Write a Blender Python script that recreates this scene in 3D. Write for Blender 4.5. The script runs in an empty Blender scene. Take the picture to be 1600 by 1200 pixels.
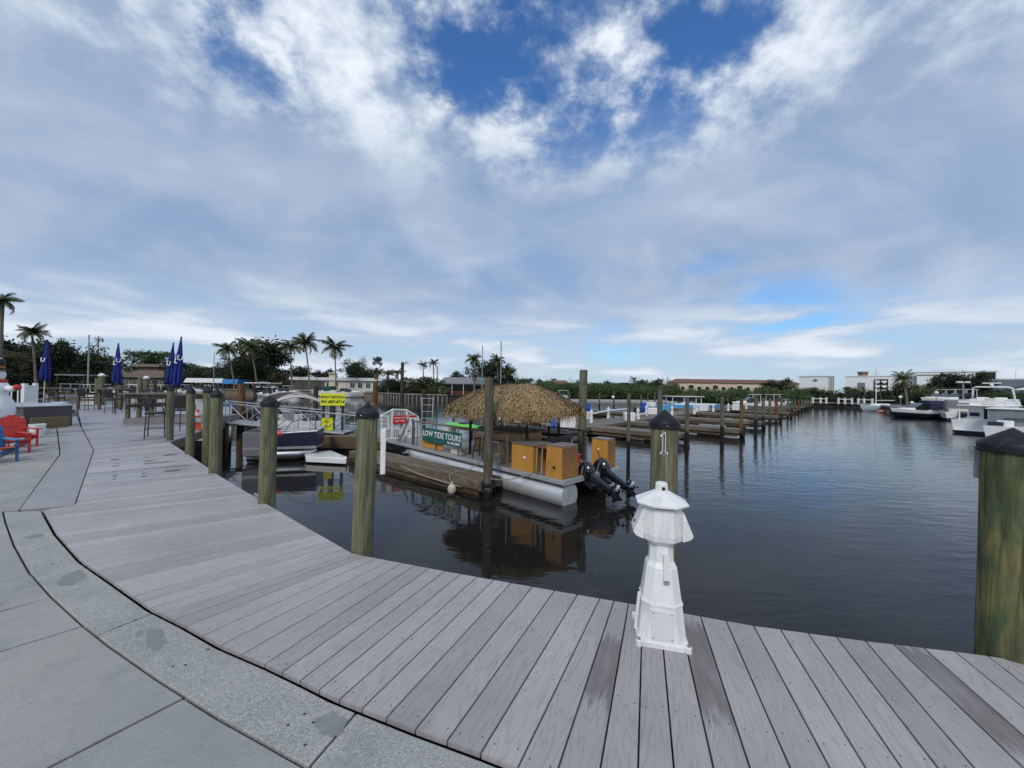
import bpy, bmesh, math, random
from mathutils import Vector, Matrix, Euler
random.seed(7)
S = bpy.context.scene
COL = S.collection
PI = math.pi
R = math.radians

# ------------------------------------------------------------------ camera
EYE = Vector((0, 0, 1.65))
FPX = 590.0
cam = bpy.data.cameras.new("camera")
camo = bpy.data.objects.new("camera", cam)
COL.objects.link(camo)
cam.sensor_width = 36.0
cam.lens = FPX / 1600 * 36.0
cam.clip_start = 0.05
cam.clip_end = 6000
CAMR = Euler((R(90.58), 0, 0)).to_matrix() @ Matrix.Rotation(R(0.85), 3, 'Z')
camo.matrix_world = Matrix.Translation(EYE) @ CAMR.to_4x4()
S.camera = camo

# ------------------------------------------------------------------ sky and sun
SUN_EL, SUN_AZ = R(40), R(196)        # azimuth clockwise from +Y: behind the camera, a little towards the bar
w = bpy.data.worlds.new("World")
S.world = w
w.use_nodes = True
NT = w.node_tree
NT.nodes.clear()

def wn(t, **kw):
    n = NT.nodes.new(t)
    for k, v in kw.items():
        if k.startswith('i_'):
            n.inputs[k[2:].replace('_', ' ')].default_value = v
        else:
            setattr(n, k, v)
    return n

def wl(a, b):
    NT.links.new(a, b)

def wmath(op, a, b=None, c=None, clamp=False):
    n = NT.nodes.new('ShaderNodeMath')
    n.operation = op
    n.use_clamp = clamp
    for i, x in enumerate((a, b, c)):
        if x is None:
            continue
        if isinstance(x, (int, float)):
            n.inputs[i].default_value = x
        else:
            NT.links.new(x, n.inputs[i])
    return n.outputs[0]

def wsmooth(x, a, b):
    n = NT.nodes.new('ShaderNodeMapRange')
    n.interpolation_type = 'SMOOTHSTEP'
    n.inputs[1].default_value = a
    n.inputs[2].default_value = b
    NT.links.new(x, n.inputs[0])
    return n.outputs[0]

def wmix(f, a, b):
    n = NT.nodes.new('ShaderNodeMix')
    n.data_type = 'RGBA'
    for s, x in ((0, f), (6, a), (7, b)):
        if isinstance(x, (tuple, list)):
            n.inputs[s].default_value = (*x, 1)
        elif isinstance(x, (int, float)):
            n.inputs[s].default_value = x
        else:
            NT.links.new(x, n.inputs[s])
    return n.outputs[2]

sky = wn('ShaderNodeTexSky', sky_type='NISHITA', sun_disc=False, sun_elevation=SUN_EL, sun_rotation=SUN_AZ)
sky.air_density = 1.3
sky.dust_density = 0.4
sky.ozone_density = 2.5
geo = wn('ShaderNodeTexCoord')
sep = wn('ShaderNodeSeparateXYZ')
wl(geo.outputs['Generated'], sep.inputs[0])
X_, Y_, Z_ = sep.outputs
zc = wmath('ADD', wmath('MAXIMUM', Z_, 0.0), 0.38)
cmb = wn('ShaderNodeCombineXYZ')
wl(wmath('DIVIDE', X_, zc), cmb.inputs[0])
wl(wmath('DIVIDE', Y_, zc), cmb.inputs[1])

def wnoise(scale, detail=6, rough=0.55, dist=0.0, off=(0, 0, 0), sc=(1, 1, 1), rot=0):
    m = wn('ShaderNodeMapping')
    m.inputs['Location'].default_value = off
    m.inputs['Scale'].default_value = sc
    m.inputs['Rotation'].default_value = (0, 0, rot)
    wl(cmb.outputs[0], m.inputs[0])
    n = wn('ShaderNodeTexNoise')
    n.inputs['Scale'].default_value = scale
    n.inputs['Detail'].default_value = detail
    n.inputs['Roughness'].default_value = rough
    n.inputs['Distortion'].default_value = dist
    wl(m.outputs[0], n.inputs['Vector'])
    return n.outputs['Fac']

def near_dir(px, py, spread):
    """1 towards the sky direction seen at this point of the photograph, falling to 0 at 'spread' radians."""
    d = (CAMR @ Vector(((px - 800) / FPX, (600 - py) / FPX, -1))).normalized()
    v = wn('ShaderNodeVectorMath', operation='DOT_PRODUCT')
    wl(geo.outputs['Generated'], v.inputs[0])
    v.inputs[1].default_value = d
    return wsmooth(v.outputs['Value'], math.cos(spread), 1.0)

def wsum(*xs):
    r = xs[0]
    for x in xs[1:]:
        r = wmath('ADD', r, x)
    return r

puffs = wnoise(5.2, 9, 0.60, 0.0, (3.1, 1.7, 0), (1, 1, 1))
broad = wnoise(1.5, 3, 0.45, 0.2, (2.4, 5.2, 0))
veil = wnoise(2.6, 7, 0.55, 0.3, (1.2, 7.7, 0), (0.9, 1.1, 1), R(-32))
# clouds low over the horizon stand up as banks: noise over bearing and height instead of the flat layer
low = wn('ShaderNodeCombineXYZ')
wl(wmath('MULTIPLY', wmath('ARCTAN2', X_, Y_), 2.2), low.inputs[0])
wl(wmath('MULTIPLY', Z_, 11.0), low.inputs[1])
bank = wn('ShaderNodeTexNoise')
bank.inputs['Scale'].default_value = 1.55
bank.inputs['Detail'].default_value = 7
bank.inputs['Roughness'].default_value = 0.52
bank.inputs['Distortion'].default_value = 0.25
wl(low.outputs[0], bank.inputs['Vector'])
bank = bank.outputs['Fac']
high = wsmooth(Z_, 0.40, 0.62)
lowz = wmath('SUBTRACT', 1.0, wsmooth(Z_, 0.10, 0.26))
mid = wmath('MULTIPLY', wmath('SUBTRACT', 1.0, high), wmath('SUBTRACT', 1.0, lowz))
# where the cloud layer is open: blue shows overhead in the middle, and in slits low over the far shore
holes = wsum(wmath('MULTIPLY', near_dir(900, 90, 0.38), 0.22), wmath('MULTIPLY', near_dir(1120, 130, 0.26), 0.15), wmath('MULTIPLY', near_dir(700, 30, 0.20), 0.16),
             wmath('MULTIPLY', near_dir(400, 55, 0.12), 0.17), wmath('MULTIPLY', near_dir(350, 125, 0.09), 0.15), wmath('MULTIPLY', near_dir(480, 165, 0.10), 0.10))
slits = wsum(wmath('MULTIPLY', near_dir(1120, 455, 0.12), 0.36), wmath('MULTIPLY', near_dir(1240, 490, 0.12), 0.46), wmath('MULTIPLY', near_dir(960, 545, 0.09), 0.22), wmath('MULTIPLY', near_dir(1390, 490, 0.07), 0.20), wmath('MULTIPLY', near_dir(880, 300, 0.30), 0.12))
slits = wmath('MULTIPLY', slits, wsmooth(wmath('SUBTRACT', 1.0, bank), 0.40, 0.62))
dens = wmath('SUBTRACT', wsum(wmath('MULTIPLY', puffs, 0.95), wmath('MULTIPLY', broad, 0.25), 0.06), holes)
cover_hi = wsmooth(dens, 0.34, 0.56)
cover_mid = wmath('SUBTRACT', wsmooth(wsum(wmath('MULTIPLY', broad, 0.8), wmath('MULTIPLY', veil, 0.5)), 0.35, 0.70), wmath('MULTIPLY', slits, 1.2))
cover_mid = wsum(wmath('MULTIPLY', cover_mid, 0.35), wmath('SUBTRACT', 0.62, slits))
cover_lo = wmath('SUBTRACT', wsum(0.68, wmath('MULTIPLY', wsmooth(bank, 0.38, 0.58), 0.32)), wmath('MULTIPLY', slits, 1.25))
cover = wsum(wmath('MULTIPLY', high, cover_hi), wmath('MULTIPLY', mid, cover_mid), wmath('MULTIPLY', lowz, cover_lo))
cover = wmath('MINIMUM', wmath('MAXIMUM', cover, 0.0), 1.0)
lit_hi = wsmooth(puffs, 0.40, 0.66)
lit_mid = wsum(0.03, wmath('MULTIPLY', wsmooth(veil, 0.42, 0.78), 0.34), wmath('MULTIPLY', wsmooth(broad, 0.40, 0.72), 0.20))
lit_lo = wsum(0.38, wmath('MULTIPLY', wsmooth(bank, 0.44, 0.66), 0.50))
lit = wsum(wmath('MULTIPLY', high, lit_hi), wmath('MULTIPLY', mid, lit_mid), wmath('MULTIPLY', lowz, lit_lo))
cloud = wmix(wmath('MINIMUM', wmath('MAXIMUM', lit, 0.0), 1.0), (2.72, 3.68, 5.30), (7.9, 8.5, 9.2))
blue = wn('ShaderNodeVectorMath', operation='MULTIPLY')
wl(sky.outputs[0], blue.inputs[0])
blue.inputs[1].default_value = (0.50, 0.86, 1.30)
skycol = wmix(cover, blue.outputs[0], cloud)
bg = wn('ShaderNodeBackground')
bg.inputs['Strength'].default_value = 0.10
wl(skycol, bg.inputs[0])
wo = wn('ShaderNodeOutputWorld')
wl(bg.outputs[0], wo.inputs[0])

sd = bpy.data.lights.new("sun", 'SUN')
sd.energy = 1.5
sd.angle = R(14)
sd.color = (1.0, 0.95, 0.87)
so = bpy.data.objects.new("sun", sd)
COL.objects.link(so)
so.rotation_euler = Vector((-math.sin(SUN_AZ) * math.cos(SUN_EL), -math.cos(SUN_AZ) * math.cos(SUN_EL), -math.sin(SUN_EL))).to_track_quat('-Z', 'Y').to_euler()
so.location = (0, -40, 40)

S.view_settings.view_transform = 'Standard'
S.view_settings.look = 'None'
S.view_settings.exposure = 0.13
S.view_settings.gamma = 1.0
S.view_settings.use_curve_mapping = False
S.render.engine = 'CYCLES'
S.cycles.max_bounces = 6
S.cycles.caustics_reflective = False
S.cycles.caustics_refractive = False

# ------------------------------------------------------------------ survey: a sight line of the photograph met with a level or a distance
def ray(px, py):
    return CAMR @ Vector(((px - 800) / FPX, (600 - py) / FPX, -1))

def P(px, py, z=0.0):
    d = ray(px, py)
    t = (z - EYE.z) / d.z
    return EYE + d * t

def AT(px, py, D):
    d = ray(px, py)
    return EYE + d * (D / d.y)

WATER = -1.2

# ------------------------------------------------------------------ materials
MATS = {}

def nodes_of(m):
    m.use_nodes = True
    nt = m.node_tree
    return nt, nt.nodes['Principled BSDF']

def mat(name, col, rough=0.6, metal=0.0, var=0.12, scale=4.0, stretch=(1, 1, 1), bump=0.0, bscale=None, col2=None, detail=5, coat=0.0, spec=0.5, wear=None, rand=0.0, alpha=1.0, trans=0.0):
    """Procedural surface: base colour broken up by noise (towards col2 or lighter/darker), optional second wear layer, relief."""
    m = bpy.data.materials.new(name)
    nt, b = nodes_of(m)
    N, L = nt.nodes, nt.links
    tc = N.new('ShaderNodeTexCoord')
    mp = N.new('ShaderNodeMapping')
    mp.inputs['Scale'].default_value = stretch
    L.new(tc.outputs['Object'], mp.inputs[0])
    oi = N.new('ShaderNodeObjectInfo')
    add = N.new('ShaderNodeVectorMath')
    add.operation = 'MULTIPLY_ADD'
    L.new(oi.outputs['Random'], add.inputs[0])
    add.inputs[1].default_value = (37, 53, 71)
    L.new(mp.outputs[0], add.inputs[2])
    nz = N.new('ShaderNodeTexNoise')
    nz.inputs['Scale'].default_value = scale
    nz.inputs['Detail'].default_value = detail
    nz.inputs['Roughness'].default_value = 0.6
    L.new(add.outputs[0], nz.inputs['Vector'])
    r = N.new('ShaderNodeValToRGB')
    r.color_ramp.elements[0].position = 0.32
    r.color_ramp.elements[1].position = 0.68
    if col2 is None:
        r.color_ramp.elements[0].color = (*[c * (1 - var) for c in col], 1)
        r.color_ramp.elements[1].color = (*[min(c * (1 + var), 1) for c in col], 1)
    else:
        r.color_ramp.elements[0].color = (*col, 1)
        r.color_ramp.elements[1].color = (*col2, 1)
    L.new(nz.outputs['Fac'], r.inputs[0])
    out = r.outputs[0]
    if wear:
        wc, wsc, lo, hi = wear
        n2 = N.new('ShaderNodeTexNoise')
        n2.inputs['Scale'].default_value = wsc
        n2.inputs['Detail'].default_value = 7
        n2.inputs['Roughness'].default_value = 0.65
        L.new(add.outputs[0], n2.inputs['Vector'])
        mr = N.new('ShaderNodeMapRange')
        mr.inputs[1].default_value = lo
        mr.inputs[2].default_value = hi
        L.new(n2.outputs['Fac'], mr.inputs[0])
        mx = N.new('ShaderNodeMix')
        mx.data_type = 'RGBA'
        L.new(mr.outputs[0], mx.inputs[0])
        L.new(out, mx.inputs[6])
        mx.inputs[7].default_value = (*wc, 1)
        out = mx.outputs[2]
    if rand:
        hs = N.new('ShaderNodeHueSaturation')
        mr2 = N.new('ShaderNodeMapRange')
        mr2.inputs[3].default_value = 1 - rand
        mr2.inputs[4].default_value = 1 + rand
        L.new(oi.outputs['Random'], mr2.inputs[0])
        L.new(mr2.outputs[0], hs.inputs['Value'])
        L.new(out, hs.inputs['Color'])
        out = hs.outputs[0]
    L.new(out, b.inputs['Base Color'])
    b.inputs['Roughness'].default_value = rough
    b.inputs['Metallic'].default_value = metal
    b.inputs['Coat Weight'].default_value = coat
    b.inputs['Specular IOR Level'].default_value = spec
    b.inputs['Transmission Weight'].default_value = trans
    b.inputs['Alpha'].default_value = alpha
    if bump:
        nb = N.new('ShaderNodeTexNoise')
        nb.inputs['Scale'].default_value = bscale or scale * 3
        nb.inputs['Detail'].default_value = 5
        L.new(add.outputs[0], nb.inputs['Vector'])
        bp = N.new('ShaderNodeBump')
        bp.inputs['Strength'].default_value = min(bump, 1)
        bp.inputs['Distance'].default_value = 0.02
        L.new(nb.outputs['Fac'], bp.inputs['Height'])
        L.new(bp.outputs[0], b.inputs['Normal'])
    MATS[name] = m
    return m

def leafmat(name, c1, c2, scale=0.5):
    m = mat(name, c1, rough=0.55, col2=c2, scale=scale, detail=6, rand=0.18, spec=0.3)
    return m

# paints, metals, plastics
WHITE = mat('white paint', (0.78, 0.78, 0.76), 0.35, var=0.04, scale=3, wear=((0.55, 0.54, 0.50), 5, 0.62, 0.80))
WHITEPL = mat('white plastic', (0.78, 0.78, 0.77), 0.42, var=0.04, scale=5, stretch=(1, 1, 0.35), wear=((0.50, 0.49, 0.44), 7, 0.54, 0.82), bump=0.04, bscale=60)
GEL = mat('white gelcoat', (0.82, 0.82, 0.81), 0.18, var=0.03, scale=1.2, coat=0.3)
CREAM = mat('cream vinyl', (0.60, 0.55, 0.46), 0.5, var=0.08)
NAVY = mat('navy panel', (0.018, 0.024, 0.050), 0.35, var=0.15)
NAVYC = mat('navy canvas', (0.012, 0.015, 0.055), 0.75, var=0.2)
BLACK = mat('black rubber', (0.012, 0.012, 0.014), 0.5, var=0.3)
BLACKG = mat('gloss black cowling', (0.010, 0.011, 0.018), 0.12, var=0.2, coat=0.6)
CAPM = mat('black pile cap', (0.010, 0.011, 0.016), 0.5, var=0.25, spec=0.28, scale=6, bump=0.08, bscale=40, wear=((0.05, 0.05, 0.048), 9, 0.56, 0.75))
DARKMET = mat('dark powder coated metal', (0.020, 0.018, 0.018), 0.45, var=0.2)
ALU = mat('aluminium', (0.60, 0.61, 0.62), 0.30, metal=1.0, var=0.12, scale=2.5, stretch=(0.3, 3, 3), bump=0.12, bscale=5, wear=((0.32, 0.32, 0.32), 2.2, 0.52, 0.8))
ALUD = mat('dull aluminium', (0.42, 0.43, 0.44), 0.5, metal=0.7, var=0.15)
STEEL = mat('stainless rail', (0.62, 0.62, 0.62), 0.22, metal=1.0, var=0.05)
GREYPL = mat('grey vinyl panel', (0.17, 0.175, 0.19), 0.5, var=0.1)
GLASSD = mat('dark glass', (0.015, 0.02, 0.024), 0.06, var=0.2, spec=0.6)
GLASSC = mat('clear plastic window', (0.22, 0.25, 0.27), 0.12, var=0.15, spec=0.6)
ORANGE = mat('orange varnished panel', (0.56, 0.27, 0.055), 0.40, var=0.14, scale=2.0, stretch=(1, 1, 0.25), bump=0.05)
ORANGED = mat('orange louvre slat', (0.40, 0.19, 0.05), 0.5, var=0.12)
TAN = mat('tan bar siding', (0.56, 0.37, 0.20), 0.6, var=0.15, stretch=(1, 1, 0.2))
BROWNW = mat('brown rail wood', (0.16, 0.09, 0.05), 0.6, var=0.25, scale=6, stretch=(1, 1, 1))
COUNTER = mat('grey laminate top', (0.20, 0.17, 0.15), 0.5, var=0.15)
YELLOW = mat('yellow sign panel', (0.72, 0.74, 0.02), 0.45, var=0.05)
INK = mat('black ink', (0.010, 0.010, 0.010), 0.6, var=0.1)
WINK = mat('white lettering', (0.82, 0.82, 0.80), 0.5, var=0.03)
REDP = mat('red sign panel', (0.62, 0.02, 0.02), 0.45, var=0.06)
RED = mat('red paint', (0.52, 0.030, 0.022), 0.5, var=0.15, scale=5, wear=((0.36, 0.03, 0.03), 6, 0.55, 0.7))
REDPL = mat('red plastic', (0.55, 0.02, 0.02), 0.35, var=0.1)
BLUEC = mat('blue chair paint', (0.015, 0.10, 0.30), 0.5, var=0.15)
TURQ = mat('turquoise chair paint', (0.06, 0.26, 0.40), 0.5, var=0.15)
ORG2 = mat('orange chair paint', (0.62, 0.14, 0.03), 0.5, var=0.15)
BLUEUM = mat('royal blue canvas', (0.007, 0.018, 0.19), 0.7, var=0.18, scale=3, stretch=(3, 3, 0.5))
BLUEBAR = mat('blue plastic drum', (0.010, 0.085, 0.50), 0.35, var=0.1)
GREENK = mat('lime kayak plastic', (0.13, 0.55, 0.06), 0.35, var=0.1)
LBLUE = mat('sky blue hull', (0.13, 0.42, 0.75), 0.18, var=0.04, coat=0.3)
CONE = mat('orange cone plastic', (0.80, 0.11, 0.015), 0.45, var=0.06)
REFL = mat('reflective white collar', (0.75, 0.75, 0.75), 0.3, var=0.05)
TEAL = mat('teal banner print', (0.008, 0.055, 0.062), 0.5, col2=(0.03, 0.16, 0.15), scale=5, detail=6, wear=((0.10, 0.07, 0.10), 3, 0.62, 0.72))
DKGREEN = mat('dark green canvas', (0.006, 0.06, 0.045), 0.7, var=0.2)
SKIRT = mat('beige bimini canvas', (0.50, 0.45, 0.39), 0.8, var=0.08)
MAROON = mat('dark brown bimini canvas', (0.055, 0.035, 0.035), 0.8, var=0.15)
SNOW = mat('snowman white', (0.82, 0.82, 0.84), 0.4, var=0.02)
TYRE = mat('old tyre', (0.015, 0.015, 0.015), 0.8, var=0.3)
ROPE = mat('mooring rope', (0.30, 0.27, 0.22), 0.9, var=0.3, scale=30)
BUOY = mat('weathered buoy', (0.55, 0.50, 0.38), 0.6, var=0.25, scale=14)
BRASS = mat('amber lens', (0.30, 0.20, 0.07), 0.3, var=0.2)
GALV = mat('galvanised', (0.34, 0.35, 0.36), 0.45, metal=0.6, var=0.15)

# timber
TREATED = None
def timber(name, c1, c2, dark, scale=2.2, rough=0.75, cracks=0.5, along='Z', wetz=None, gs=9.0):
    """Round or sawn timber: long grain, blotches, dark checks; optional dark wet zone below world height wetz."""
    m = bpy.data.materials.new(name)
    nt, b = nodes_of(m)
    N, L = nt.nodes, nt.links
    tc = N.new('ShaderNodeTexCoord')
    oi = N.new('ShaderNodeObjectInfo')
    add = N.new('ShaderNodeVectorMath')
    add.operation = 'MULTIPLY_ADD'
    L.new(oi.outputs['Random'], add.inputs[0])
    add.inputs[1].default_value = (17, 23, 41)
    L.new(tc.outputs['Object'], add.inputs[2])
    def mapped(s):
        mp = N.new('ShaderNodeMapping')
        mp.inputs['Scale'].default_value = {'Z': (s[0], s[0], s[1]), 'X': (s[1], s[0], s[0]), 'Y': (s[0], s[1], s[0])}[along]
        L.new(add.outputs[0], mp.inputs[0])
        return mp.outputs[0]
    def noise(vec, sc, det=6, dist=0.0):
        n = N.new('ShaderNodeTexNoise')
        n.inputs['Scale'].default_value = sc
        n.inputs['Detail'].default_value = det
        n.inputs['Roughness'].default_value = 0.62
        n.inputs['Distortion'].default_value = dist
        L.new(vec, n.inputs['Vector'])
        return n.outputs['Fac']
    def ramp(x, a, b_, c0, c1_):
        r = N.new('ShaderNodeValToRGB')
        r.color_ramp.elements[0].position = a
        r.color_ramp.elements[1].position = b_
        r.color_ramp.elements[0].color = (*c0, 1)
        r.color_ramp.elements[1].color = (*c1_, 1)
        L.new(x, r.inputs[0])
        return r.outputs[0]
    def mix(f, a, b_):
        x = N.new('ShaderNodeMix')
        x.data_type = 'RGBA'
        L.new(f, x.inputs[0])
        for s, v in ((6, a), (7, b_)):
            if isinstance(v, tuple):
                x.inputs[s].default_value = (*v, 1)
            else:
                L.new(v, x.inputs[s])
        return x.outputs[2]
    blot = noise(mapped((1.0, 0.45)), scale, 5, 1.2)
    base = ramp(blot, 0.35, 0.66, c1, c2)
    grain = noise(mapped((gs, 0.5)), 4.0, 6, 0.6)
    g = ramp(grain, 0.42, 0.62, (0, 0, 0), (1, 1, 1))
    base = mix(g, base, tuple((a * 0.45 + d * 0.55) for a, d in zip(c1, dark)))
    chk = noise(mapped((gs * 1.6, 0.22)), 5.0, 2, 0.2)
    ck = ramp(chk, 0.64, 0.70, (0, 0, 0), (cracks,) * 3)
    base = mix(ck, base, dark)
    vk = N.new('ShaderNodeTexVoronoi')
    vk.inputs['Scale'].default_value = 3.2
    L.new(mapped((1.5, 0.55)), vk.inputs['Vector'])
    base = mix(ramp(vk.outputs['Distance'], 0.05, 0.17, (0.75, 0.75, 0.75), (0, 0, 0)), base, dark)
    if wetz is not None:
        gp = N.new('ShaderNodeNewGeometry')
        sp = N.new('ShaderNodeSeparateXYZ')
        L.new(gp.outputs['Position'], sp.inputs[0])
        n3 = noise(mapped((3, 1.5)), 3, 4)
        ma = N.new('ShaderNodeMath')
        ma.operation = 'MULTIPLY_ADD'
        L.new(n3, ma.inputs[0])
        ma.inputs[1].default_value = 0.35
        L.new(sp.outputs[2], ma.inputs[2])
        mr = N.new('ShaderNodeMapRange')
        mr.inputs[1].default_value = wetz + 0.20
        mr.inputs[2].default_value = wetz + 0.10
        L.new(ma.outputs[0], mr.inputs[0])
        base = mix(mr.outputs[0], base, (0.014, 0.012, 0.010))
    L.new(base, b.inputs['Base Color'])
    b.inputs['Roughness'].default_value = rough
    b.inputs['Specular IOR Level'].default_value = 0.3
    bp = N.new('ShaderNodeBump')
    bp.inputs['Strength'].default_value = 0.5
    bp.inputs['Distance'].default_value = 0.01
    sm = N.new('ShaderNodeMath')
    sm.operation = 'SUBTRACT'
    L.new(grain, sm.inputs[0])
    L.new(ck, sm.inputs[1])
    L.new(sm.outputs[0], bp.inputs['Height'])
    L.new(bp.outputs[0], b.inputs['Normal'])
    return m

POSTM = timber('pressure treated post', (0.128, 0.132, 0.080), (0.240, 0.226, 0.138), (0.046, 0.047, 0.027), 3.2, gs=8, cracks=0.85)
POSTM2 = timber('blotchy treated post', (0.070, 0.105, 0.050), (0.250, 0.205, 0.080), (0.040, 0.034, 0.014), 5.0, gs=5)
PILEM = timber('grey green marina pile', (0.135, 0.135, 0.090), (0.200, 0.190, 0.140), (0.040, 0.038, 0.028), 1.5, wetz=-0.72, gs=6)
PILEB = timber('rusty brown marina pile', (0.140, 0.065, 0.025), (0.210, 0.120, 0.060), (0.040, 0.022, 0.012), 1.2, wetz=-0.80, gs=6)
PILED = timber('old dark pile', (0.045, 0.036, 0.028), (0.085, 0.070, 0.055), (0.015, 0.012, 0.010), 1.5, gs=6)
OLDW = timber('grey weathered dock timber', (0.150, 0.120, 0.086), (0.235, 0.196, 0.148), (0.050, 0.038, 0.026), 1.2, along='X', gs=6, cracks=0.8)
OLDWD = timber('stained dock timber', (0.085, 0.062, 0.040), (0.170, 0.130, 0.085), (0.028, 0.020, 0.013), 1.4, along='X', gs=6, cracks=0.8)
BARW = timber('bar timber', (0.140, 0.115, 0.085), (0.215, 0.180, 0.140), (0.050, 0.040, 0.030), 2, along='X', gs=7)
BARWZ = timber('bar post timber', (0.125, 0.110, 0.075), (0.190, 0.165, 0.115), (0.045, 0.038, 0.026), 2, along='Z', gs=7)
PALMT = mat('palm trunk bark', (0.17, 0.14, 0.11), 0.85, var=0.3, scale=3, stretch=(1, 1, 4))
TRUNK = mat('tree bark', (0.10, 0.075, 0.055), 0.9, var=0.35, scale=4, bump=0.4)
LEAF_D = leafmat('dark evergreen leaves', (0.012, 0.024, 0.010), (0.034, 0.056, 0.022))
LEAF_M = leafmat('mid green leaves', (0.022, 0.044, 0.013), (0.060, 0.092, 0.028))
LEAF_O = leafmat('olive brown leaves', (0.036, 0.040, 0.015), (0.088, 0.074, 0.030))
LEAF_L = leafmat('light green leaves', (0.045, 0.080, 0.020), (0.100, 0.130, 0.040))
MANG = leafmat('mangrove leaves', (0.022, 0.046, 0.014), (0.085, 0.118, 0.034), 0.22)
FROND = leafmat('palm frond green', (0.035, 0.060, 0.020), (0.100, 0.115, 0.045), 0.7)
FRONDY = leafmat('dry palm frond', (0.100, 0.075, 0.035), (0.190, 0.140, 0.070), 0.7)
THATCH = mat('palm thatch', (0.085, 0.050, 0.020), 0.9, col2=(0.46, 0.33, 0.165), scale=16, detail=4)
THATCHD = mat('thatch underlayer', (0.045, 0.028, 0.013), 0.95, col2=(0.11, 0.07, 0.035), scale=6)

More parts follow.
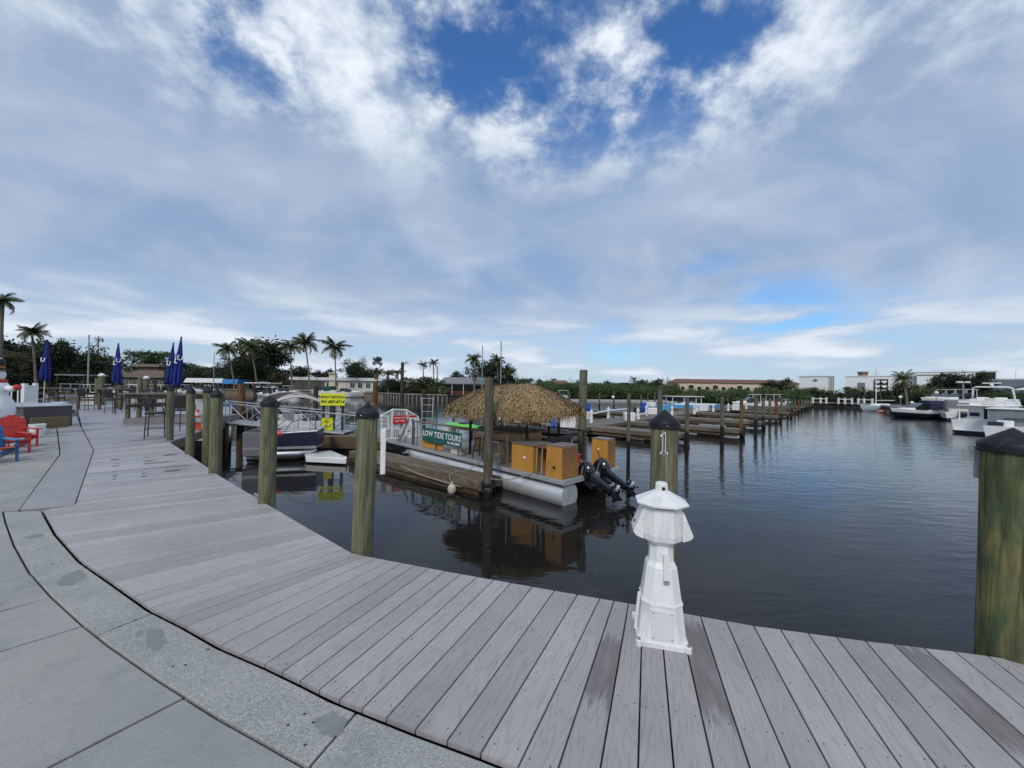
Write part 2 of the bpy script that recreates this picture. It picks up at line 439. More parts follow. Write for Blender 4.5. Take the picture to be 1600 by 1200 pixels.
# ------------------------------------------------------------------ building helpers
class MB:
    def __init__(s):
        s.v, s.f = [], []
    def add(s, vs, fs):
        n = len(s.v)
        s.v += [tuple(x) for x in vs]
        s.f += [tuple(i + n for i in f) for f in fs]
        return s
    def box(s, c, size, rz=0.0, top=(1, 1), m=None):
        x, y, z = size[0] / 2, size[1] / 2, size[2] / 2
        vs = []
        for dz, k in ((-z, (1, 1)), (z, top)):
            for sx, sy in ((-1, -1), (1, -1), (1, 1), (-1, 1)):
                vs.append(Vector((sx * x * k[0], sy * y * k[1], dz)))
        M = Matrix.Rotation(rz, 4, 'Z') if m is None else m
        c = Vector(c)
        return s.add([c + M @ v for v in vs], [(3, 2, 1, 0), (4, 5, 6, 7), (0, 1, 5, 4), (1, 2, 6, 5), (2, 3, 7, 6), (3, 0, 4, 7)])
    def tube(s, p, q, r0, r1=None, n=8, caps=True):
        r1 = r0 if r1 is None else r1
        p, q = Vector(p), Vector(q)
        d = (q - p).normalized()
        a = d.orthogonal().normalized()
        b = d.cross(a)
        vs = []
        for c, r in ((p, r0), (q, r1)):
            for i in range(n):
                t = 2 * PI * i / n
                vs.append(c + a * (math.cos(t) * r) + b * (math.sin(t) * r))
        fs = [(i, (i + 1) % n, n + (i + 1) % n, n + i) for i in range(n)]
        if caps:
            fs += [tuple(range(n - 1, -1, -1)), tuple(range(n, 2 * n))]
        return s.add(vs, fs)
    def pipe(s, pts, r, n=6, radii=None):
        pts = [Vector(p) for p in pts]
        rings = []
        a = None
        for i, p in enumerate(pts):
            d = ((pts[min(i + 1, len(pts) - 1)] - pts[max(i - 1, 0)])).normalized()
            if a is None:
                a = d.orthogonal().normalized()
            a = (a - d * a.dot(d)).normalized()
            b = d.cross(a)
            rr = radii[i] if radii else r
            rings.append([p + a * (math.cos(2 * PI * k / n) * rr) + b * (math.sin(2 * PI * k / n) * rr) for k in range(n)])
        return s.loft(rings)
    def loft(s, rings, closed=True, caps=True):
        n = len(rings[0])
        vs = [p for r in rings for p in r]
        fs = []
        for j in range(len(rings) - 1):
            for i in range(n if closed else n - 1):
                k = (i + 1) % n
                fs.append((j * n + i, j * n + k, (j + 1) * n + k, (j + 1) * n + i))
        if caps:
            fs.append(tuple(range(n - 1, -1, -1)))
            fs.append(tuple((len(rings) - 1) * n + i for i in range(n)))
        return s.add(vs, fs)
    def lathe(s, prof, n=16, c=(0, 0, 0), m=None):
        rings = []
        c = Vector(c)
        for r, z in prof:
            ring = [Vector((max(r, 1e-4) * math.cos(2 * PI * i / n), max(r, 1e-4) * math.sin(2 * PI * i / n), z)) for i in range(n)]
            rings.append([c + (m @ v if m else v) for v in ring])
        return s.loft(rings)
    def ball(s, c, r, n=12, sc=(1, 1, 1)):
        prof = []
        k = max(5, n // 2 + 1)
        rings = []
        for j in range(k + 1):
            t = -PI / 2 + PI * j / k
            rr = max(math.cos(t), 1e-3) * r
            rings.append([Vector(c) + Vector((rr * math.cos(2 * PI * i / n) * sc[0], rr * math.sin(2 * PI * i / n) * sc[1], math.sin(t) * r * sc[2])) for i in range(n)])
        return s.loft(rings)
    def prism(s, pts, h, z=0.0):
        """pts: 2-D outline (counter-clockwise), extruded from z up by h."""
        n = len(pts)
        vs = [(p[0], p[1], z) for p in pts] + [(p[0], p[1], z + h) for p in pts]
        return s.add(vs, [tuple(range(n - 1, -1, -1)), tuple(range(n, 2 * n))] + [(i, (i + 1) % n, n + (i + 1) % n, n + i) for i in range(n)])
    def sheet(s, pts):
        return s.add(pts, [tuple(range(len(pts)))])
    def plate(s, pts, th):
        """planar outline given in 3-D, thickened along its normal"""
        pts = [Vector(p) for p in pts]
        nrm = Vector((0, 0, 0))
        for i in range(len(pts)):
            nrm += pts[i].cross(pts[(i + 1) % len(pts)])
        nrm.normalize()
        return s.loft([[p - nrm * th / 2 for p in pts], [p + nrm * th / 2 for p in pts]])
    def mesh(s, name, m, smooth=True, ang=38):
        me = bpy.data.meshes.new(name)
        me.from_pydata([tuple(v) for v in s.v], [], s.f)
        me.materials.append(m)
        if smooth:
            me.polygons.foreach_set('use_smooth', [True] * len(me.polygons))
            me.set_sharp_from_angle(angle=R(ang))
        me.update()
        return me
    def build(s, name, m, parent=None, loc=(0, 0, 0), rz=0.0, smooth=True, bevel=0.0, kind=None, ang=38):
        o = bpy.data.objects.new(name, s.mesh(name, m, smooth, ang))
        COL.objects.link(o)
        o.location = loc
        o.rotation_euler = (0, 0, rz)
        if parent:
            o.parent = parent
        if bevel:
            bv = o.modifiers.new('bevel', 'BEVEL')
            bv.width = bevel
            bv.segments = 2
            bv.limit_method = 'ANGLE'
            bv.angle_limit = R(40)
        if kind:
            o['kind'] = kind
        return o

def tag(o, label, cat, group=None):
    o['label'] = label
    o['category'] = cat
    if group:
        o['group'] = group
    return o

def thing(name, label, cat, loc=(0, 0, 0), rz=0.0, group=None):
    o = bpy.data.objects.new(name, None)
    COL.objects.link(o)
    o.empty_display_size = 0.1
    o.location = loc
    o.rotation_euler = (0, 0, rz)
    return tag(o, label, cat, group)

def link_mesh(name, me, parent=None, loc=(0, 0, 0), rot=(0, 0, 0), sc=(1, 1, 1)):
    o = bpy.data.objects.new(name, me)
    COL.objects.link(o)
    o.location = loc
    o.rotation_euler = rot
    o.scale = sc if isinstance(sc, (tuple, list)) else (sc, sc, sc)
    if parent:
        o.parent = parent
    return o

KIDS = {}
def dup(root, label, loc=None, rz=None, group=None):
    """copy of a thing with its parts and sub-parts (mesh data shared)"""
    def cp(o, par):
        c = o.copy()
        COL.objects.link(c)
        if par:
            c.parent = par
        for ch in list(o.children):
            cp(ch, c)
        return c
    r = cp(root, None)
    if loc is not None:
        r.location = loc
    if rz is not None:
        r.rotation_euler = (0, 0, rz)
    r['label'] = label
    if group:
        r['group'] = group
    return r

def text_part(name, body, size, m, parent, loc, rot=(R(90), 0, 0), ext=0.002, bold=0.0, shear=0.0, align='CENTER', spacing=1.0, sx=1.0):
    cu = bpy.data.curves.new(name, 'FONT')
    cu.body = body
    cu.size = size
    cu.extrude = ext
    cu.offset = bold
    cu.shear = shear
    cu.align_x = align
    cu.align_y = 'CENTER'
    cu.space_character = spacing
    cu.resolution_u = 3
    t = bpy.data.objects.new(name + '_curve', cu)
    COL.objects.link(t)
    dg = bpy.context.evaluated_depsgraph_get()
    me = bpy.data.meshes.new_from_object(t.evaluated_get(dg))
    bpy.data.objects.remove(t)
    me.materials.clear()
    me.materials.append(m)
    me.name = name
    o = link_mesh(name, me, parent, loc, rot, (sx, 1, 1))
    return o

def struct(o, label=None):
    o['kind'] = 'structure'
    if label:
        o['label'] = label
    return o
# ------------------------------------------------------------------ water
def water_material():
    m = bpy.data.materials.new('harbour water')
    nt, b = nodes_of(m)
    N, L = nt.nodes, nt.links
    b.inputs['Base Color'].default_value = (0.0150, 0.0140, 0.0125, 1)
    b.inputs['Roughness'].default_value = 0.035
    b.inputs['IOR'].default_value = 1.333
    gp = N.new('ShaderNodeNewGeometry')
    def mapping(sx, sy, rot):
        mp = N.new('ShaderNodeMapping')
        mp.inputs['Scale'].default_value = (sx, sy, 1)
        mp.inputs['Rotation'].default_value = (0, 0, rot)
        L.new(gp.outputs['Position'], mp.inputs[0])
        return mp.outputs[0]
    def noise(v, s, d, rough=0.5, dist=0.0):
        n = N.new('ShaderNodeTexNoise')
        n.inputs['Scale'].default_value = s
        n.inputs['Detail'].default_value = d
        n.inputs['Roughness'].default_value = rough
        n.inputs['Distortion'].default_value = dist
        L.new(v, n.inputs['Vector'])
        return n.outputs['Fac']
    def mth(op, a, c=None, cl=False):
        n = N.new('ShaderNodeMath')
        n.operation = op
        n.use_clamp = cl
        for i, x in enumerate((a, c)):
            if x is None:
                continue
            if isinstance(x, (int, float)):
                n.inputs[i].default_value = x
            else:
                L.new(x, n.inputs[i])
        return n.outputs[0]
    swell = noise(mapping(0.35, 1.0, R(12)), 0.9, 2)
    ripple = noise(mapping(0.55, 1.6, R(14)), 2.6, 3, 0.5, 0.4)
    fine = noise(mapping(1, 1.7, R(-8)), 9.0, 2)
    # a breeze ruffles the open basin; the corner behind the boats lies calm
    sp = N.new('ShaderNodeSeparateXYZ')
    L.new(gp.outputs['Position'], sp.inputs[0])
    gust = noise(mapping(0.10, 0.22, R(10)), 1.0, 3)
    pos = mth('ADD', mth('MULTIPLY', sp.outputs[0], 0.055), mth('MULTIPLY', sp.outputs[1], 0.018))
    mr = N.new('ShaderNodeMapRange')
    mr.interpolation_type = 'SMOOTHSTEP'
    mr.inputs[1].default_value = 0.42
    mr.inputs[2].default_value = 1.15
    L.new(mth('ADD', pos, gust), mr.inputs[0])
    wind = mth('ADD', mth('MULTIPLY', mr.outputs[0], 0.85), 0.15)
    h = mth('ADD', mth('MULTIPLY', swell, 0.55), mth('MULTIPLY', mth('ADD', mth('MULTIPLY', ripple, 0.5), mth('MULTIPLY', fine, 0.055)), wind))
    bp = N.new('ShaderNodeBump')
    bp.inputs['Strength'].default_value = 0.26
    bp.inputs['Distance'].default_value = 0.10
    L.new(h, bp.inputs['Height'])
    L.new(bp.outputs[0], b.inputs['Normal'])
    return m

WATERM = water_material()
wa = MB()
wa.sheet([(-2500, -60, WATER), (2500, -60, WATER), (2500, 4500, WATER), (-2500, 4500, WATER)])
struct(wa.build('water', WATERM, smooth=False), 'dark harbour water')

# bits of leaf and foam floating near the boardwalk
fl = MB()
rf = random.Random(4)
for i in range(110):
    x, y = rf.uniform(-1.5, 5.5), rf.uniform(3.2, 7.5)
    if y < 3.6 - 0.2 * x:
        continue
    r, a = rf.uniform(0.004, 0.016), rf.uniform(0, 6)
    k = rf.uniform(0.25, 0.7)
    fl.sheet([(x + r * math.cos(a + t) , y + r * k * math.sin(a + t), WATER + 0.004) for t in (0, 1.2, 2.5, 3.6, 5.0)])
fo = fl.build('floating_debris', mat('floating leaf bits', (0.20, 0.20, 0.17), 0.7, var=0.4, scale=3), smooth=False, kind='stuff')
fo['label'] = 'pale specks of leaf and foam floating on the water'

# ------------------------------------------------------------------ decking and concrete materials
def deck_material():
    m = bpy.data.materials.new('grey composite decking')
    nt, b = nodes_of(m)
    N, L = nt.nodes, nt.links
    uv = N.new('ShaderNodeUVMap')
    oi = N.new('ShaderNodeObjectInfo')
    gp = N.new('ShaderNodeNewGeometry')
    add = N.new('ShaderNodeVectorMath')
    add.operation = 'MULTIPLY_ADD'
    L.new(oi.outputs['Random'], add.inputs[0])
    add.inputs[1].default_value = (61, 17, 0)
    L.new(uv.outputs[0], add.inputs[2])
    def mapped(s):
        mp = N.new('ShaderNodeMapping')
        mp.inputs['Scale'].default_value = s
        L.new(add.outputs[0], mp.inputs[0])
        return mp.outputs[0]
    def noise(v, s, d=4, r=0.6, dist=0):
        n = N.new('ShaderNodeTexNoise')
        n.inputs['Scale'].default_value = s
        n.inputs['Detail'].default_value = d
        n.inputs['Roughness'].default_value = r
        n.inputs['Distortion'].default_value = dist
        L.new(v, n.inputs['Vector'])
        return n.outputs['Fac']
    def mr(x, a, c, lo=0.0, hi=1.0, smooth=False):
        n = N.new('ShaderNodeMapRange')
        if smooth:
            n.interpolation_type = 'SMOOTHSTEP'
        n.inputs[1].default_value = a
        n.inputs[2].default_value = c
        n.inputs[3].default_value = lo
        n.inputs[4].default_value = hi
        L.new(x, n.inputs[0])
        return n.outputs[0]
    def mth(op, a, c):
        n = N.new('ShaderNodeMath')
        n.operation = op
        for i, x in enumerate((a, c)):
            if isinstance(x, (int, float)):
                n.inputs[i].default_value = x
            else:
                L.new(x, n.inputs[i])
        return n.outputs[0]
    def mix(f, a, c):
        x = N.new('ShaderNodeMix')
        x.data_type = 'RGBA'
        L.new(f, x.inputs[0])
        for s, v in ((6, a), (7, c)):
            if isinstance(v, tuple):
                x.inputs[s].default_value = (*v, 1)
            else:
                L.new(v, x.inputs[s])
        return x.outputs[2]
    # embossed cathedral grain: contour lines of a long stretched field
    field = noise(mapped((0.95, 9.0, 1)), 1.0, 2, 0.45, 0.25)
    lines = N.new('ShaderNodeMath')
    lines.operation = 'PINGPONG'
    L.new(mth('MULTIPLY', field, 15.0), lines.inputs[0])
    lines.inputs[1].default_value = 0.5
    breakup = noise(mapped((7, 60, 1)), 1.0, 3)
    grain = mr(mth('ADD', lines.outputs[0], mth('MULTIPLY', breakup, 0.22)), 0.10, 0.34)
    streak = noise(mapped((2.2, 120, 1)), 1.0, 3)
    fade = noise(gp.outputs['Position'], 0.55, 5, 0.6)
    base = mix(mr(fade, 0.35, 0.68), (0.345, 0.322, 0.326), (0.455, 0.430, 0.434))
    base = mix(mr(streak, 0.35, 0.75, 0.0, 0.30), base, (0.268, 0.248, 0.248))
    inv = mth('SUBTRACT', 1.0, grain)
    base = mix(mth('MULTIPLY', inv, 0.40), base, (0.215, 0.200, 0.208))
    hs = N.new('ShaderNodeHueSaturation')
    L.new(mr(oi.outputs['Random'], 0, 1, 0.86, 1.12), hs.inputs['Value'])
    L.new(base, hs.inputs['Color'])
    base = hs.outputs[0]
    # grime and scuffs
    spots = noise(gp.outputs['Position'], 6.0, 6, 0.7)
    base = mix(mr(spots, 0.60, 0.76, 0.0, 0.42), base, (0.19, 0.172, 0.162))
    base = mix(mr(noise(gp.outputs['Position'], 1.7, 6, 0.72, 0.8), 0.54, 0.70, 0.0, 0.32), base, (0.225, 0.205, 0.20))
    # wet stretches, per plank
    sx = N.new('ShaderNodeSeparateXYZ')
    L.new(uv.outputs[0], sx.inputs[0])
    wob = mth('MULTIPLY', mth('SUBTRACT', noise(mapped((5, 34, 1)), 1.0, 4), 0.5), 0.55)
    def attr(nm):
        a = N.new('ShaderNodeAttribute')
        a.attribute_type = 'OBJECT'
        a.attribute_name = nm
        return a.outputs['Fac']
    u = mth('ADD', sx.outputs[0], wob)
    lo = mth('SUBTRACT', u, attr('wet_from'))
    hi = mth('SUBTRACT', attr('wet_to'), u)
    edge = noise(mapped((9, 14, 1)), 1.0, 3)
    wet = mth('MULTIPLY', mr(mth('ADD', lo, mth('MULTIPLY', edge, 0.10)), 0.0, 0.14), mr(mth('ADD', hi, mth('MULTIPLY', edge, 0.10)), 0.0, 0.14))
    wet = mth('MULTIPLY', wet, mr(noise(mapped((3, 12, 1)), 1.0, 4), 0.25, 0.60, 0.45, 0.92))
    base = mix(wet, base, (0.150, 0.130, 0.118))
    L.new(base, b.inputs['Base Color'])
    rg = mr(fade, 0.3, 0.7, 0.50, 0.62)
    rmix = N.new('ShaderNodeMix')
    L.new(wet, rmix.inputs[0])
    L.new(rg, rmix.inputs[2])
    glossy = attr('puddle')
    rl = mth('SUBTRACT', 0.42, mth('MULTIPLY', glossy, 0.36))
    L.new(rl, rmix.inputs[3])
    L.new(rmix.outputs[0], b.inputs['Roughness'])
    L.new(mth('MULTIPLY', wet, glossy), b.inputs['Coat Weight'])
    b.inputs['Coat Roughness'].default_value = 0.03
    bp = N.new('ShaderNodeBump')
    bp.inputs['Strength'].default_value = 0.35
    bp.inputs['Distance'].default_value = 0.003
    L.new(mth('MULTIPLY', mth('ADD', grain, mth('MULTIPLY', streak, 0.5)), mth('SUBTRACT', 1.0, mth('MULTIPLY', wet, glossy))), bp.inputs['Height'])
    L.new(bp.outputs[0], b.inputs['Normal'])
    return m

DECKM = deck_material()

def concrete(name, c1, c2, agg=0.0, stain=(0.30, 0.26, 0.22), dark=(0.2, 0.2, 0.2), scale=1.3):
    m = bpy.data.materials.new(name)
    nt, b = nodes_of(m)
    N, L = nt.nodes, nt.links
    gp = N.new('ShaderNodeNewGeometry')
    def noise(s, d=6, r=0.6, dist=0):
        n = N.new('ShaderNodeTexNoise')
        n.inputs['Scale'].default_value = s
        n.inputs['Detail'].default_value = d
        n.inputs['Roughness'].default_value = r
        n.inputs['Distortion'].default_value = dist
        L.new(gp.outputs['Position'], n.inputs['Vector'])
        return n.outputs['Fac']
    def mr(x, a, c, lo=0.0, hi=1.0):
        n = N.new('ShaderNodeMapRange')
        n.inputs[1].default_value = a
        n.inputs[2].default_value = c
        n.inputs[3].default_value = lo
        n.inputs[4].default_value = hi
        L.new(x, n.inputs[0])
        return n.outputs[0]
    def mix(f, a, c):
        x = N.new('ShaderNodeMix')
        x.data_type = 'RGBA'
        L.new(f, x.inputs[0])
        for s, v in ((6, a), (7, c)):
            if isinstance(v, tuple):
                x.inputs[s].default_value = (*v, 1)
            else:
                L.new(v, x.inputs[s])
        return x.outputs[2]
    base = mix(mr(noise(scale, 7, 0.62, 0.5), 0.3, 0.7), c1, c2)
    base = mix(mr(noise(scale * 0.6, 5, 0.6, 1.0), 0.48, 0.72, 0, 0.75), base, stain)
    base = mix(mr(noise(scale * 3.3, 8, 0.7), 0.56, 0.74, 0, 0.45), base, dark)
    base = mix(mr(noise(38, 5, 0.7), 0.58, 0.72, 0, 0.35), base, dark)
    base = mix(mr(noise(0.9, 9, 0.75, 2.5), 0.495, 0.505, 0, 0.0), base, dark)
    height = noise(90, 3)
    if agg:
        vo = N.new('ShaderNodeTexVoronoi')
        vo.inputs['Scale'].default_value = 150
        L.new(gp.outputs['Position'], vo.inputs['Vector'])
        sc = N.new('ShaderNodeSeparateColor')
        L.new(vo.outputs['Color'], sc.inputs[0])
        base = mix(mr(sc.outputs[0], 0.50, 0.95, 0, agg), base, (0.52, 0.53, 0.50))
        base = mix(mr(sc.outputs[1], 0.70, 1.0, 0, agg * 0.9), base, (0.13, 0.13, 0.12))
        base = mix(mr(noise(2.2, 6, 0.7), 0.50, 0.66, 0, 0.55), base, dark)
        height = vo.outputs['Distance']
    L.new(base, b.inputs['Base Color'])
    L.new(mr(noise(2.0, 4), 0.3, 0.7, 0.55, 0.85), b.inputs['Roughness'])
    bp = N.new('ShaderNodeBump')
    bp.inputs['Strength'].default_value = 0.3 if agg else 0.12
    bp.inputs['Distance'].default_value = 0.006 if agg else 0.002
    L.new(height, bp.inputs['Height'])
    L.new(bp.outputs[0], b.inputs['Normal'])
    return m

SLABM = concrete('smooth grey concrete', (0.250, 0.254, 0.250), (0.355, 0.352, 0.338), stain=(0.385, 0.350, 0.300), dark=(0.180, 0.198, 0.206), scale=0.8, agg=0.10)
KERBM = concrete('exposed aggregate concrete', (0.235, 0.243, 0.232), (0.370, 0.372, 0.345), agg=0.60, stain=(0.40, 0.385, 0.335), dark=(0.20, 0.215, 0.205), scale=2.2)
PATHM = concrete('pale path concrete', (0.250, 0.252, 0.260), (0.330, 0.330, 0.335), stain=(0.30, 0.29, 0.285), dark=(0.21, 0.21, 0.22))
PATCHM = concrete('grey mortar patch', (0.185, 0.193, 0.190), (0.245, 0.252, 0.245), stain=(0.24, 0.235, 0.22), dark=(0.15, 0.16, 0.155), scale=6)
QUAYM = concrete('dark quay concrete', (0.040, 0.040, 0.038), (0.075, 0.072, 0.066), stain=(0.05, 0.045, 0.035), dark=(0.025, 0.025, 0.022))

# ------------------------------------------------------------------ boardwalk geometry (world x, y on deck level)
def XY(px, py, z=0.0):
    p = P(px, py, z)
    return Vector((p.x, p.y))

INNER = [XY(*p) for p in ((147, 703), (125, 766), (117, 790), (66, 796), (87, 833), (125, 875), (173, 908), (233, 950), (287, 977), (342, 1008), (417, 1040), (480, 1070), (517, 1089), (557, 1105), (600, 1122), (648, 1141), (698, 1159), (750, 1178), (783, 1191))]
INNER += [Vector(p) for p in ((0.5, 1.475), (1.2, 1.30), (2.0, 1.15), (3.0, 1.02), (4.2, 0.93), (6.0, 0.88), (8.0, 0.90))]
OUTER = [XY(*p) for p in ((265, 691), (300, 714), (345, 745), (417, 788), (480, 825), (550, 864.5), (570, 869), (700, 893.5), (860, 922), (1000, 946), (1170, 977), (1353, 1002), (1523, 1022), (1600, 1034))]
OUTER += [Vector((4.3, 1.93)), Vector((6.2, 1.72)), Vector((8.0, 1.70))]

def arc(poly):
    s = [0.0]
    for a, b_ in zip(poly, poly[1:]):
        s.append(s[-1] + (b_ - a).length)
    return s

def at_arc(poly, ss, s):
    for i in range(len(poly) - 1):
        if s <= ss[i + 1] or i == len(poly) - 2:
            t = (s - ss[i]) / (ss[i + 1] - ss[i])
            return poly[i].lerp(poly[i + 1], t)

def arc_of(poly, ss, p):
    best = None
    for i in range(len(poly) - 1):
        d = poly[i + 1] - poly[i]
        t = max(0, min(1, (p - poly[i]).dot(d) / d.dot(d)))
        q = poly[i] + d * t
        e = (q - p).length
        if best is None or e < best[0]:
            best = (e, ss[i] + d.length * t)
    return best[1]

def hit_inner(o, through):
    """where the plank line from o through the second point meets the inner edge"""
    d = through - o
    best = None
    for i in range(2, len(INNER) - 1):
        a, e = INNER[i], INNER[i + 1] - INNER[i]
        den = d.x * e.y - d.y * e.x
        if abs(den) < 1e-9:
            continue
        t = ((a.x - o.x) * e.y - (a.y - o.y) * e.x) / den
        u = ((a.x - o.x) * d.y - (a.y - o.y) * d.x) / den
        if t > 0.1 and -0.001 <= u <= 1.001 and (best is None or t < best[0]):
            best = (t, SI[i] + e.length * u)
    return best[1]

SI, SO = arc(INNER), arc(OUTER)
PAIRS = [((265, 691), (147, 703), 0), ((300, 714), (140, 727), 0), ((345, 745), (125, 766), 0), ((417, 788), (87, 833), 0), ((480, 825), (150, 891), 0),
         ((517, 845.5), (205, 932), 0), ((550, 864.5), (250, 960), 0), ((570, 869), (290, 979), 0), ((647, 884), (413, 1038), 0), ((798, 911), (602, 1123), 0),
         ((902, 929), (750, 1178), 0), ((937, 935), (810, 1197), 1), ((959, 939), (872, 1200), 1), ((982, 943), (938, 1200), 1), ((1004, 947), (997, 1200), 1),
         ((1031, 952), (1053, 1200), 1), ((1060, 957), (1115, 1200), 1), ((1095, 964), (1171, 1197), 1), ((1135, 971), (1235, 1200), 1), ((1178, 978), (1297, 1200), 1),
         ((1353, 1002), (1523, 1200), 1), ((1397, 1007), (1600, 1200), 1)]
cuts = []
for o_, i_, mode in PAIRS:
    o2 = XY(*o_)
    si = hit_inner(o2, XY(*i_)) if mode else arc_of(INNER, SI, XY(*i_))
    cuts.append((arc_of(OUTER, SO, o2), si))
lo_, li_ = cuts[-1]
dO = (cuts[-1][0] - cuts[-2][0])
for k in range(1, 24):
    cuts.append((lo_ + 0.168 * k, li_ + 0.155 * k))

deckbed = MB()
def board_mesh(a0, a1, i0, i1, th=0.026):
    """a: water end, i: inner end"""
    g = 0.0042
    ax = (a0 - i0 + a1 - i1).normalized()
    wv = Vector((-ax.y, ax.x))
    if (a1 - a0).dot(wv) < 0:
        wv = -wv
    pts = [i0 + wv * g + ax * 0.006, i1 - wv * g + ax * 0.006, a1 - wv * g, a0 + wv * g]
    ch = 0.0022
    c = sum(pts, Vector((0, 0))) / 4
    top = [p + (-wv if (p - c).dot(wv) > 0 else wv) * ch for p in pts]
    vs = [(*p, -th) for p in pts] + [(*p, -ch) for p in pts] + [(*p, 0) for p in top]
    fs = [(3, 2, 1, 0)]
    for k in (0, 4):
        fs += [(k + j, k + (j + 1) % 4, k + 4 + (j + 1) % 4, k + 4 + j) for j in range(4)]
    fs.append((8, 9, 10, 11))
    me = bpy.data.meshes.new('plank')
    me.from_pydata(vs, [], fs)
    uvl = me.uv_layers.new(name='UVMap')
    for lp in me.loops:
        p = Vector(vs[lp.vertex_index][:2]) - i0
        uvl.data[lp.index].uv = (p.dot(ax), p.dot(wv))
    me.materials.append(DECKM)
    return me

fas = MB()
for a, b_ in zip(OUTER, OUTER[1:]):
    d = (b_ - a).normalized()
    n_ = Vector((d.y, -d.x))
    if n_.y > 0:
        n_ = -n_
    a2, b2 = a + n_ * 0.06, b_ + n_ * 0.06
    fas.plate([(*a2, -0.035), (*b2, -0.035), (*b2, -0.24), (*a2, -0.24)], 0.045)
for t in (0.12, 0.37, 0.63, 0.88):
    for k in range(len(cuts) - 1):
        p0 = at_arc(INNER, SI, cuts[k][1]).lerp(at_arc(OUTER, SO, cuts[k][0]), t)
        p1 = at_arc(INNER, SI, cuts[k + 1][1]).lerp(at_arc(OUTER, SO, cuts[k + 1][0]), t)
        fas.plate([(*p0, -0.03), (*p1, -0.03), (*p1, -0.22), (*p0, -0.22)], 0.04)
boardwalk = struct(fas.build('boardwalk', PILED, smooth=False), 'curved grey composite boardwalk over the water')
screws = MB()
boards = []
for k in range(len(cuts) - 1):
    (oa, ia), (ob, ib) = cuts[k], cuts[k + 1]
    wdt = ((ob - oa) * 0.8 + (ib - ia)) / 2
    n = max(1, round(wdt / 0.145)) if k < 10 or k == 19 else 1
    for j in range(n):
        t0, t1 = j / n, (j + 1) / n
        A0, A1 = at_arc(OUTER, SO, oa + (ob - oa) * t0), at_arc(OUTER, SO, oa + (ob - oa) * t1)
        I0, I1 = at_arc(INNER, SI, ia + (ib - ia) * t0), at_arc(INNER, SI, ia + (ib - ia) * t1)
        o = link_mesh('plank', board_mesh(A0, A1, I0, I1), boardwalk)
        boards.append((o, A0, A1, I0, I1, k))
        if (A0 + I0).length < 11:
            for t in (0.05, 0.37, 0.63, 0.93):
                for u in (0.2, 0.8):
                    c = I0.lerp(I1, u).lerp(A0.lerp(A1, u), t + random.uniform(-0.012, 0.012))
                    screws.add([(c.x + 0.0042 * math.cos(q * PI / 3), c.y + 0.0042 * math.sin(q * PI / 3), 0.0006) for q in range(6)], [(0, 1, 2, 3, 4, 5)])
screws.build('deck_screw', mat('screw holes', (0.030, 0.027, 0.026), 0.6, var=0.3), boardwalk, smooth=False, kind='stuff')

def wet_at(px, py, half, puddle=0.0):
    """a wet stretch on the plank seen at this point"""
    q = XY(px, py)
    best = None
    for (o, A0, A1, I0, I1, k) in boards:
        a, i = (A0 + A1) / 2, (I0 + I1) / 2
        ax = (a - i).normalized()
        u = (q - i).dot(ax)
        dist = abs((q - i).dot(Vector((-ax.y, ax.x))))
        if -0.2 < u < (a - i).length + 0.2 and (best is None or dist < best[0]):
            best = (dist, o, u)
    if best:
        o, u = best[1], best[2]
        o['wet_from'], o['wet_to'], o['puddle'] = float(u - half), float(u + half), float(puddle)

wet_at(948, 1040, 0.30)
wet_at(1102, 1035, 0.42)
wet_at(1475, 1075, 0.42)
for px, py, h, pu in ((207, 716, 0.75, 1), (213, 722, 0.30, 1), (205, 727, 0.62, 1), (212, 734, 0.80, 0.4), (206, 740, 0.75, 1), (196, 748, 0.4, 0.9), (192, 758, 0.30, 0.8)):
    wet_at(px, py, h, pu)

# ------------------------------------------------------------------ quay under the deck, plaza slabs, kerb strip
quay = MB()
qp = [tuple(p) for p in reversed([p for i, p in enumerate(INNER) if i not in (2,)])]
qpoly = qp + [(-13.5, 12.5), (-24, 21), (-60, 21), (-60, -14), (8, -14)]
area = sum(a[0] * b_[1] - b_[0] * a[1] for a, b_ in zip(qpoly, qpoly[1:] + qpoly[:1]))
if area < 0:
    qpoly.reverse()
quay.prism(qpoly, 2.2, -2.32)
struct(quay.build('quay', QUAYM, smooth=False), 'concrete quay beneath the boardwalk')

plaza_bed = MB()
plaza_bed.sheet([(*p, -0.10) for p in qpoly])
plaza = struct(plaza_bed.build('plaza', QUAYM, smooth=False), 'concrete plaza along the boardwalk')

def slab(name, pts, m, z=-0.015, th=0.07, parent=None, bevel=0.006):
    pts = [Vector(p) for p in pts]
    ar = sum(a.x * b_.y - b_.x * a.y for a, b_ in zip(pts, pts[1:] + pts[:1]))
    if ar < 0:
        pts.reverse()
    s = MB().prism([tuple(p) for p in pts], th, z - th)
    return s.build(name, m, parent or plaza, smooth=False, bevel=bevel)

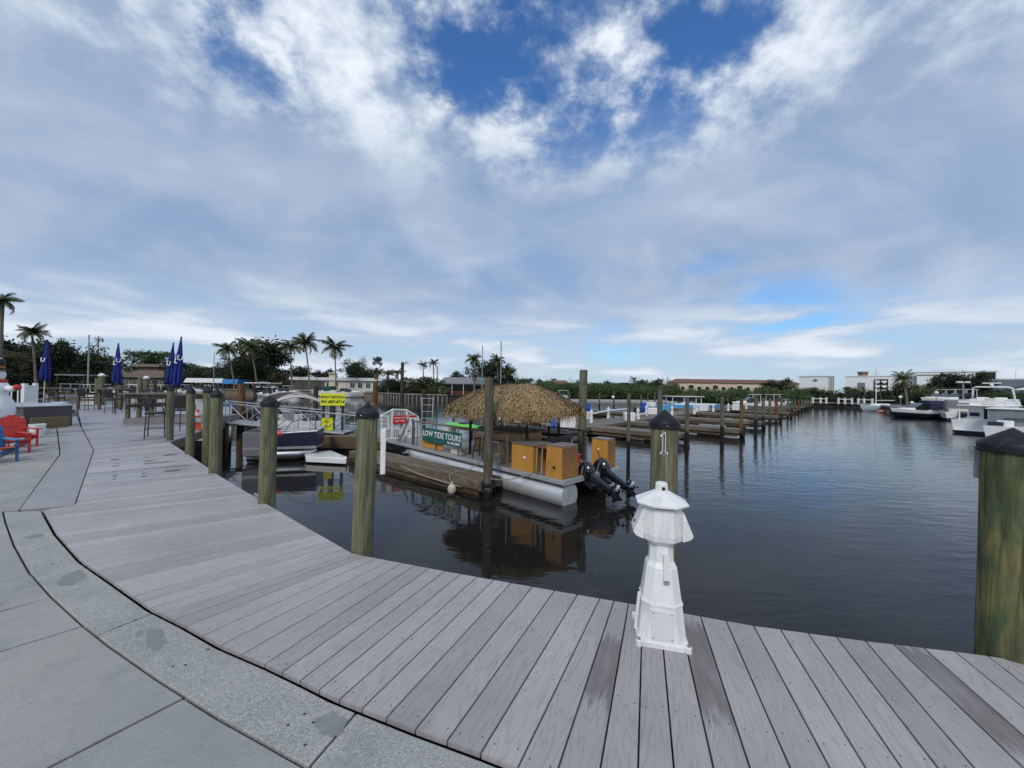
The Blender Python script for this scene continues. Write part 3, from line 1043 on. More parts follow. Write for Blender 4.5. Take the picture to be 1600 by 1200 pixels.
JOINT = [XY(*p) for p in ((5, 798.5), (9, 815), (22, 850), (46, 892), (80, 930), (129, 974), (170, 1006), (212, 1035), (250, 1061), (287, 1084), (340, 1117), (400, 1150), (500, 1206))]
JOINT += [Vector((-0.55, 1.35)), Vector((0.2, 1.15)), Vector((1.0, 0.98)), Vector((2.0, 0.83)), Vector((4.2, 0.60)), (Vector((8.0, 0.55)))]
SJ = arc(JOINT)
def off(poly, d):
    """polyline shifted sideways (positive towards the water)"""
    out = []
    for i, p in enumerate(poly):
        t = (poly[min(i + 1, len(poly) - 1)] - poly[max(i - 1, 0)]).normalized()
        out.append(p + Vector((-t.y, t.x)) * d)
    return out
kin = off(INNER[3:], -0.016)
kout = off(JOINT, 0.007)
SK, SKO = arc(kin), arc(kout)
def seg(poly, ss, a, b_):
    """points of a polyline between two arc lengths"""
    return [at_arc(poly, ss, a)] + [p for p, s in zip(poly, ss) if a + 1e-4 < s < b_ - 1e-4] + [at_arc(poly, ss, b_)]
breaks = [(0.0, 0.0)]
for a_, b2 in (((240, 955), (150, 990)), ((557, 1109), (485, 1192))):
    breaks.append((arc_of(kin, SK, XY(*a_)), arc_of(kout, SKO, XY(*b2))))
breaks += [(arc_of(kin, SK, Vector((1.5, 1.2))), arc_of(kout, SKO, Vector((1.35, 0.93)))), (SK[-1], SKO[-1])]
for (a0, b0), (a1, b1) in zip(breaks, breaks[1:]):
    g = 0.006
    slab('kerb_slab', seg(kin, SK, a0 + g, a1 - g) + list(reversed(seg(kout, SKO, b0 + g, b1 - g))), KERBM, z=-0.012)
# mortar patches in the kerb strip
def patch(px, py, rx, ry, seed):
    c = XY(px, py)
    rr = random.Random(seed)
    t = Vector((0.8, -0.6))
    n_ = Vector((0.6, 0.8))
    pts = []
    for k in range(44):
        a = 2 * PI * k / 44
        q = 1 + 0.16 * math.sin(2 * a + seed) + 0.10 * math.sin(5 * a + seed * 2) + rr.uniform(-0.07, 0.07)
        pts.append(c + t * (math.cos(a) * rx * q) + n_ * (math.sin(a) * ry * q))
    MB().prism([tuple(p) for p in pts], 0.0022, -0.0125).build('mortar_patch', PATCHM, plaza, smooth=False)
patch(517, 1128, 0.075, 0.065, 1)
patch(243, 995, 0.13, 0.05, 2)
patch(218, 987, 0.04, 0.02, 3)
patch(113, 901, 0.17, 0.07, 4)
patch(55, 836, 0.10, 0.05, 5)
stn = MB()
rs = random.Random(9)
for px, py in ((82, 880), (95, 876), (187, 976), (213, 966), (270, 1038), (290, 1036), (325, 1012), (450, 1129), (476, 1112), (477, 1160), (490, 1125)):
    c = XY(px, py)
    a = rs.uniform(0, 3)
    stn.prism([(c.x + 0.010 * math.cos(a + q * 1.05) * rs.uniform(0.6, 1.4), c.y + 0.006 * math.sin(a + q * 1.05)) for q in range(6)], 0.003, -0.013)
stn.build('dark_pebble', mat('dark pebbles', (0.035, 0.033, 0.030), 0.8), plaza, smooth=False, kind='stuff')

jedge = off(JOINT, -0.007)
SE = arc(jedge)
def cross(px0, py0, px1, py1, reach=9.0):
    a, b_ = XY(px0, py0), XY(px1, py1)
    return a, (b_ - a).normalized() * reach
lines_ = [cross(46, 895, 0, 907), cross(129, 975, 0, 1014), cross(287, 1086, 65, 1199)]
lines_ += [(Vector((-0.55, 1.33)), Vector((-1.2, -3.2)).normalized() * 9), (Vector((1.6, 0.88)), Vector((-0.5, -3.2)).normalized() * 9), (Vector((5, 0.58)), Vector((0, -9)))]
for (p0, d0), (p1, d1) in zip(lines_, lines_[1:]):
    s0, s1 = arc_of(jedge, SE, p0), arc_of(jedge, SE, p1)
    g = 0.008
    j = seg(jedge, SE, s0 + g, s1 - g)
    slab('paving_slab', [j[0] + d0] + j + [j[-1] + d1], SLABM)
# slab beyond the first cross joint, then the pale path strip and the slabs along it
p0, d0 = lines_[0]
s0 = arc_of(jedge, SE, p0)
slab('paving_slab', list(reversed(seg(jedge, SE, 0.0, s0 - 0.006))) + [XY(4, 797), XY(-180, 806), p0 + d0 - Vector((0, -0.012))], SLABM)
PA = [XY(*p) for p in ((31, 795), (95, 709), (90, 669))]
PB = [XY(*p) for p in ((116, 789), (146, 703), (127, 668))]
slab('path_slab', [PA[0], PA[1], PA[2], PB[2], PB[1], PB[0]], PATHM, z=-0.006)
slab('paving_slab', [XY(29, 796), XY(93, 709), XY(88, 669), XY(-60, 676), XY(-190, 722), XY(-190, 804)], SLABM, z=-0.010)
slab('paving_slab', [XY(89, 668), XY(126, 667), XY(120, 650), XY(-60, 655), XY(-60, 674)], SLABM, z=-0.012)

# far stretch of decking round the outdoor bar
def clip_strip(poly, o, n_, a, b_):
    """part of a convex polygon between two parallel lines"""
    def cut(pts, keep):
        out = []
        for i in range(len(pts)):
            p, q = pts[i], pts[(i + 1) % len(pts)]
            kp, kq = keep(p), keep(q)
            if kp >= 0:
                out.append(p)
            if (kp >= 0) != (kq >= 0):
                out.append(p.lerp(q, kp / (kp - kq)))
        return out
    pts = cut(poly, lambda p: (p - o).dot(n_) - a)
    return cut(pts, lambda p: b_ - (p - o).dot(n_)) if pts else []
fardeck = MB()
far_poly = [XY(265, 690.4), XY(147, 702.4), XY(128, 667), XY(122, 640), Vector((-46, 27)), Vector((-20, 27)), Vector((-13.2, 17.8)), XY(324, 669)]
dirn = (XY(265, 691) - XY(147, 703)).normalized()
nrm = Vector((-dirn.y, dirn.x))
hull = [Vector(p) for p in far_poly]
o0 = XY(147, 703)
kk = 0
while kk < 190:
    st = clip_strip(hull, o0, nrm, kk * 0.145 + 0.004, kk * 0.145 + 0.141)
    if len(st) >= 3:
        fardeck.prism([tuple(p) for p in st], 0.026, -0.028)
    kk += 1
fd = fardeck.build('far_decking', mat('far decking', (0.275, 0.260, 0.275), 0.5, col2=(0.37, 0.355, 0.372), scale=1.2, stretch=(1, 1, 1), wear=((0.15, 0.135, 0.13), 0.8, 0.56, 0.66)), boardwalk, smooth=False, kind='stuff')
fb = MB()
edge = [XY(265, 690.4), XY(324, 669), Vector((-13.2, 17.8)), Vector((-20, 27))]
for a, b_ in zip(edge, edge[1:]):
    fb.plate([(*a, -0.03), (*b_, -0.03), (*b_, -0.28), (*a, -0.28)], 0.06)
    n = max(1, int((b_ - a).length / 2.2))
    for i in range(n):
        c = a.lerp(b_, (i + 0.5) / n)
        fb.tube((c.x - 0.3, c.y, -0.03), (c.x - 0.3, c.y, -2.3), 0.12, n=8)
fb.build('edge_beam', BARW, boardwalk, smooth=False)
# ------------------------------------------------------------------ boardwalk posts with black caps
def post_mesh(r, h, m, seed, depth=1.3, knots=3):
    rr = random.Random(seed)
    n, k = 28, 30
    ph = [rr.uniform(0, 6) for _ in range(4)]
    rings = []
    for j in range(k + 1):
        z = -depth + (h + depth) * j / k
        tz = z / h
        base = r * (1.0 - 0.035 * tz)
        ring = []
        for i in range(n):
            a = 2 * PI * i / n
            q = base * (1 + 0.012 * math.sin(a * 2 + ph[0]) + 0.010 * math.sin(a * 3 + ph[1] + z * 0.8) + 0.006 * math.sin(z * 5 + ph[2]) + rr.uniform(-0.004, 0.004))
            ring.append((q * math.cos(a), q * math.sin(a), z))
        rings.append(ring)
    mb = MB()
    mb.loft([[Vector(p) for p in ring] for ring in rings])
    return mb

def cap_mb(r, h, flare=1.10, ch=0.115, sk=0.052):
    R_ = r * flare
    return MB().lathe([(R_ * 0.99, h - sk), (R_ * 1.03, h - sk + 0.004), (R_ * 1.03, h - sk + 0.012), (R_, h - sk + 0.016), (R_, h - 0.012), (R_ * 0.985, h), (R_ * 0.94, h + 0.012), (R_ * 0.05, h + ch), (0.0, h + ch + 0.003)], 32)

def dock_post(label, px, py, r, top_py, m, seed, tilt=(0, 0), cap='tall', D=None):
    b = P(px, py, 0.0) if D is None else AT(px, py, D)
    b.z = 0
    apex = AT(px, top_py, b.y).z
    ch = 0.105
    h = apex - ch - 0.003
    t = thing('dock_post', label, 'post', b, 0, 'capped timber posts along the boardwalk')
    t.rotation_euler = (R(tilt[0]), R(0.5 + 0.5 * math.sin(seed * 2.3)), seed * 0.37)
    post_mesh(r, h, m, seed).build('timber_pile', m, t)
    cap_mb(r, h, ch=ch).build('pile_cap', CAPM, t)
    rv = MB()
    for a in (0.3, 2.4, 4.5):
        rv.ball((r * 1.10 * math.cos(a), r * 1.10 * math.sin(a), h - 0.025), 0.007, 6)
    rv.build('cap_screw', STEEL, t, kind='stuff')
    return t, h

p565, h565 = dock_post('treated post with black conical cap carrying a white board, where the boardwalk bends', 566, 856, 0.104, 628, POSTM, 1, (0, 0))
p565.rotation_euler = (0, R(1.3), 0)
p1, h1 = dock_post('treated post bearing a black number 1 behind the white dock pedestal', 1035, 905, 0.117, 640, POSTM, 2)
p1.rotation_euler = (0, R(0.2), 0)
p1565, h1565 = dock_post('stout blotchy treated post with a grey bracket, cut off by the picture edge', 1575, 1017, 0.140, 668, POSTM2, 3)
p1565.rotation_euler = (0, R(1.2), 0)
dock_post('treated post with domed black cap in front of the navy panelled boat', 417, 784, 0.107, 617, POSTM, 4)
dock_post('treated post with black cap beside the grey floating panel', 336, 738, 0.098, 607, POSTM, 5)
dock_post('slim treated post with a pale weathered cap next to the traffic cone', 296, 709, 0.082, 604, POSTM, 6)
dock_post('treated post at the deck corner below the paired blue umbrellas', 265, 688, 0.088, 602, PILEM, 7)
dock_post('shadowed post with black cap standing behind the post by the grey panel', 324, 700, 0.105, 604, POSTM, 8)

# the numeral on the post behind the pedestal, and its twin at the picture edge
def numeral(parent, r, z, ang, hh):
    k = hh / 1.0
    o2 = [(-0.17, 0), (0.17, 0), (0.17, 0.09), (0.065, 0.11), (0.065, 1.0), (0.0, 1.0), (-0.17, 0.85), (-0.155, 0.79), (-0.065, 0.83), (-0.065, 0.11), (-0.17, 0.09)]
    i2 = [(-0.135, 0.03), (0.135, 0.03), (0.135, 0.065), (0.035, 0.085), (0.035, 0.965), (0.01, 0.965), (-0.10, 0.865), (-0.035, 0.86), (-0.035, 0.085), (-0.135, 0.065)]
    g = bpy.data.objects.new('number_plate', MB().prism([(x * k, y * k) for x, y in o2], 0.008).mesh('number_plate', WINK, False))
    COL.objects.link(g)
    g.parent = parent
    g.location = (r * math.cos(ang), r * math.sin(ang), z)
    g.rotation_euler = (R(90), 0, ang + R(90))
    g['label'] = 'number 1 with pale outline'
    q = link_mesh('numeral_face', MB().prism([(x * k, y * k) for x, y in i2], 0.003).mesh('numeral_face', INK, False), g, (0, 0, 0.0085))
    return g
numeral(p1, 0.113, h1 - 0.265, R(-113), 0.185)
numeral(p1565, 0.139, h1565 - 0.275, R(-99), 0.17)
MB().box((-0.088, 0.112, h1565 - 0.15), (0.03, 0.055, 0.19), rz=R(128)).build('grey_bracket', GREYPL, p1565, bevel=0.004)

# white board fixed to the side of the bend post
wb = P(588, 800, 0)
wbt = thing('notice_board', 'tall white blank board edge-on beside the post at the bend', 'board', (p565.location.x + 0.175, p565.location.y + 0.06, 0.52), R(18))
MB().box((0, 0, 0.465), (0.05, 0.30, 0.44)).build('panel', WHITE, wbt, bevel=0.006)
for z_ in (0.35, 0.58):
    MB().box((-0.045, 0.02, z_), (0.05, 0.06, 0.05)).build('bracket', GALV, wbt)

# ------------------------------------------------------------------ white utility pedestal, shaped like a little mill
def octo(w, c, z, d=None):
    d = d or w
    x, y = w / 2, d / 2
    return [Vector(p) for p in ((-x + c, -y, z), (x - c, -y, z), (x, -y + c, z), (x, y - c, z), (x - c, y, z), (-x + c, y, z), (-x, y - c, z), (-x, -y + c, z))]
pc = P(1031, 991, 0)
ped = thing('dock_pedestal', 'white mill-shaped dock power pedestal standing on the plank edge', 'pedestal', (pc.x, pc.y, 0), R(-13))
PH = 1.0
base = MB()
base.loft([octo(0.315, 0.035, 0.0), octo(0.315, 0.035, 0.030), octo(0.300, 0.04, 0.034)])
for sx in (-1, 1):
    for sy in (-1, 1):
        base.lathe([(0.021, 0.0), (0.021, 0.034), (0.017, 0.040), (0, 0.040)], 10, (sx * 0.148, sy * 0.148, 0))
bs = base.build('base_plate', WHITEPL, ped, smooth=False, bevel=0.0012)
for sx in (-1, 1):
    MB().lathe([(0.011, 0.042), (0.011, 0.050), (0, 0.050)], 6, (sx * 0.150, -0.150, 0)).build('anchor_nut', GALV, bs)
lower = MB().loft([octo(0.295, 0.052, 0.030), octo(0.248, 0.050, 0.250)])
lo_o = lower.build('lower_cabinet', WHITEPL, ped, smooth=False, bevel=0.0012)
MB().loft([octo(0.258, 0.052, 0.248), octo(0.258, 0.052, 0.262)]).build('seam_band', WHITEPL, lo_o, smooth=False, bevel=0.0012)
ap = MB()
apm = Matrix.Rotation(math.atan2(0.0235, 0.22), 4, 'X')
ap.box((0, 0, 0), (0.135, 0.006, 0.175), m=apm.inverted())
apo = ap.build('access_panel', mat('panel grey white', (0.66, 0.67, 0.67), 0.45, var=0.04), lo_o, loc=(-0.005, -0.1395, 0.138), smooth=False, bevel=0.0012)
sc_ = MB()
for sx in (-1, 1):
    for sz in (-1, 1):
        sc_.ball((sx * 0.056, -0.004 + sz * 0.008, sz * 0.075), 0.005, 6)
sc_.build('panel_screw', GALV, apo, kind='stuff')
up = MB().loft([octo(0.246, 0.055, 0.262), octo(0.190, 0.045, 0.480), octo(0.152, 0.040, 0.512), octo(0.146, 0.040, 0.620)])
upo = up.build('tapered_body', WHITEPL, ped, smooth=False, bevel=0.0012)
MB().box((0, -0.108, 0.37), (0.012, 0.008, 0.21), m=Matrix.Rotation(-math.atan2(0.028, 0.218), 4, 'X')).build('centre_rib', WHITEPL, upo)
hp = MB().box((0.018, -0.100, 0.500), (0.036, 0.058, 0.155))
hpo = hp.build('hasp_cover', WHITEPL, upo, smooth=False, bevel=0.0012)
MB().box((0.018, -0.113, 0.412), (0.036, 0.032, 0.022)).tube((0.010, -0.130, 0.412), (0.010, -0.126, 0.412), 0.007).build('hasp_lock', STEEL, hpo)
MB().tube((-0.160, -0.02, 0.03), (-0.138, -0.03, 0.28), 0.011).build('conduit', WHITEPL, lo_o)
head = MB().loft([octo(0.150, 0.042, 0.622), octo(0.246, 0.062, 0.662), octo(0.258, 0.066, 0.700), octo(0.240, 0.062, 0.872)])
heo = head.build('socket_head', WHITEPL, ped, smooth=False, bevel=0.0012)
MB().box((0, -0.127, 0.775), (0.012, 0.008, 0.19)).build('head_rib', WHITEPL, heo)
for sx in (-1, 1):
    fl_ = MB()
    a, b_, c_ = (sx * 0.118, 0.850), (sx * 0.186, 0.706), (sx * 0.122, 0.664)
    fl_.loft([[Vector((x, y, z)) for x, z in (a, (sx * 0.128, 0.850), b_, (sx * 0.168, 0.682), c_)] for y in (-0.088, 0.088)])
    fo_ = fl_.build('socket_cover', WHITEPL, heo, smooth=False, bevel=0.0012)
    MB().tube((sx * 0.132, -0.092, 0.80), (sx * 0.132, 0.092, 0.80), 0.009).build('cover_hinge', WHITEPL, fo_)
    if sx < 0:
        MB().lathe([(0.011, 0), (0.011, 0.004), (0, 0.004)], 10, (-0.172, 0.0, 0.752), Matrix.Rotation(R(-64), 3, 'Y')).build('socket_hole', BLACK, fo_)
MB().loft([octo(0.222, 0.06, 0.870), octo(0.222, 0.06, 0.892)]).build('light_lens', BRASS, ped)
roof = MB().loft([octo(0.318, 0.088, 0.890), octo(0.324, 0.09, 0.902), octo(0.080, 0.022, 0.972)])
ro = roof.build('roof_cap', WHITEPL, ped, smooth=False, bevel=0.0012)
kn = MB().loft([octo(0.078, 0.02, 0.966), octo(0.074, 0.02, 1.018), octo(0.056, 0.016, 1.026)])
kno = kn.build('finial', WHITEPL, ro, smooth=False, bevel=0.0012)
MB().tube((0.008, -0.041, 0.990), (0.008, -0.034, 0.990), 0.012, n=14).build('photocell', GLASSD, kno)

# coiled mooring cleat on the plank edge
cl = P(402, 779, 0)
ct = thing('dock_cleat', 'small pale metal cleat on the deck edge beside the domed-cap post', 'cleat', (cl.x, cl.y, 0), R(-40))
MB().tube((-0.11, 0, 0.05), (0.11, 0, 0.05), 0.013).build('horn', GALV, ct)
MB().tube((-0.04, 0, 0), (-0.03, 0, 0.05), 0.014).tube((0.04, 0, 0), (0.03, 0, 0.05), 0.014).build('foot', GALV, ct)

# ------------------------------------------------------------------ Adirondack chairs and the snowman
def adirondack(label, loc, rz, body, arm, back, seatc):
    t = thing('adirondack_chair', label, 'chair', loc, rz, 'painted Adirondack chairs')
    # sits facing +x
    s = MB()
    for i in range(5):
        x = -0.22 + i * 0.115
        s.box((x, 0, 0.36 - 0.0 + 0.10 * (x + 0.22) / 0.5 - 0.06), (0.10, 0.52, 0.022))
    s.build('seat', seatc, t)
    b = MB()
    for i in range(6):
        y = -0.225 + i * 0.09
        hgt = 0.80 - 0.05 * abs(i - 2.5)
        b.box((-0.24 - hgt * 0.19, y, 0.28 + hgt / 2), (0.022, 0.082, hgt), m=Matrix.Rotation(R(-21), 4, 'Y'))
    for z, x in ((0.42, -0.255), (0.80, -0.40)):
        b.box((x - 0.03, 0, z), (0.03, 0.54, 0.06), m=Matrix.Rotation(R(-21), 4, 'Y'))
    b.build('backrest', back, t)
    for sy in (-1, 1):
        MB().prism([(-0.52, sy * 0.26 - 0.05), (0.34, sy * 0.29 - 0.08), (0.36, sy * 0.29 + 0.08), (-0.52, sy * 0.26 + 0.05)], 0.025, 0.575).build('armrest', arm, t)
        MB().box((0.27, sy * 0.285, 0.287), (0.10, 0.025, 0.575)).build('leg', body, t)
        MB().plate([(0.30, sy * 0.25, 0.40), (0.30, sy * 0.25, 0.30), (-0.62, sy * 0.25, 0.0), (-0.72, sy * 0.25, 0.0), (-0.40, sy * 0.25, 0.25)], 0.025).build('leg', body, t)
        MB().plate([(0.23, sy * 0.285, 0.575), (0.33, sy * 0.285, 0.575), (0.27, sy * 0.285, 0.45)], 0.03).build('arm_bracket', body, t)
    t.scale = (0.80, 0.80, 0.76)
    return t
c0 = P(-10, 722, 0)
adirondack('blue Adirondack chair with turquoise arms and orange seat, nearest of the painted chairs', (c0.x, c0.y, -0.01), R(-20), BLUEC, TURQ, BLUEC, ORG2)
c1 = P(14, 708, 0)
adirondack('red Adirondack chair standing just behind the blue one', (c1.x, c1.y, -0.01), R(-20), RED, RED, RED, RED)
c2 = P(29, 698, 0)
adirondack('red Adirondack chair beside the snowman, farther along than the other red one', (c2.x, c2.y, -0.01), R(-20), RED, RED, RED, RED)

sn = P(-8, 683, 0)
pl = thing('snowman_platform', 'low grey planter platform carrying the snowman', 'platform', (sn.x - 0.5, sn.y + 0.1, 0), R(-40))
MB().box((0, 0, 0.22), (1.9, 1.3, 0.44)).build('box_body', GREYPL, pl, bevel=0.01)
MB().box((0, 0, 0.462), (2.0, 1.4, 0.045)).build('top_board', PATHM, pl, bevel=0.006)
sm_ = thing('snowman', 'white snowman figure with black top hat, red scarf and red mittens beside the chairs', 'snowman', (sn.x - 0.06, sn.y, 0.485), R(-62))
sm_.scale = (0.86, 0.86, 0.97)
MB().lathe([(0.30, 0), (0.43, 0.10), (0.47, 0.32), (0.42, 0.56), (0.31, 0.74), (0.30, 0.80), (0.335, 0.93), (0.31, 1.08), (0.22, 1.18), (0.0, 1.20)], 24).build('body', SNOW, sm_)
hd = MB().ball((0, 0, 1.37), 0.245, 20, (1, 1, 1.05)).build('head', SNOW, sm_)
ht = MB().lathe([(0.0, 1.505), (0.32, 1.505), (0.325, 1.525), (0.22, 1.54), (0.205, 1.56), (0.215, 1.82), (0.20, 1.845), (0, 1.845)], 22).build('top_hat', INK, sm_)
MB().lathe([(0.213, 1.56), (0.218, 1.565), (0.219, 1.62), (0.213, 1.625)], 22).build('hat_band', ORG2, ht)
MB().ball((0.02, 0, 1.845), 0.17, 14, (1, 1, 0.22)).build('hat_snow', SNOW, ht)
MB().lathe([(0.20, 1.12), (0.27, 1.13), (0.285, 1.18), (0.27, 1.225), (0.20, 1.23)], 20).loft([[Vector((0.24, -0.10, 1.2)), Vector((0.24, 0.06, 1.2)), Vector((0.29, 0.06, 1.2)), Vector((0.29, -0.10, 1.2))], [Vector((0.31, -0.06, 0.80)), Vector((0.31, 0.07, 0.80)), Vector((0.35, 0.07, 0.80)), Vector((0.35, -0.06, 0.80))]]).build('scarf', RED, sm_)
MB().tube((0.23, 0, 1.38), (0.42, 0, 1.37), 0.035, 0.004, 10).build('carrot_nose', ORG2, hd)
for sy in (-1, 1):
    MB().ball((0.20, sy * 0.085, 1.45), 0.028, 8).build('eye', INK, hd)
    MB().ball((0.185, sy * 0.14, 1.35), 0.055, 10, (0.5, 1, 0.9)).build('cheek', RED, hd)
    am = MB().pipe([(0.05, sy * 0.28, 0.98), (0.12, sy * 0.45, 0.94), (0.22, sy * 0.58, 0.98)], 0.08, 10, (0.09, 0.085, 0.07)).build('arm', SNOW, sm_)
    MB().ball((0.26, sy * 0.64, 0.99), 0.10, 10, (1, 1, 0.9)).build('mitten', RED, am)
for z in (0.62, 0.42, 0.24):
    MB().ball((0.40 if z > 0.5 else 0.455, 0, z), 0.035, 8).build('button', INK, sm_)
MB().tube((0.40, 0.20, 0.02), (0.42, 0.24, 0.42), 0.035, 0.03).build('broom_handle', TAN, sm_)

# white railing behind the snowman
r0, r1 = P(37, 664, 0), P(54, 653, 0)
wf = thing('white_railing', 'white picket railing between the snowman and the grey planter box', 'railing', (0, 0, 0))
q0, q1 = Vector((r0.x, r0.y, 0)), Vector((r1.x, r1.y, 0))
MB().box((q0.x, q0.y, 0.77), (0.13, 0.13, 1.54)).build('post', WHITE, wf, bevel=0.01)
MB().box((q1.x, q1.y, 0.77), (0.13, 0.13, 1.54)).build('post', WHITE, wf, bevel=0.01)
qm = q0 + Vector((-1.6, -1.0, 0))
for z in (0.30, 1.42):
    MB().tube((q0.x, q0.y, z), (q1.x, q1.y, z), 0.035, n=4).build('rail', WHITE, wf)
    MB().tube((q0.x, q0.y, z), (qm.x, qm.y, z), 0.035, n=4).build('rail', WHITE, wf)
for i in range(1, 22):
    c = q0.lerp(q1, i / 22)
    MB().box((c.x, c.y, 0.86), (0.03, 0.03, 1.14)).build('picket', WHITE, wf)
for i in range(1, 12):
    c = q0.lerp(qm, i / 12)
    MB().box((c.x, c.y, 0.86), (0.03, 0.03, 1.14)).build('picket', WHITE, wf)

# planter box with things on its lid
b0, b1 = P(46, 669.6, 0), P(122, 664.4, 0)
pb = thing('storage_box', 'long low grey composite storage box near the white railing', 'box', ((b0.x + b1.x) / 2 - 0.6, (b0.y + b1.y) / 2, 0), math.atan2(b1.y - b0.y, b1.x - b0.x))
Lb = (b1 - b0).length
MB().box((0.0, 0, 0.36), (Lb, 1.1, 0.72)).build('box_body', mat('taupe composite', (0.105, 0.090, 0.090), 0.6, var=0.12, stretch=(0.4, 1, 5)), pb, bevel=0.01)
MB().box((0.0, 0, 0.737), (Lb + 0.06, 1.16, 0.035)).build('lid', GREYPL, pb, bevel=0.006)
tb = P(77, 668.6, 0)
t2 = thing('wood_panel', 'tan plywood panel leaning on the front of the grey storage box', 'panel', (tb.x + 0.02, tb.y, 0), pb.rotation_euler.z)
MB().box((0, 0, 0.19), (0.95, 0.04, 0.38), m=Matrix.Rotation(R(8), 4, 'X')).build('board', mat('tan plywood', (0.22, 0.17, 0.09), 0.7), t2)
cv = thing('folded_cover', 'crumpled pale plastic cover lying on the grey storage box', 'cover', (pb.location.x + 0.05, pb.location.y, 0.756), pb.rotation_euler.z)
cm = MB()
rc = random.Random(5)
rings = []
for j in range(9):
    x = -0.75 + j * 0.18
    rings.append([Vector((x, -0.35 * q + rc.uniform(-0.05, 0.05), 0.0 if k in (0, 4) else 0.05 + rc.uniform(0, 0.10))) for k, q in enumerate((1, 0.6, 0, -0.6, -1))])
cm.loft(rings)
cm.build('cloth', mat('pale plastic cover', (0.42, 0.44, 0.47), 0.3, var=0.2), cv)
bt = thing('white_bin', 'small white bucket between the red chairs and the wood panel', 'bucket', P(58, 683, 0))
MB().lathe([(0.13, 0), (0.17, 0.36), (0.175, 0.38), (0.16, 0.38), (0.12, 0.04), (0, 0.04)], 16).build('bucket', WHITEPL, bt)

# ------------------------------------------------------------------ bar stools, bars
def stool_proto():
    t = thing('bar_stool', 'x', 'bar stool', (0, 0, 0), 0, 'dark woven bar stools around the outdoor bar')
    MB().box((0, 0, 0.735), (0.46, 0.48, 0.07)).build('seat', DARKMET, t, bevel=0.015)
    MB().box((-0.235, 0, 1.02), (0.035, 0.48, 0.46), m=Matrix.Rotation(R(-7), 4, 'Y')).build('backrest', DARKMET, t, bevel=0.012)
    for sx in (-1, 1):
        for sy in (-1, 1):
            MB().tube((sx * 0.20, sy * 0.21, 0.72), (sx * 0.225, sy * 0.235, 0), 0.016, n=6).build('leg', DARKMET, t)
    for sy in (-1, 1):
        MB().pipe([(-0.22, sy * 0.245, 0.95), (0.05, sy * 0.25, 0.95), (0.16, sy * 0.25, 0.93), (0.20, sy * 0.24, 0.74)], 0.018, 6).build('armrest', DARKMET, t)
    f = MB()
    z = 0.27
    c = [(-0.215, -0.225, z), (0.215, -0.225, z), (0.215, 0.225, z), (-0.215, 0.225, z)]
    for a, b_ in zip(c, c[1:] + c[:1]):
        f.tube(a, b_, 0.011, n=5)
    f.build('footrest', DARKMET, t)
    return t
stool0 = stool_proto()
stool_spots = [
    (244, 683, R(35), 'dark woven bar stool out in the open before the deck corner post'),
    (286, 674, R(100), 'dark bar stool half hidden between the corner post and the slim post'),
    (135, 641, R(80), 'dark bar stool with its back to the open deck at the long timber counter'),
    (177, 645, R(85), 'dark bar stool at the end of the long counter by the bar frame'),
    (88, 642, R(80), 'dark bar stool behind the lid of the grey storage box'),
    (200, 640, R(-95), 'bar stool tucked behind the bar nearest its open corner'),
    (222, 641, R(-95), 'middle one of the stools tucked behind the bar'),
    (243, 643, R(-95), 'bar stool tucked behind the bar closest to the corner post'),
]
for i, (px, py, rz, lab) in enumerate(stool_spots):
    b = P(px, py, 0)
    if i == 0:
        stool0.location, stool0.rotation_euler, stool0['label'] = (b.x, b.y, 0), (0, 0, rz), lab
    else:
        dup(stool0, lab, (b.x, b.y, 0), rz)

f0, f1, f2 = P(192, 663, 0), P(262, 662.5, 0), P(181, 651, 0)
bx = (f1 - f0).normalized()
by = Vector((-bx.y, bx.x, 0))
bar = thing('outdoor_bar', 'grey timber outdoor bar on a raised base with open shelves', 'bar counter', (f0.x, f0.y, 0), math.atan2(bx.y, bx.x))
LB, DB = (f1 - f0).length + 1.5, 2.6
MB().box((LB / 2, DB / 2, 0.11), (LB, DB, 0.22)).build('base_platform', mat('bar base boards', (0.20, 0.19, 0.19), 0.6, var=0.1), bar, bevel=0.01)
MB().box((LB / 2, 0.28, 1.19), (LB + 0.3, 0.75, 0.055)).build('counter_top', BARW, bar, bevel=0.006)
MB().box((0.22, DB / 2, 1.188), (0.72, DB + 0.1, 0.052)).build('counter_top', BARW, bar, bevel=0.006)
for x in (0.07, LB * 0.5, LB - 0.07):
    MB().box((x, 0.12, 0.69), (0.12, 0.12, 0.945)).build('leg', BARWZ, bar, bevel=0.006)
for y in (0.75, 1.5, DB - 0.1):
    MB().box((0.07, y, 0.69), (0.12, 0.12, 0.945)).build('leg', BARWZ, bar, bevel=0.006)
MB().box((LB / 2, 0.10, 1.08), (LB, 0.05, 0.16)).build('apron', BARW, bar)
MB().box((0.06, DB / 2, 0.70), (0.05, DB, 0.12)).build('shelf_rail', BARW, bar)

g0, g1 = AT(52, 606, 22.5), AT(190, 606.5, 22.5)
lc = thing('long_counter', 'long weathered timber drink counter along the far deck edge', 'counter', ((g0.x + g1.x) / 2, 22.5, 0), 0)
Ln = g1.x - g0.x
MB().box((0, 0, 1.22), (Ln, 0.50, 0.06)).build('counter_top', BARW, lc, bevel=0.006)
for z in (0.92, 0.55):
    MB().box((0, 0.12, z), (Ln, 0.05, 0.14)).build('rail', BARW, lc)
for i in range(5):
    MB().box((-Ln / 2 + 0.1 + i * (Ln - 0.2) / 4, 0.05, 0.595), (0.14, 0.09, 1.19)).build('leg', BARWZ, lc)

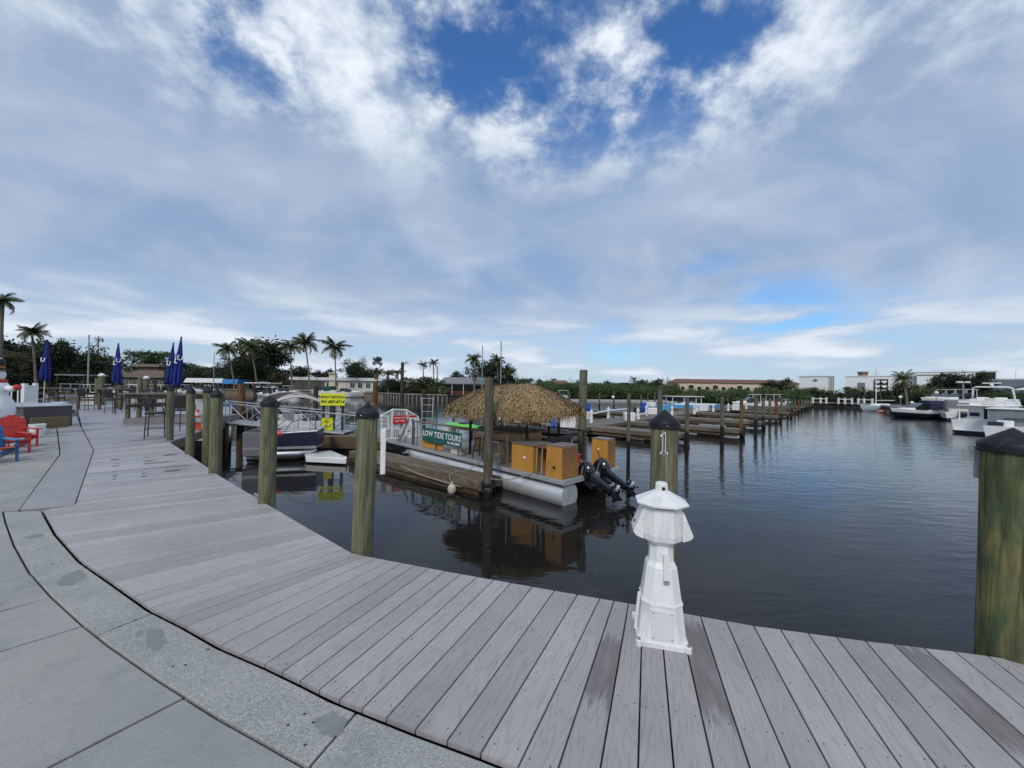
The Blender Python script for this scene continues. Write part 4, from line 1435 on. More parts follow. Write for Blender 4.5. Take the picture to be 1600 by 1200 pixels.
# ------------------------------------------------------------------ furled umbrellas
def umbrella(label, px, D, top_py, bot_py, lean, seed, polecol, wtop, txt):
    b = AT(px, 640, D)
    ztop, zbot = AT(px, top_py, D).z, AT(px, bot_py, D).z
    t = thing('patio_umbrella', label, 'umbrella', (b.x, b.y, 0), R(-20), 'furled blue patio umbrellas')
    t.rotation_euler = (0, R(lean), 0)
    MB().tube((0, 0, 0), (0, 0, ztop + 0.03), 0.022, n=10).build('pole', polecol, t)
    rr = random.Random(seed)
    n, K_ = 32, 14
    H = ztop - zbot
    rings = []
    for j in range(K_ + 1):
        f = j / K_
        z = zbot + H * f
        rad = wtop * (1.0 - f ** 1.6 * 0.86) * (0.80 + 0.20 * math.sin(min(f * 9, PI / 2)))
        if 0.28 < f < 0.40:
            rad *= 0.90
        amp = 0.30 * (1 - f * 0.6)
        ring = []
        for i in range(n):
            a = 2 * PI * i / n
            q = rad * (1 + amp * math.sin(a * 8 + 0.6 * math.sin(z * 2.2 + seed)) + rr.uniform(-0.05, 0.05))
            zz = z + (rr.uniform(-0.05, 0.05) + 0.06 * math.sin(a * 4 + seed) if j == 0 else 0)
            ring.append(Vector((q * math.cos(a), q * math.sin(a), zz)))
        rings.append(ring)
    cano = MB().loft(rings).build('canopy', BLUEUM, t, ang=60)
    MB().lathe([(wtop * 0.20, ztop - 0.03), (wtop * 0.22, ztop), (0.02, ztop + 0.07), (0, ztop + 0.07)], 12).build('finial', BLUEUM, t)
    # white print on the outer fold
    ang = math.atan2(-b.y, -b.x)
    for k, ch in enumerate(txt):
        da = -0.75 + k * 0.85
        rp = wtop * 0.98
        text_part('printed_letter', ch, H * 0.15, WINK, cano, (rp * math.cos(ang + da), rp * math.sin(ang + da), zbot + H * 0.50 + k * 0.07 * H), (R(90), R(8), ang + da + R(90)), ext=0.004, bold=0.006)
    return t
umbrella('furled blue umbrella on a cream pole near the snowman', 67, 19.0, 532, 593, 2, 1, CREAM, 0.165, "U")
umbrella('furled blue umbrella standing alone beyond the long counter', 180.5, 19.5, 538, 597, 1, 2, DARKMET, 0.165, "LU")
umbrella('shorter umbrella of the crossed pair over the deck corner', 259, 16.6, 537, 599, 4.5, 3, DARKMET, 0.14, "U")
umbrella('taller umbrella of the crossed pair over the deck corner', 271, 14.6, 528, 600, 4, 4, DARKMET, 0.14, "LU")

# traffic cone
cp = P(308, 671, 0)
tc_ = thing('traffic_cone', 'orange traffic cone with pale collars on the landing behind the slim post', 'traffic cone', (cp.x, cp.y, 0))
MB().box((0, 0, 0.02), (0.36, 0.36, 0.04)).build('base', CONE, tc_, bevel=0.01)
MB().lathe([(0.14, 0.04), (0.125, 0.08), (0.03, 0.72), (0.0, 0.72)], 18).build('cone', CONE, tc_)
MB().lathe([(0.100, 0.27), (0.102, 0.27), (0.081, 0.42), (0.078, 0.42)], 18).build('collar', REFL, tc_)
MB().lathe([(0.066, 0.50), (0.069, 0.50), (0.054, 0.60), (0.050, 0.60)], 18).build('collar', REFL, tc_)

# white tipped and green piles beyond the bar
def small_pile(label, px, D, top_py, r, m, capm, z0=-2.0):
    b = AT(px, 620, D)
    zt = AT(px, top_py, D).z
    t = thing('mooring_pile', label, 'pile', (b.x, b.y, 0), 0, 'mooring piles beyond the bar')
    MB().tube((0, 0, z0), (0, 0, zt), r * 1.05, r, 12).build('timber_pile', m, t)
    if capm:
        MB().lathe([(r * 1.15, zt - 0.08), (r * 1.15, zt + 0.02), (0, zt + 0.16)], 12).build('pile_cap', capm, t)
for a in [('green mooring pile with a white cap next to the lone furled umbrella', 158, 27, 586, 0.17, POSTM, WHITE),
          ('green uncapped mooring pile just before the white-capped one', 152, 27.5, 591, 0.15, POSTM, None),
          ('green mooring pile with white cap in front of the brown-roofed building', 228, 30, 590, 0.18, POSTM, WHITE),
          ('plain green pile close beside the white-capped pile near the brown building', 219, 30.5, 589, 0.15, POSTM, None),
          ('thin dark pile between the brown building and the crossed umbrellas', 242, 32, 591, 0.11, PILED, None),
          ('stubby green pile with black cap under the lone furled umbrella', 186, 24, 599, 0.2, POSTM, CAPM)]:
    small_pile(*a)
# ------------------------------------------------------------------ thatched tour pontoon (local x towards the bow, +y the side facing the boardwalk)
TA, TB = P(879, 752, -0.58), P(600, 686, -0.58)
td = (TB - TA).normalized()
tfar = Vector((td.y, -td.x, 0))
TO = TA + tfar * 1.3
TRZ = math.atan2(td.y, td.x)
tiki = thing('tour_pontoon_boat', 'thatched tiki tour pontoon boat with orange cabinets and silver tubes beside the old finger dock', 'boat', (TO.x, TO.y, -0.58), TRZ)
BL, BW = 9.45, 1.3
TRIMA = mat('brushed light alloy', (0.50, 0.51, 0.52), 0.45, metal=0.35, var=0.1)
TUBEA = mat('pontoon alloy', (0.74, 0.75, 0.76), 0.36, metal=0.5, var=0.10, scale=1.6, stretch=(0.4, 2, 2), bump=0.10, bscale=3, wear=((0.48, 0.48, 0.47), 1.8, 0.50, 0.75))
MB().box((BL / 2, 0, -0.02), (BL, 2 * BW, 0.04)).build('deck', mat('grey boat deck', (0.25, 0.24, 0.22), 0.6, var=0.15, scale=3), tiki)
fr = MB()
for sy in (-1, 1):
    fr.box((BL / 2, sy * (BW + 0.012), -0.042), (BL + 0.03, 0.03, 0.105))
fr.box((-0.012, 0, -0.055), (0.03, 2 * BW, 0.13)).box((BL + 0.012, 0, -0.055), (0.03, 2 * BW, 0.13))
fr.build('deck_trim', TRIMA, tiki, bevel=0.005)
cr = MB()
for i in range(14):
    cr.box((0.35 + i * 0.66, 0, -0.10), (0.10, 2 * BW - 0.06, 0.10))
cr.build('cross_member', ALUD, tiki, kind='stuff')
for sy in (-1, 1):
    tb = MB()
    rings = []
    r = 0.33
    for x, k, zo in ((0.02, 1, 0), (6.9, 1, 0), (7.25, 0.86, 0.05), (7.55, 0.62, 0.12), (7.85, 0.30, 0.20), (7.95, 0.08, 0.25)):
        rings.append([Vector((x, sy * 0.985 + r * k * math.cos(2 * PI * i / 28), -0.42 + zo + r * k * math.sin(2 * PI * i / 28))) for i in range(28)])
    tb.loft(rings)
    tub = tb.build('pontoon_tube', TUBEA, tiki)
    sm2 = MB()
    for x in (1.9, 3.9, 5.6):
        sm2.lathe([(r + 0.001, -0.012), (r + 0.006, 0), (r + 0.001, 0.012)], 28, (x, sy * 0.985, -0.43), Matrix.Rotation(R(90), 3, 'Y'))
    sm2.build('weld_seam', ALUD, tub, kind='stuff')
    kl = MB().box((3.4, sy * 0.985, -0.43 - r), (6.8, 0.02, 0.05))
    kl.build('keel_strip', ALUD, tub)
    for i in range(8):
        MB().box((0.6 + i * 0.95, sy * 0.985, -0.125), (0.26, 0.14, 0.035)).build('saddle_bracket', DARKMET, tub)

def louvre_box(x0, x1, y0, y1, h, label=None, top_over=0.02, emblem=False):
    """varnished cabinet whose stern face carries a louvre of slats"""
    c = MB().box(((x0 + x1) / 2 + 0.02, (y0 + y1) / 2, h / 2), (x1 - x0, y1 - y0, h), top=(0.93, 0.93)).build('cabinet', ORANGE, tiki, bevel=0.006)
    MB().box(((x0 + x1) / 2 + 0.02, (y0 + y1) / 2, h + 0.015), ((x1 - x0) * 0.96, (y1 - y0) * 0.96, 0.03)).build('cabinet_top', COUNTER, c, bevel=0.004)
    n = 16
    for i in range(n):
        z = 0.05 + (h - 0.1) * i / (n - 1)
        xx = x0 + 0.012 + (x1 - x0) * 0.035 * (z / h)
        s_ = MB().box((xx, (y0 + y1) / 2, z), (0.035, (y1 - y0) * (0.93 - 0.06 * z / h), 0.016), m=Matrix.Rotation(R(-38), 4, 'Y'))
        s_.build('louvre_slat', ORANGED, c, smooth=False)
    MB().box((x0 + 0.022, (y0 + y1) / 2, h / 2), (0.012, (y1 - y0) * 0.9, h - 0.04)).build('louvre_back', BROWNW, c)
    return c
c2_ = louvre_box(0.08, 0.60, 0.52, 1.22, 0.78)
c3_ = louvre_box(0.08, 0.62, -1.29, -0.86, 0.78)
# printed emblem on the near cabinet: a small round ship's-wheel style mark
em = MB()
ec = Vector((0.34, 1.212, 0.23))
for k in range(11):
    a = PI * (k / 10.0)
    em.box((ec.x + 0.085 * math.cos(a), ec.y, ec.z - 0.01 + 0.07 * math.sin(a) * 0.7), (0.012, 0.004, 0.02), m=Matrix.Rotation(-a, 4, 'Y'))
em.lathe([(0.045, 0), (0.045, 0.003), (0, 0.003)], 12, (ec.x, ec.y - 0.002, ec.z + 0.03), Matrix.Rotation(R(-90), 3, 'X'))
for k in (-1, 0, 1):
    em.box((ec.x + k * 0.03, ec.y, ec.z - 0.05), (0.018, 0.004, 0.055))
em.box((ec.x, ec.y, ec.z - 0.12), (0.06, 0.004, 0.012))
em.build('printed_emblem', INK, c2_, kind='stuff')
cb1 = MB().box((1.46, 0.85, 0.355), (0.80, 0.72, 0.71)).build('cabinet', ORANGE, tiki, bevel=0.006)
MB().box((1.46, 0.85, 0.725), (0.84, 0.78, 0.03)).build('cabinet_top', COUNTER, cb1, bevel=0.004)
MB().ball((1.36, 1.22, 0.36), 0.045, 10, (1, 0.5, 1)).build('round_lamp', WHITEPL, cb1)
MB().box((0.88, 0.80, 0.70), (0.42, 0.74, 0.03)).build('bridge_counter', BROWNW, tiki)
MB().box((0.88, 0.52, 0.32), (0.34, 0.03, 0.62)).build('inner_panel', ORANGE, tiki)
for x in (0.78, 0.96):
    MB().tube((x, 1.15, 0.68), (x - 0.06, 1.25, 0.0), 0.018, n=8).build('stay_bar', STEEL, tiki)
MB().ball((0.40, -0.845, 0.50), 0.035, 8, (1, 0.5, 1)).build('socket', WHITEPL, c3_)
MB().pipe([(0.40, -0.845, 0.49), (0.36, -0.835, 0.30), (0.30, -0.845, 0.05)], 0.008, 5).build('cable', BLACK, c3_)
# helm bench, rails and tanks between the stern cabinets
MB().box((2.0, -0.55, 0.24), (0.62, 1.2, 0.48)).build('helm_bench', mat('dark grey vinyl', (0.045, 0.042, 0.055), 0.5), tiki, bevel=0.03)
MB().box((1.62, -0.55, 0.56), (0.14, 1.3, 0.40)).build('bench_back', MATS['dark grey vinyl'], tiki, bevel=0.03)
for x, y in ((1.2, -0.25), (1.12, -0.72)):
    tk = MB().box((x, y, 0.15), (0.28, 0.24, 0.30)).build('fuel_tank', REDPL, tiki, bevel=0.04)
    MB().tube((x, y, 0.30), (x, y, 0.34), 0.03).build('tank_cap', BLACK, tk)
for y in (-0.05, -0.80):
    MB().tube((0.75, y, 0), (0.75, y, 0.82), 0.022, n=8).build('stanchion', ALU, tiki)

# outboard motors, tilted up
def outboard(y, tilt):
    t = bpy.data.objects.new('outboard_motor', MB().box((0, 0, -0.02), (0.10, 0.26, 0.34)).mesh('outboard_motor', BLACK))
    COL.objects.link(t)
    t.parent = tiki
    t.location = (-0.12, y, -0.20)
    t.scale = (0.88, 0.88, 0.86)
    t.rotation_euler = (0, R(tilt), 0)
    s_ = lambda x, z, a, b_: [Vector((x + a * math.cos(2 * PI * i / 20) * (1.0 if math.cos(2 * PI * i / 20) > 0 else 1.15), b_ * math.sin(2 * PI * i / 20), z)) for i in range(20)]
    co = MB().loft([s_(-0.22, 0.06, 0.17, 0.15), s_(-0.23, 0.12, 0.23, 0.18), s_(-0.25, 0.30, 0.26, 0.19), s_(-0.24, 0.46, 0.24, 0.17), s_(-0.21, 0.53, 0.16, 0.12), s_(-0.20, 0.545, 0.03, 0.02)]).build('cowling', BLACKG, t)
    MB().box((-0.25, 0.0, 0.30), (0.30, 0.392, 0.03), m=Matrix.Rotation(R(12), 4, 'Y')).build('cowling_stripe', mat('silver decal', (0.5, 0.5, 0.52), 0.3, metal=0.6), co)
    MB().loft([s_(-0.22, 0.06, 0.13, 0.11), s_(-0.22, -0.25, 0.11, 0.07), s_(-0.21, -0.62, 0.12, 0.055), s_(-0.22, -0.72, 0.10, 0.05)]).build('mid_section', BLACKG, t)
    MB().box((-0.28, 0, -0.68), (0.42, 0.24, 0.018)).build('cavitation_plate', BLACKG, t, bevel=0.004)
    g = MB().loft([[Vector((x, 0.062 * k * math.cos(2 * PI * i / 12), -0.86 + 0.062 * k * math.sin(2 * PI * i / 12))) for i in range(12)] for x, k in ((0.02, 0.2), (-0.06, 0.8), (-0.18, 1.0), (-0.36, 0.9), (-0.44, 0.6))])
    g.plate([(-0.06, 0, -0.9), (-0.30, 0, -0.9), (-0.26, 0, -1.06), (-0.20, 0, -1.06)], 0.02)
    g.box((-0.21, 0, -0.77), (0.22, 0.05, 0.16))
    ge = g.build('gearcase', BLACKG, t)
    pr = MB()
    for k in range(3):
        a = 2 * PI * k / 3
        pr.plate([(-0.42, 0.03 * math.cos(a), -0.86 + 0.03 * math.sin(a)), (-0.40, 0.15 * math.cos(a - 0.35), -0.86 + 0.15 * math.sin(a - 0.35)), (-0.47, 0.17 * math.cos(a + 0.1), -0.86 + 0.17 * math.sin(a + 0.1)), (-0.50, 0.12 * math.cos(a + 0.5), -0.86 + 0.12 * math.sin(a + 0.5))], 0.008)
    pr.build('propeller', STEEL, ge)
    return t
outboard(0.32, 64)
outboard(-0.40, 62)

# thatched roof
RX, RA, RB_ = 3.05, 2.12, 1.82
def roof_pt(a, f, lift=0.0):
    """a: bearing, f: 0 at the ridge, 1 at the eave"""
    ca, sa = math.cos(a), math.sin(a)
    k = (abs(ca) ** 3.0 + abs(sa) ** 3.0) ** (-1 / 3.0)
    ridge = 0.62
    x = RX + math.copysign(1, ca) * (ridge * min(1, abs(ca) * 1.3)) * (1 - f) + RA * k * ca * f
    y = RB_ * k * sa * f
    z = 2.28 - 0.72 * (f ** 1.55) - 0.03 * f + lift
    return Vector((x, y, z))
NA, NF = 48, 8
rd = MB()
rings = [[roof_pt(2 * PI * i / NA, f, -0.05) for i in range(NA)] for f in [0.01 + 0.95 * j / NF for j in range(NF + 1)]]
rd.loft(rings, caps=False)
rings2 = [[p - Vector((0, 0, 0.08)) for p in r_] for r_ in rings]
rd.loft(list(reversed(rings2)), caps=False)
rf_ = rd.build('thatched_roof', THATCHD, tiki)
th = MB()
rt = random.Random(11)
def strand(a, f, length, wdt, lift):
    p = roof_pt(a, f, lift)
    q = roof_pt(a + rt.gauss(0, 0.05), min(f + length, 1.0), lift * 0.6 + rt.uniform(-0.01, 0.035))
    if f + length > 1.0:
        e = f + length - 1.0
        out = roof_pt(a, 1.0) - roof_pt(a, 0.93)
        q = q + out * (e * 2.4) + Vector((0, 0, -e * 1.35 - rt.uniform(0, 0.05)))
    side = (q - p).cross(Vector((0, 0, 1))).normalized() * wdt
    m = p.lerp(q, 0.5) + Vector((0, 0, 0.012))
    th.add([p - side, p + side, m + side * 0.8, q + side * 0.15, q - side * 0.15, m - side * 0.8], [(0, 1, 2, 5), (5, 2, 3, 4)])
for lay in range(15):
    f0 = 0.02 + lay * 0.066
    cnt = int(260 + 620 * f0)
    for i in range(cnt):
        strand(rt.uniform(0, 2 * PI), max(0.0, f0 + rt.uniform(-0.05, 0.05)), rt.uniform(0.10, 0.28), rt.uniform(0.006, 0.020), rt.uniform(0.0, 0.085) + 0.01)
for i in range(1500):
    strand(rt.uniform(0, 2 * PI), rt.uniform(0.88, 0.97), rt.uniform(0.10, 0.24), rt.uniform(0.006, 0.014), rt.uniform(-0.03, 0.02))
th.build('thatch_strand', THATCH, rf_, smooth=False, kind='stuff')
for x in (1.75, 4.35):
    for y in (-0.72, 0.72):
        MB().tube((x, y, 0), (x, y, 1.75), 0.045, n=10).build('roof_post', PILED, tiki)
for y in (-0.72, 0.72):
    MB().box((RX, y, 1.60), (3.6, 0.07, 0.09)).build('roof_beam', PILED, tiki)
# bar under the thatch
brr = MB().box((3.2, -0.12, 0.43), (1.75, 0.9, 0.86)).build('bar_body', TAN, tiki, bevel=0.004)
for i in range(12):
    MB().box((2.40 + i * 0.146, 0.337, 0.43), (0.138, 0.014, 0.84)).build('siding_board', TAN, brr, smooth=False)
MB().box((3.2, -0.05, 0.89), (2.0, 1.15, 0.05)).build('bar_top', BROWNW, brr, bevel=0.006)
# near-side rail with banner
pts = [(6.9, 1.26, 0.95), (1.9, 1.26, 0.90)]
MB().box((4.4, 1.26, 0.93), (5.05, 0.16, 0.04)).build('hand_rail', BROWNW, tiki, bevel=0.008)
for x in (6.85, 5.6, 4.3, 3.1, 2.0):
    MB().tube((x, 1.25, 0), (x, 1.25, 0.92), 0.022, n=8).build('stanchion', ALU, tiki)
MB().box((5.95, 1.18, 0.28), (1.35, 0.03, 0.50)).build('side_panel', ORANGE, tiki)
MB().box((4.55, 1.05, 0.10), (0.5, 0.25, 0.18)).build('stowage_crate', CREAM, tiki)
bn = MB().box((5.225, 1.295, 0.52), (2.35, 0.012, 0.47)).build('banner', TEAL, tiki)
bn['label'] = 'teal banner reading LOW TIDE TOURS'
text_part('banner_lettering', "LOW TIDE TOURS", 0.272, WINK, bn, (5.225, 1.303, 0.56), (R(90), 0, R(180)), bold=0.004, spacing=1.0, sx=1.03)
text_part('banner_number', "941-405-8840", 0.125, WINK, bn, (4.50, 1.303, 0.375), (R(90), 0, R(180)), bold=0.002)
# far-side rail
MB().box((4.6, -1.27, 0.93), (7.0, 0.06, 0.04)).build('hand_rail', PILED, tiki)
MB().box((4.6, -1.27, 0.50), (7.0, 0.04, 0.04)).build('hand_rail', PILED, tiki)
for x in (1.2, 2.6, 4.0, 5.4, 6.8, 8.1):
    MB().box((x, -1.26, 0.46), (0.06, 0.06, 0.92)).build('stanchion', PILED, tiki)
MB().box((5.0, -0.75, 0.24), (1.2, 0.5, 0.48)).build('locker', ORANGE, tiki, bevel=0.01)
# bow gate: three white picket panels with notices
gate = bpy.data.objects.new('bow_gate', MB().box((9.30, 0.75, 0.02), (0.06, 1.95, 0.05)).mesh('bow_gate', WHITE))
COL.objects.link(gate)
gate.parent = tiki
outl = [(1.70, 0.90), (1.02, 1.24), (0.36, 1.20), (-0.20, 0.88)]
for (ya, za), (yb, zb) in zip(outl, outl[1:]):
    MB().tube((9.30, ya, za), (9.30, yb, zb), 0.032, n=6).build('top_bar', WHITE, gate)
    n = max(3, int(abs(ya - yb) / 0.075))
    pk = MB()
    for i in range(1, n):
        t = i / n
        y, z = ya + (yb - ya) * t, za + (zb - za) * t
        pk.tube((9.30, y, 0.03), (9.30, y, z), 0.013, n=4)
    pk.build('picket', WHITE, gate, smooth=False, kind='stuff')
for y, z in outl:
    MB().box((9.30, y, z / 2), (0.07, 0.07, z)).build('gate_post', WHITE, gate)
def notice(y, z, w_, h_, m, nm):
    return MB().box((9.255, y, z), (0.012, w_, h_)).build(nm, m, gate)
RM = (R(90), 0, R(-90))
n1 = notice(1.36, 0.70, 0.36, 0.60, WINK, 'notice_board')
for i in range(9):
    MB().box((9.246, 1.36 + (0.02 if i % 2 else 0), 0.94 - i * 0.058), (0.004, 0.27 - 0.05 * (i % 3), 0.020)).build('print_line', INK, n1)
n2 = notice(0.69, 0.80, 0.64, 0.36, REDP, 'red_sign')
text_part('sign_lettering', "Company & Crew", 0.085, WINK, n2, (9.247, 0.69, 0.88), RM, bold=0.002)
text_part('sign_lettering', "Step To Side", 0.085, WINK, n2, (9.247, 0.69, 0.75), RM, bold=0.002)
n3 = notice(0.08, 0.72, 0.36, 0.52, WINK, 'notice_board')
MB().box((9.246, 0.08, 0.915), (0.004, 0.34, 0.10)).build('red_header', REDP, n3)
MB().lathe([(0.09, 0), (0.09, 0.004), (0.055, 0.004), (0.055, 0)], 14, (9.247, 0.08, 0.72), Matrix.Rotation(R(-90), 3, 'Y')).build('round_symbol', GREYPL, n3)
notice(0.62, 0.26, 0.16, 0.34, mat('pale pink notice', (0.7, 0.58, 0.55), 0.6), 'small_notice')
for sx in (0, 1):
    MB().plate([(8.55 - sx * 0.5, 1.22, 0.0), (8.20 - sx * 0.5, 1.22, 0.0), (8.20 - sx * 0.5, 1.22, 0.34)], 0.03).build('gusset', ALUD, tiki)
MB().tube((8.25, 1.22, 0.02), (7.55, 1.22, 0.98), 0.035, n=8).build('ramp_arm', ALU, tiki)
MB().box((7.15, 1.24, 0.47), (0.10, 0.08, 0.94)).build('rail_post', ALU, tiki)

# stools standing on the tour boat
def boat_stool(lab, x, y, m, grp='stools on the tour boat'):
    p = tiki.matrix_basis @ Vector((x, y, 0))
    t = thing('deck_stool', lab, 'stool', p, TRZ + 0.3, grp)
    MB().box((0, 0, 0.62), (0.34, 0.34, 0.04)).build('seat', m, t, bevel=0.01)
    for sx in (-1, 1):
        for sy in (-1, 1):
            MB().tube((sx * 0.13, sy * 0.13, 0.60), (sx * 0.20, sy * 0.20, 0), 0.018, n=6).build('leg', m, t)
    f = MB()
    c = [(-0.18, -0.18, 0.22), (0.18, -0.18, 0.22), (0.18, 0.18, 0.22), (-0.18, 0.18, 0.22)]
    for a, b_ in zip(c, c[1:] + c[:1]):
        f.tube(a, b_, 0.010, n=5)
    f.build('footrest', m, t)
bpy.context.view_layer.update()
boat_stool('black square stool on the tour boat beside the end of the teal banner', 3.65, 0.82, DARKMET)
boat_stool('silver legged stool on the tour boat just behind the dark mooring pile', 2.75, 0.95, ALUD)
boat_stool('wooden stool on the tour boat between the bar and the orange cabinet', 2.25, 0.80, BROWNW)

fdk_c = P(716, 737, -0.76)
# mooring lines of the tour boat
def line(label, a, b_, sag):
    o = Vector(a)
    t = thing('mooring_line', label, 'rope', o, 0, 'mooring lines of the tour boat')
    MB().pipe([o.lerp(Vector(b_), k / 8) - o - Vector((0, 0, sag * 4 * (k / 8) * (1 - k / 8))) for k in range(9)], 0.013, 5).build('rope', ROPE, t)
line('mooring line from the tour boat rail down to the finger dock cleat', tiki.matrix_basis @ Vector((3.1, 1.30, 0.05)), fdk_c, 0.10)
line('mooring line looped from the orange cabinet corner to the two toned pile', tiki.matrix_basis @ Vector((1.0, 1.32, 0.02)), AT(766, 748, 9.85), 0.08)

# lime kayak on the far side of the tour boat
kp = tiki.matrix_basis @ Vector((6.6, -0.72, 0.50))
ky = thing('kayak', 'lime green kayak lying across the lockers of the tour boat', 'kayak', kp, TRZ)
kr = []
for x, wd, hh, zo in ((-1.25, 0.03, 0.04, 0.14), (-1.1, 0.14, 0.14, 0.08), (-0.6, 0.28, 0.24, 0.02), (0, 0.34, 0.28, 0.0), (0.6, 0.30, 0.25, 0.02), (1.1, 0.16, 0.16, 0.08), (1.3, 0.03, 0.04, 0.15)):
    kr.append([Vector((x, wd * math.cos(2 * PI * i / 16), zo + hh * 0.5 + hh * 0.5 * math.sin(2 * PI * i / 16))) for i in range(16)])
kh = MB().loft(kr).build('hull', GREENK, ky)
MB().lathe([(0.16, 0), (0.20, 0.02), (0.17, 0.04)], 16, (0.0, 0, 0.255), Matrix.Scale(1.6, 3, Vector((1, 0, 0)))).build('cockpit_rim', BLACK, ky)
sup = tiki.matrix_basis @ Vector((7.6, -0.72, 0))
MB().box((1.05, 0, -0.26), (0.5, 0.4, 0.48)).build('cradle', CREAM, ky)

# aluminium ladder at the bow
lp = tiki.matrix_basis @ Vector((8.9, -0.42, 0))
ld = thing('boarding_ladder', 'silver boarding ladder rising behind the white picket gate', 'ladder', lp, TRZ - R(35))
for sy in (-1, 1):
    MB().tube((0, sy * 0.22, 0), (0.15, sy * 0.24, 1.75), 0.025, n=8).build('side_rail', ALU, ld)
for i in range(6):
    z = 0.25 + i * 0.29
    MB().tube((0.15 * z / 1.75, -0.23, z), (0.15 * z / 1.75, 0.23, z), 0.018, n=6).build('rung', ALU, ld)

# ------------------------------------------------------------------ old timber finger dock beside it
FZ = -0.80
fe, fs = P(750, 751, FZ), P(548, 704, FZ)
fdv = (fs - fe).normalized()
fn = Vector((fdv.y, -fdv.x, 0))
FL = (fs - fe).length
fdk = thing('finger_dock', 'old grey timber finger dock with a white buoy, beside the silver boat tube', 'dock', (fe.x, fe.y, FZ), math.atan2(fdv.y, fdv.x))
FWD = 0.70   # local -y runs towards the boat
rr = random.Random(3)
for j in range(6):
    x = 0.0
    y = -FWD * (j + 0.5) / 6
    while x < FL - 0.3:
        ln = min(rr.uniform(1.6, 2.6), FL - x)
        MB().box((x + ln / 2, y, -0.02 + rr.uniform(-0.004, 0.004)), (ln - 0.01, FWD / 6 - 0.012, 0.04)).build('plank', OLDW, fdk, bevel=0.003)
        x += ln
for y, sgn in ((0.03, 1), (-FWD - 0.03, -1)):
    MB().box((FL / 2, y, -0.125), (FL, 0.07, 0.25)).build('edge_beam', OLDW, fdk, bevel=0.008)
    MB().box((FL / 2, y - sgn * 0.05, -0.34), (FL - 0.1, 0.08, 0.16)).build('lower_beam', OLDWD, fdk, bevel=0.008)
MB().box((-0.045, -FWD / 2, -0.13), (0.08, FWD + 0.12, 0.26)).build('end_beam', OLDW, fdk, bevel=0.008)
MB().box((FL / 2, -FWD / 2, -0.34), (FL - 0.2, FWD - 0.2, 0.30)).build('float_body', PILED, fdk)
MB().pipe([(1.2, 0.06, -0.16), (0.6, 0.075, -0.27), (2.4, 0.075, -0.22), (3.4, 0.072, -0.10)], 0.02, 6).build('old_rope', ROPE, fdk)
for i in range(16):
    x = 0.25 + i * 0.42
    MB().ball((x, 0.066, -0.10 - 0.05 * (i % 2)), 0.016, 6).build('bolt_head', TYRE, fdk)
MB().box((-0.10, -0.10, -0.16), (0.06, 0.26, 0.34)).build('rubber_bumper', TYRE, fdk, bevel=0.02)
cp_ = MB().tube((0.95, -0.18, 0.05), (0.95 + 0.26, -0.24, 0.05), 0.014).tube((1.02, -0.20, 0), (1.02, -0.20, 0.05), 0.014).tube((1.13, -0.22, 0), (1.13, -0.22, 0.05), 0.014)
cp_.build('cleat', GALV, fdk)
hp_ = fdk.matrix_basis.inverted() @ AT(764, 640, 9.95)
MB().lathe([(0.19, -0.03), (0.21, -0.03), (0.21, 0.03), (0.19, 0.03), (0.19, -0.03)], 18, (hp_.x, hp_.y, -0.06)).build('pile_hoop', TYRE, fdk)
by_ = P(706, 765, -1.05)
bu = thing('fender_buoy', 'round weathered white fender buoy hanging at the finger dock edge', 'buoy', (by_.x, by_.y, -1.04))
MB().ball((0, 0, 0), 0.115, 16, (1, 1, 1.25)).build('ball', BUOY, bu)
MB().tube((0, 0, 0.12), (0, 0, 0.19), 0.03).build('eye', BUOY, bu)
loc_c = fdk.matrix_basis @ Vector((1.08, -0.21, 0.06))
loc_e = fdk.matrix_basis @ Vector((1.1, 0.09, -0.02))
MB().pipe([Vector((0, 0, 0.17)), (loc_e - bu.location) * 0.6 + Vector((0, 0, 0.02)), loc_e - bu.location, loc_c - bu.location], 0.014, 6).build('rope', ROPE, bu)

# tall piles standing round the tour boat
def pile(label, px, D, top_py, wpx, m, grp='bare timber mooring piles in the marina', lean=0.0, foot=None):
    b = AT(px, 640, D)
    zt = AT(px, top_py, D).z
    r = wpx * D / FPX / 2
    t = tag(bpy.data.objects.new('mooring_pile', None), label, 'pile', grp)
    bpy.data.objects.remove(t)
    rr = random.Random(int(px * 7))
    rings = []
    for j in range(9):
        z = -2.0 + (zt + 2.0) * j / 8
        rings.append([Vector((r * (1.04 - 0.06 * j / 8) * math.cos(2 * PI * i / 14) * (1 + rr.uniform(-0.02, 0.02)), r * (1.04 - 0.06 * j / 8) * math.sin(2 * PI * i / 14) * (1 + rr.uniform(-0.02, 0.02)), z)) for i in range(14)])
    o = MB().loft(rings).build('mooring_pile', m, None, (b.x, b.y, 0), rr.uniform(0, 6))
    o.rotation_euler.y = R(lean)
    tag(o, label, 'pile', grp)
    return o
PILE2 = timber('two tone mooring pile', (0.100, 0.105, 0.075), (0.150, 0.150, 0.115), (0.035, 0.03, 0.022), 1.6, wetz=0.0, gs=6)
PILEHI = timber('dark stained mooring pile', (0.115, 0.125, 0.095), (0.165, 0.165, 0.130), (0.035, 0.03, 0.022), 1.6, wetz=-0.35, gs=6)
pile('tall two toned mooring pile at the finger dock end, before the thatch', 764, 9.95, 590, 14.5, timber('pile dark below', (0.110, 0.090, 0.062), (0.165, 0.158, 0.118), (0.04, 0.032, 0.024), 1.2, wetz=-1.0, gs=6))
pile('tall grey green mooring pile rising at the far edge of the thatched boat', 910, 13.6, 578, 12.5, PILEM, lean=1.0)

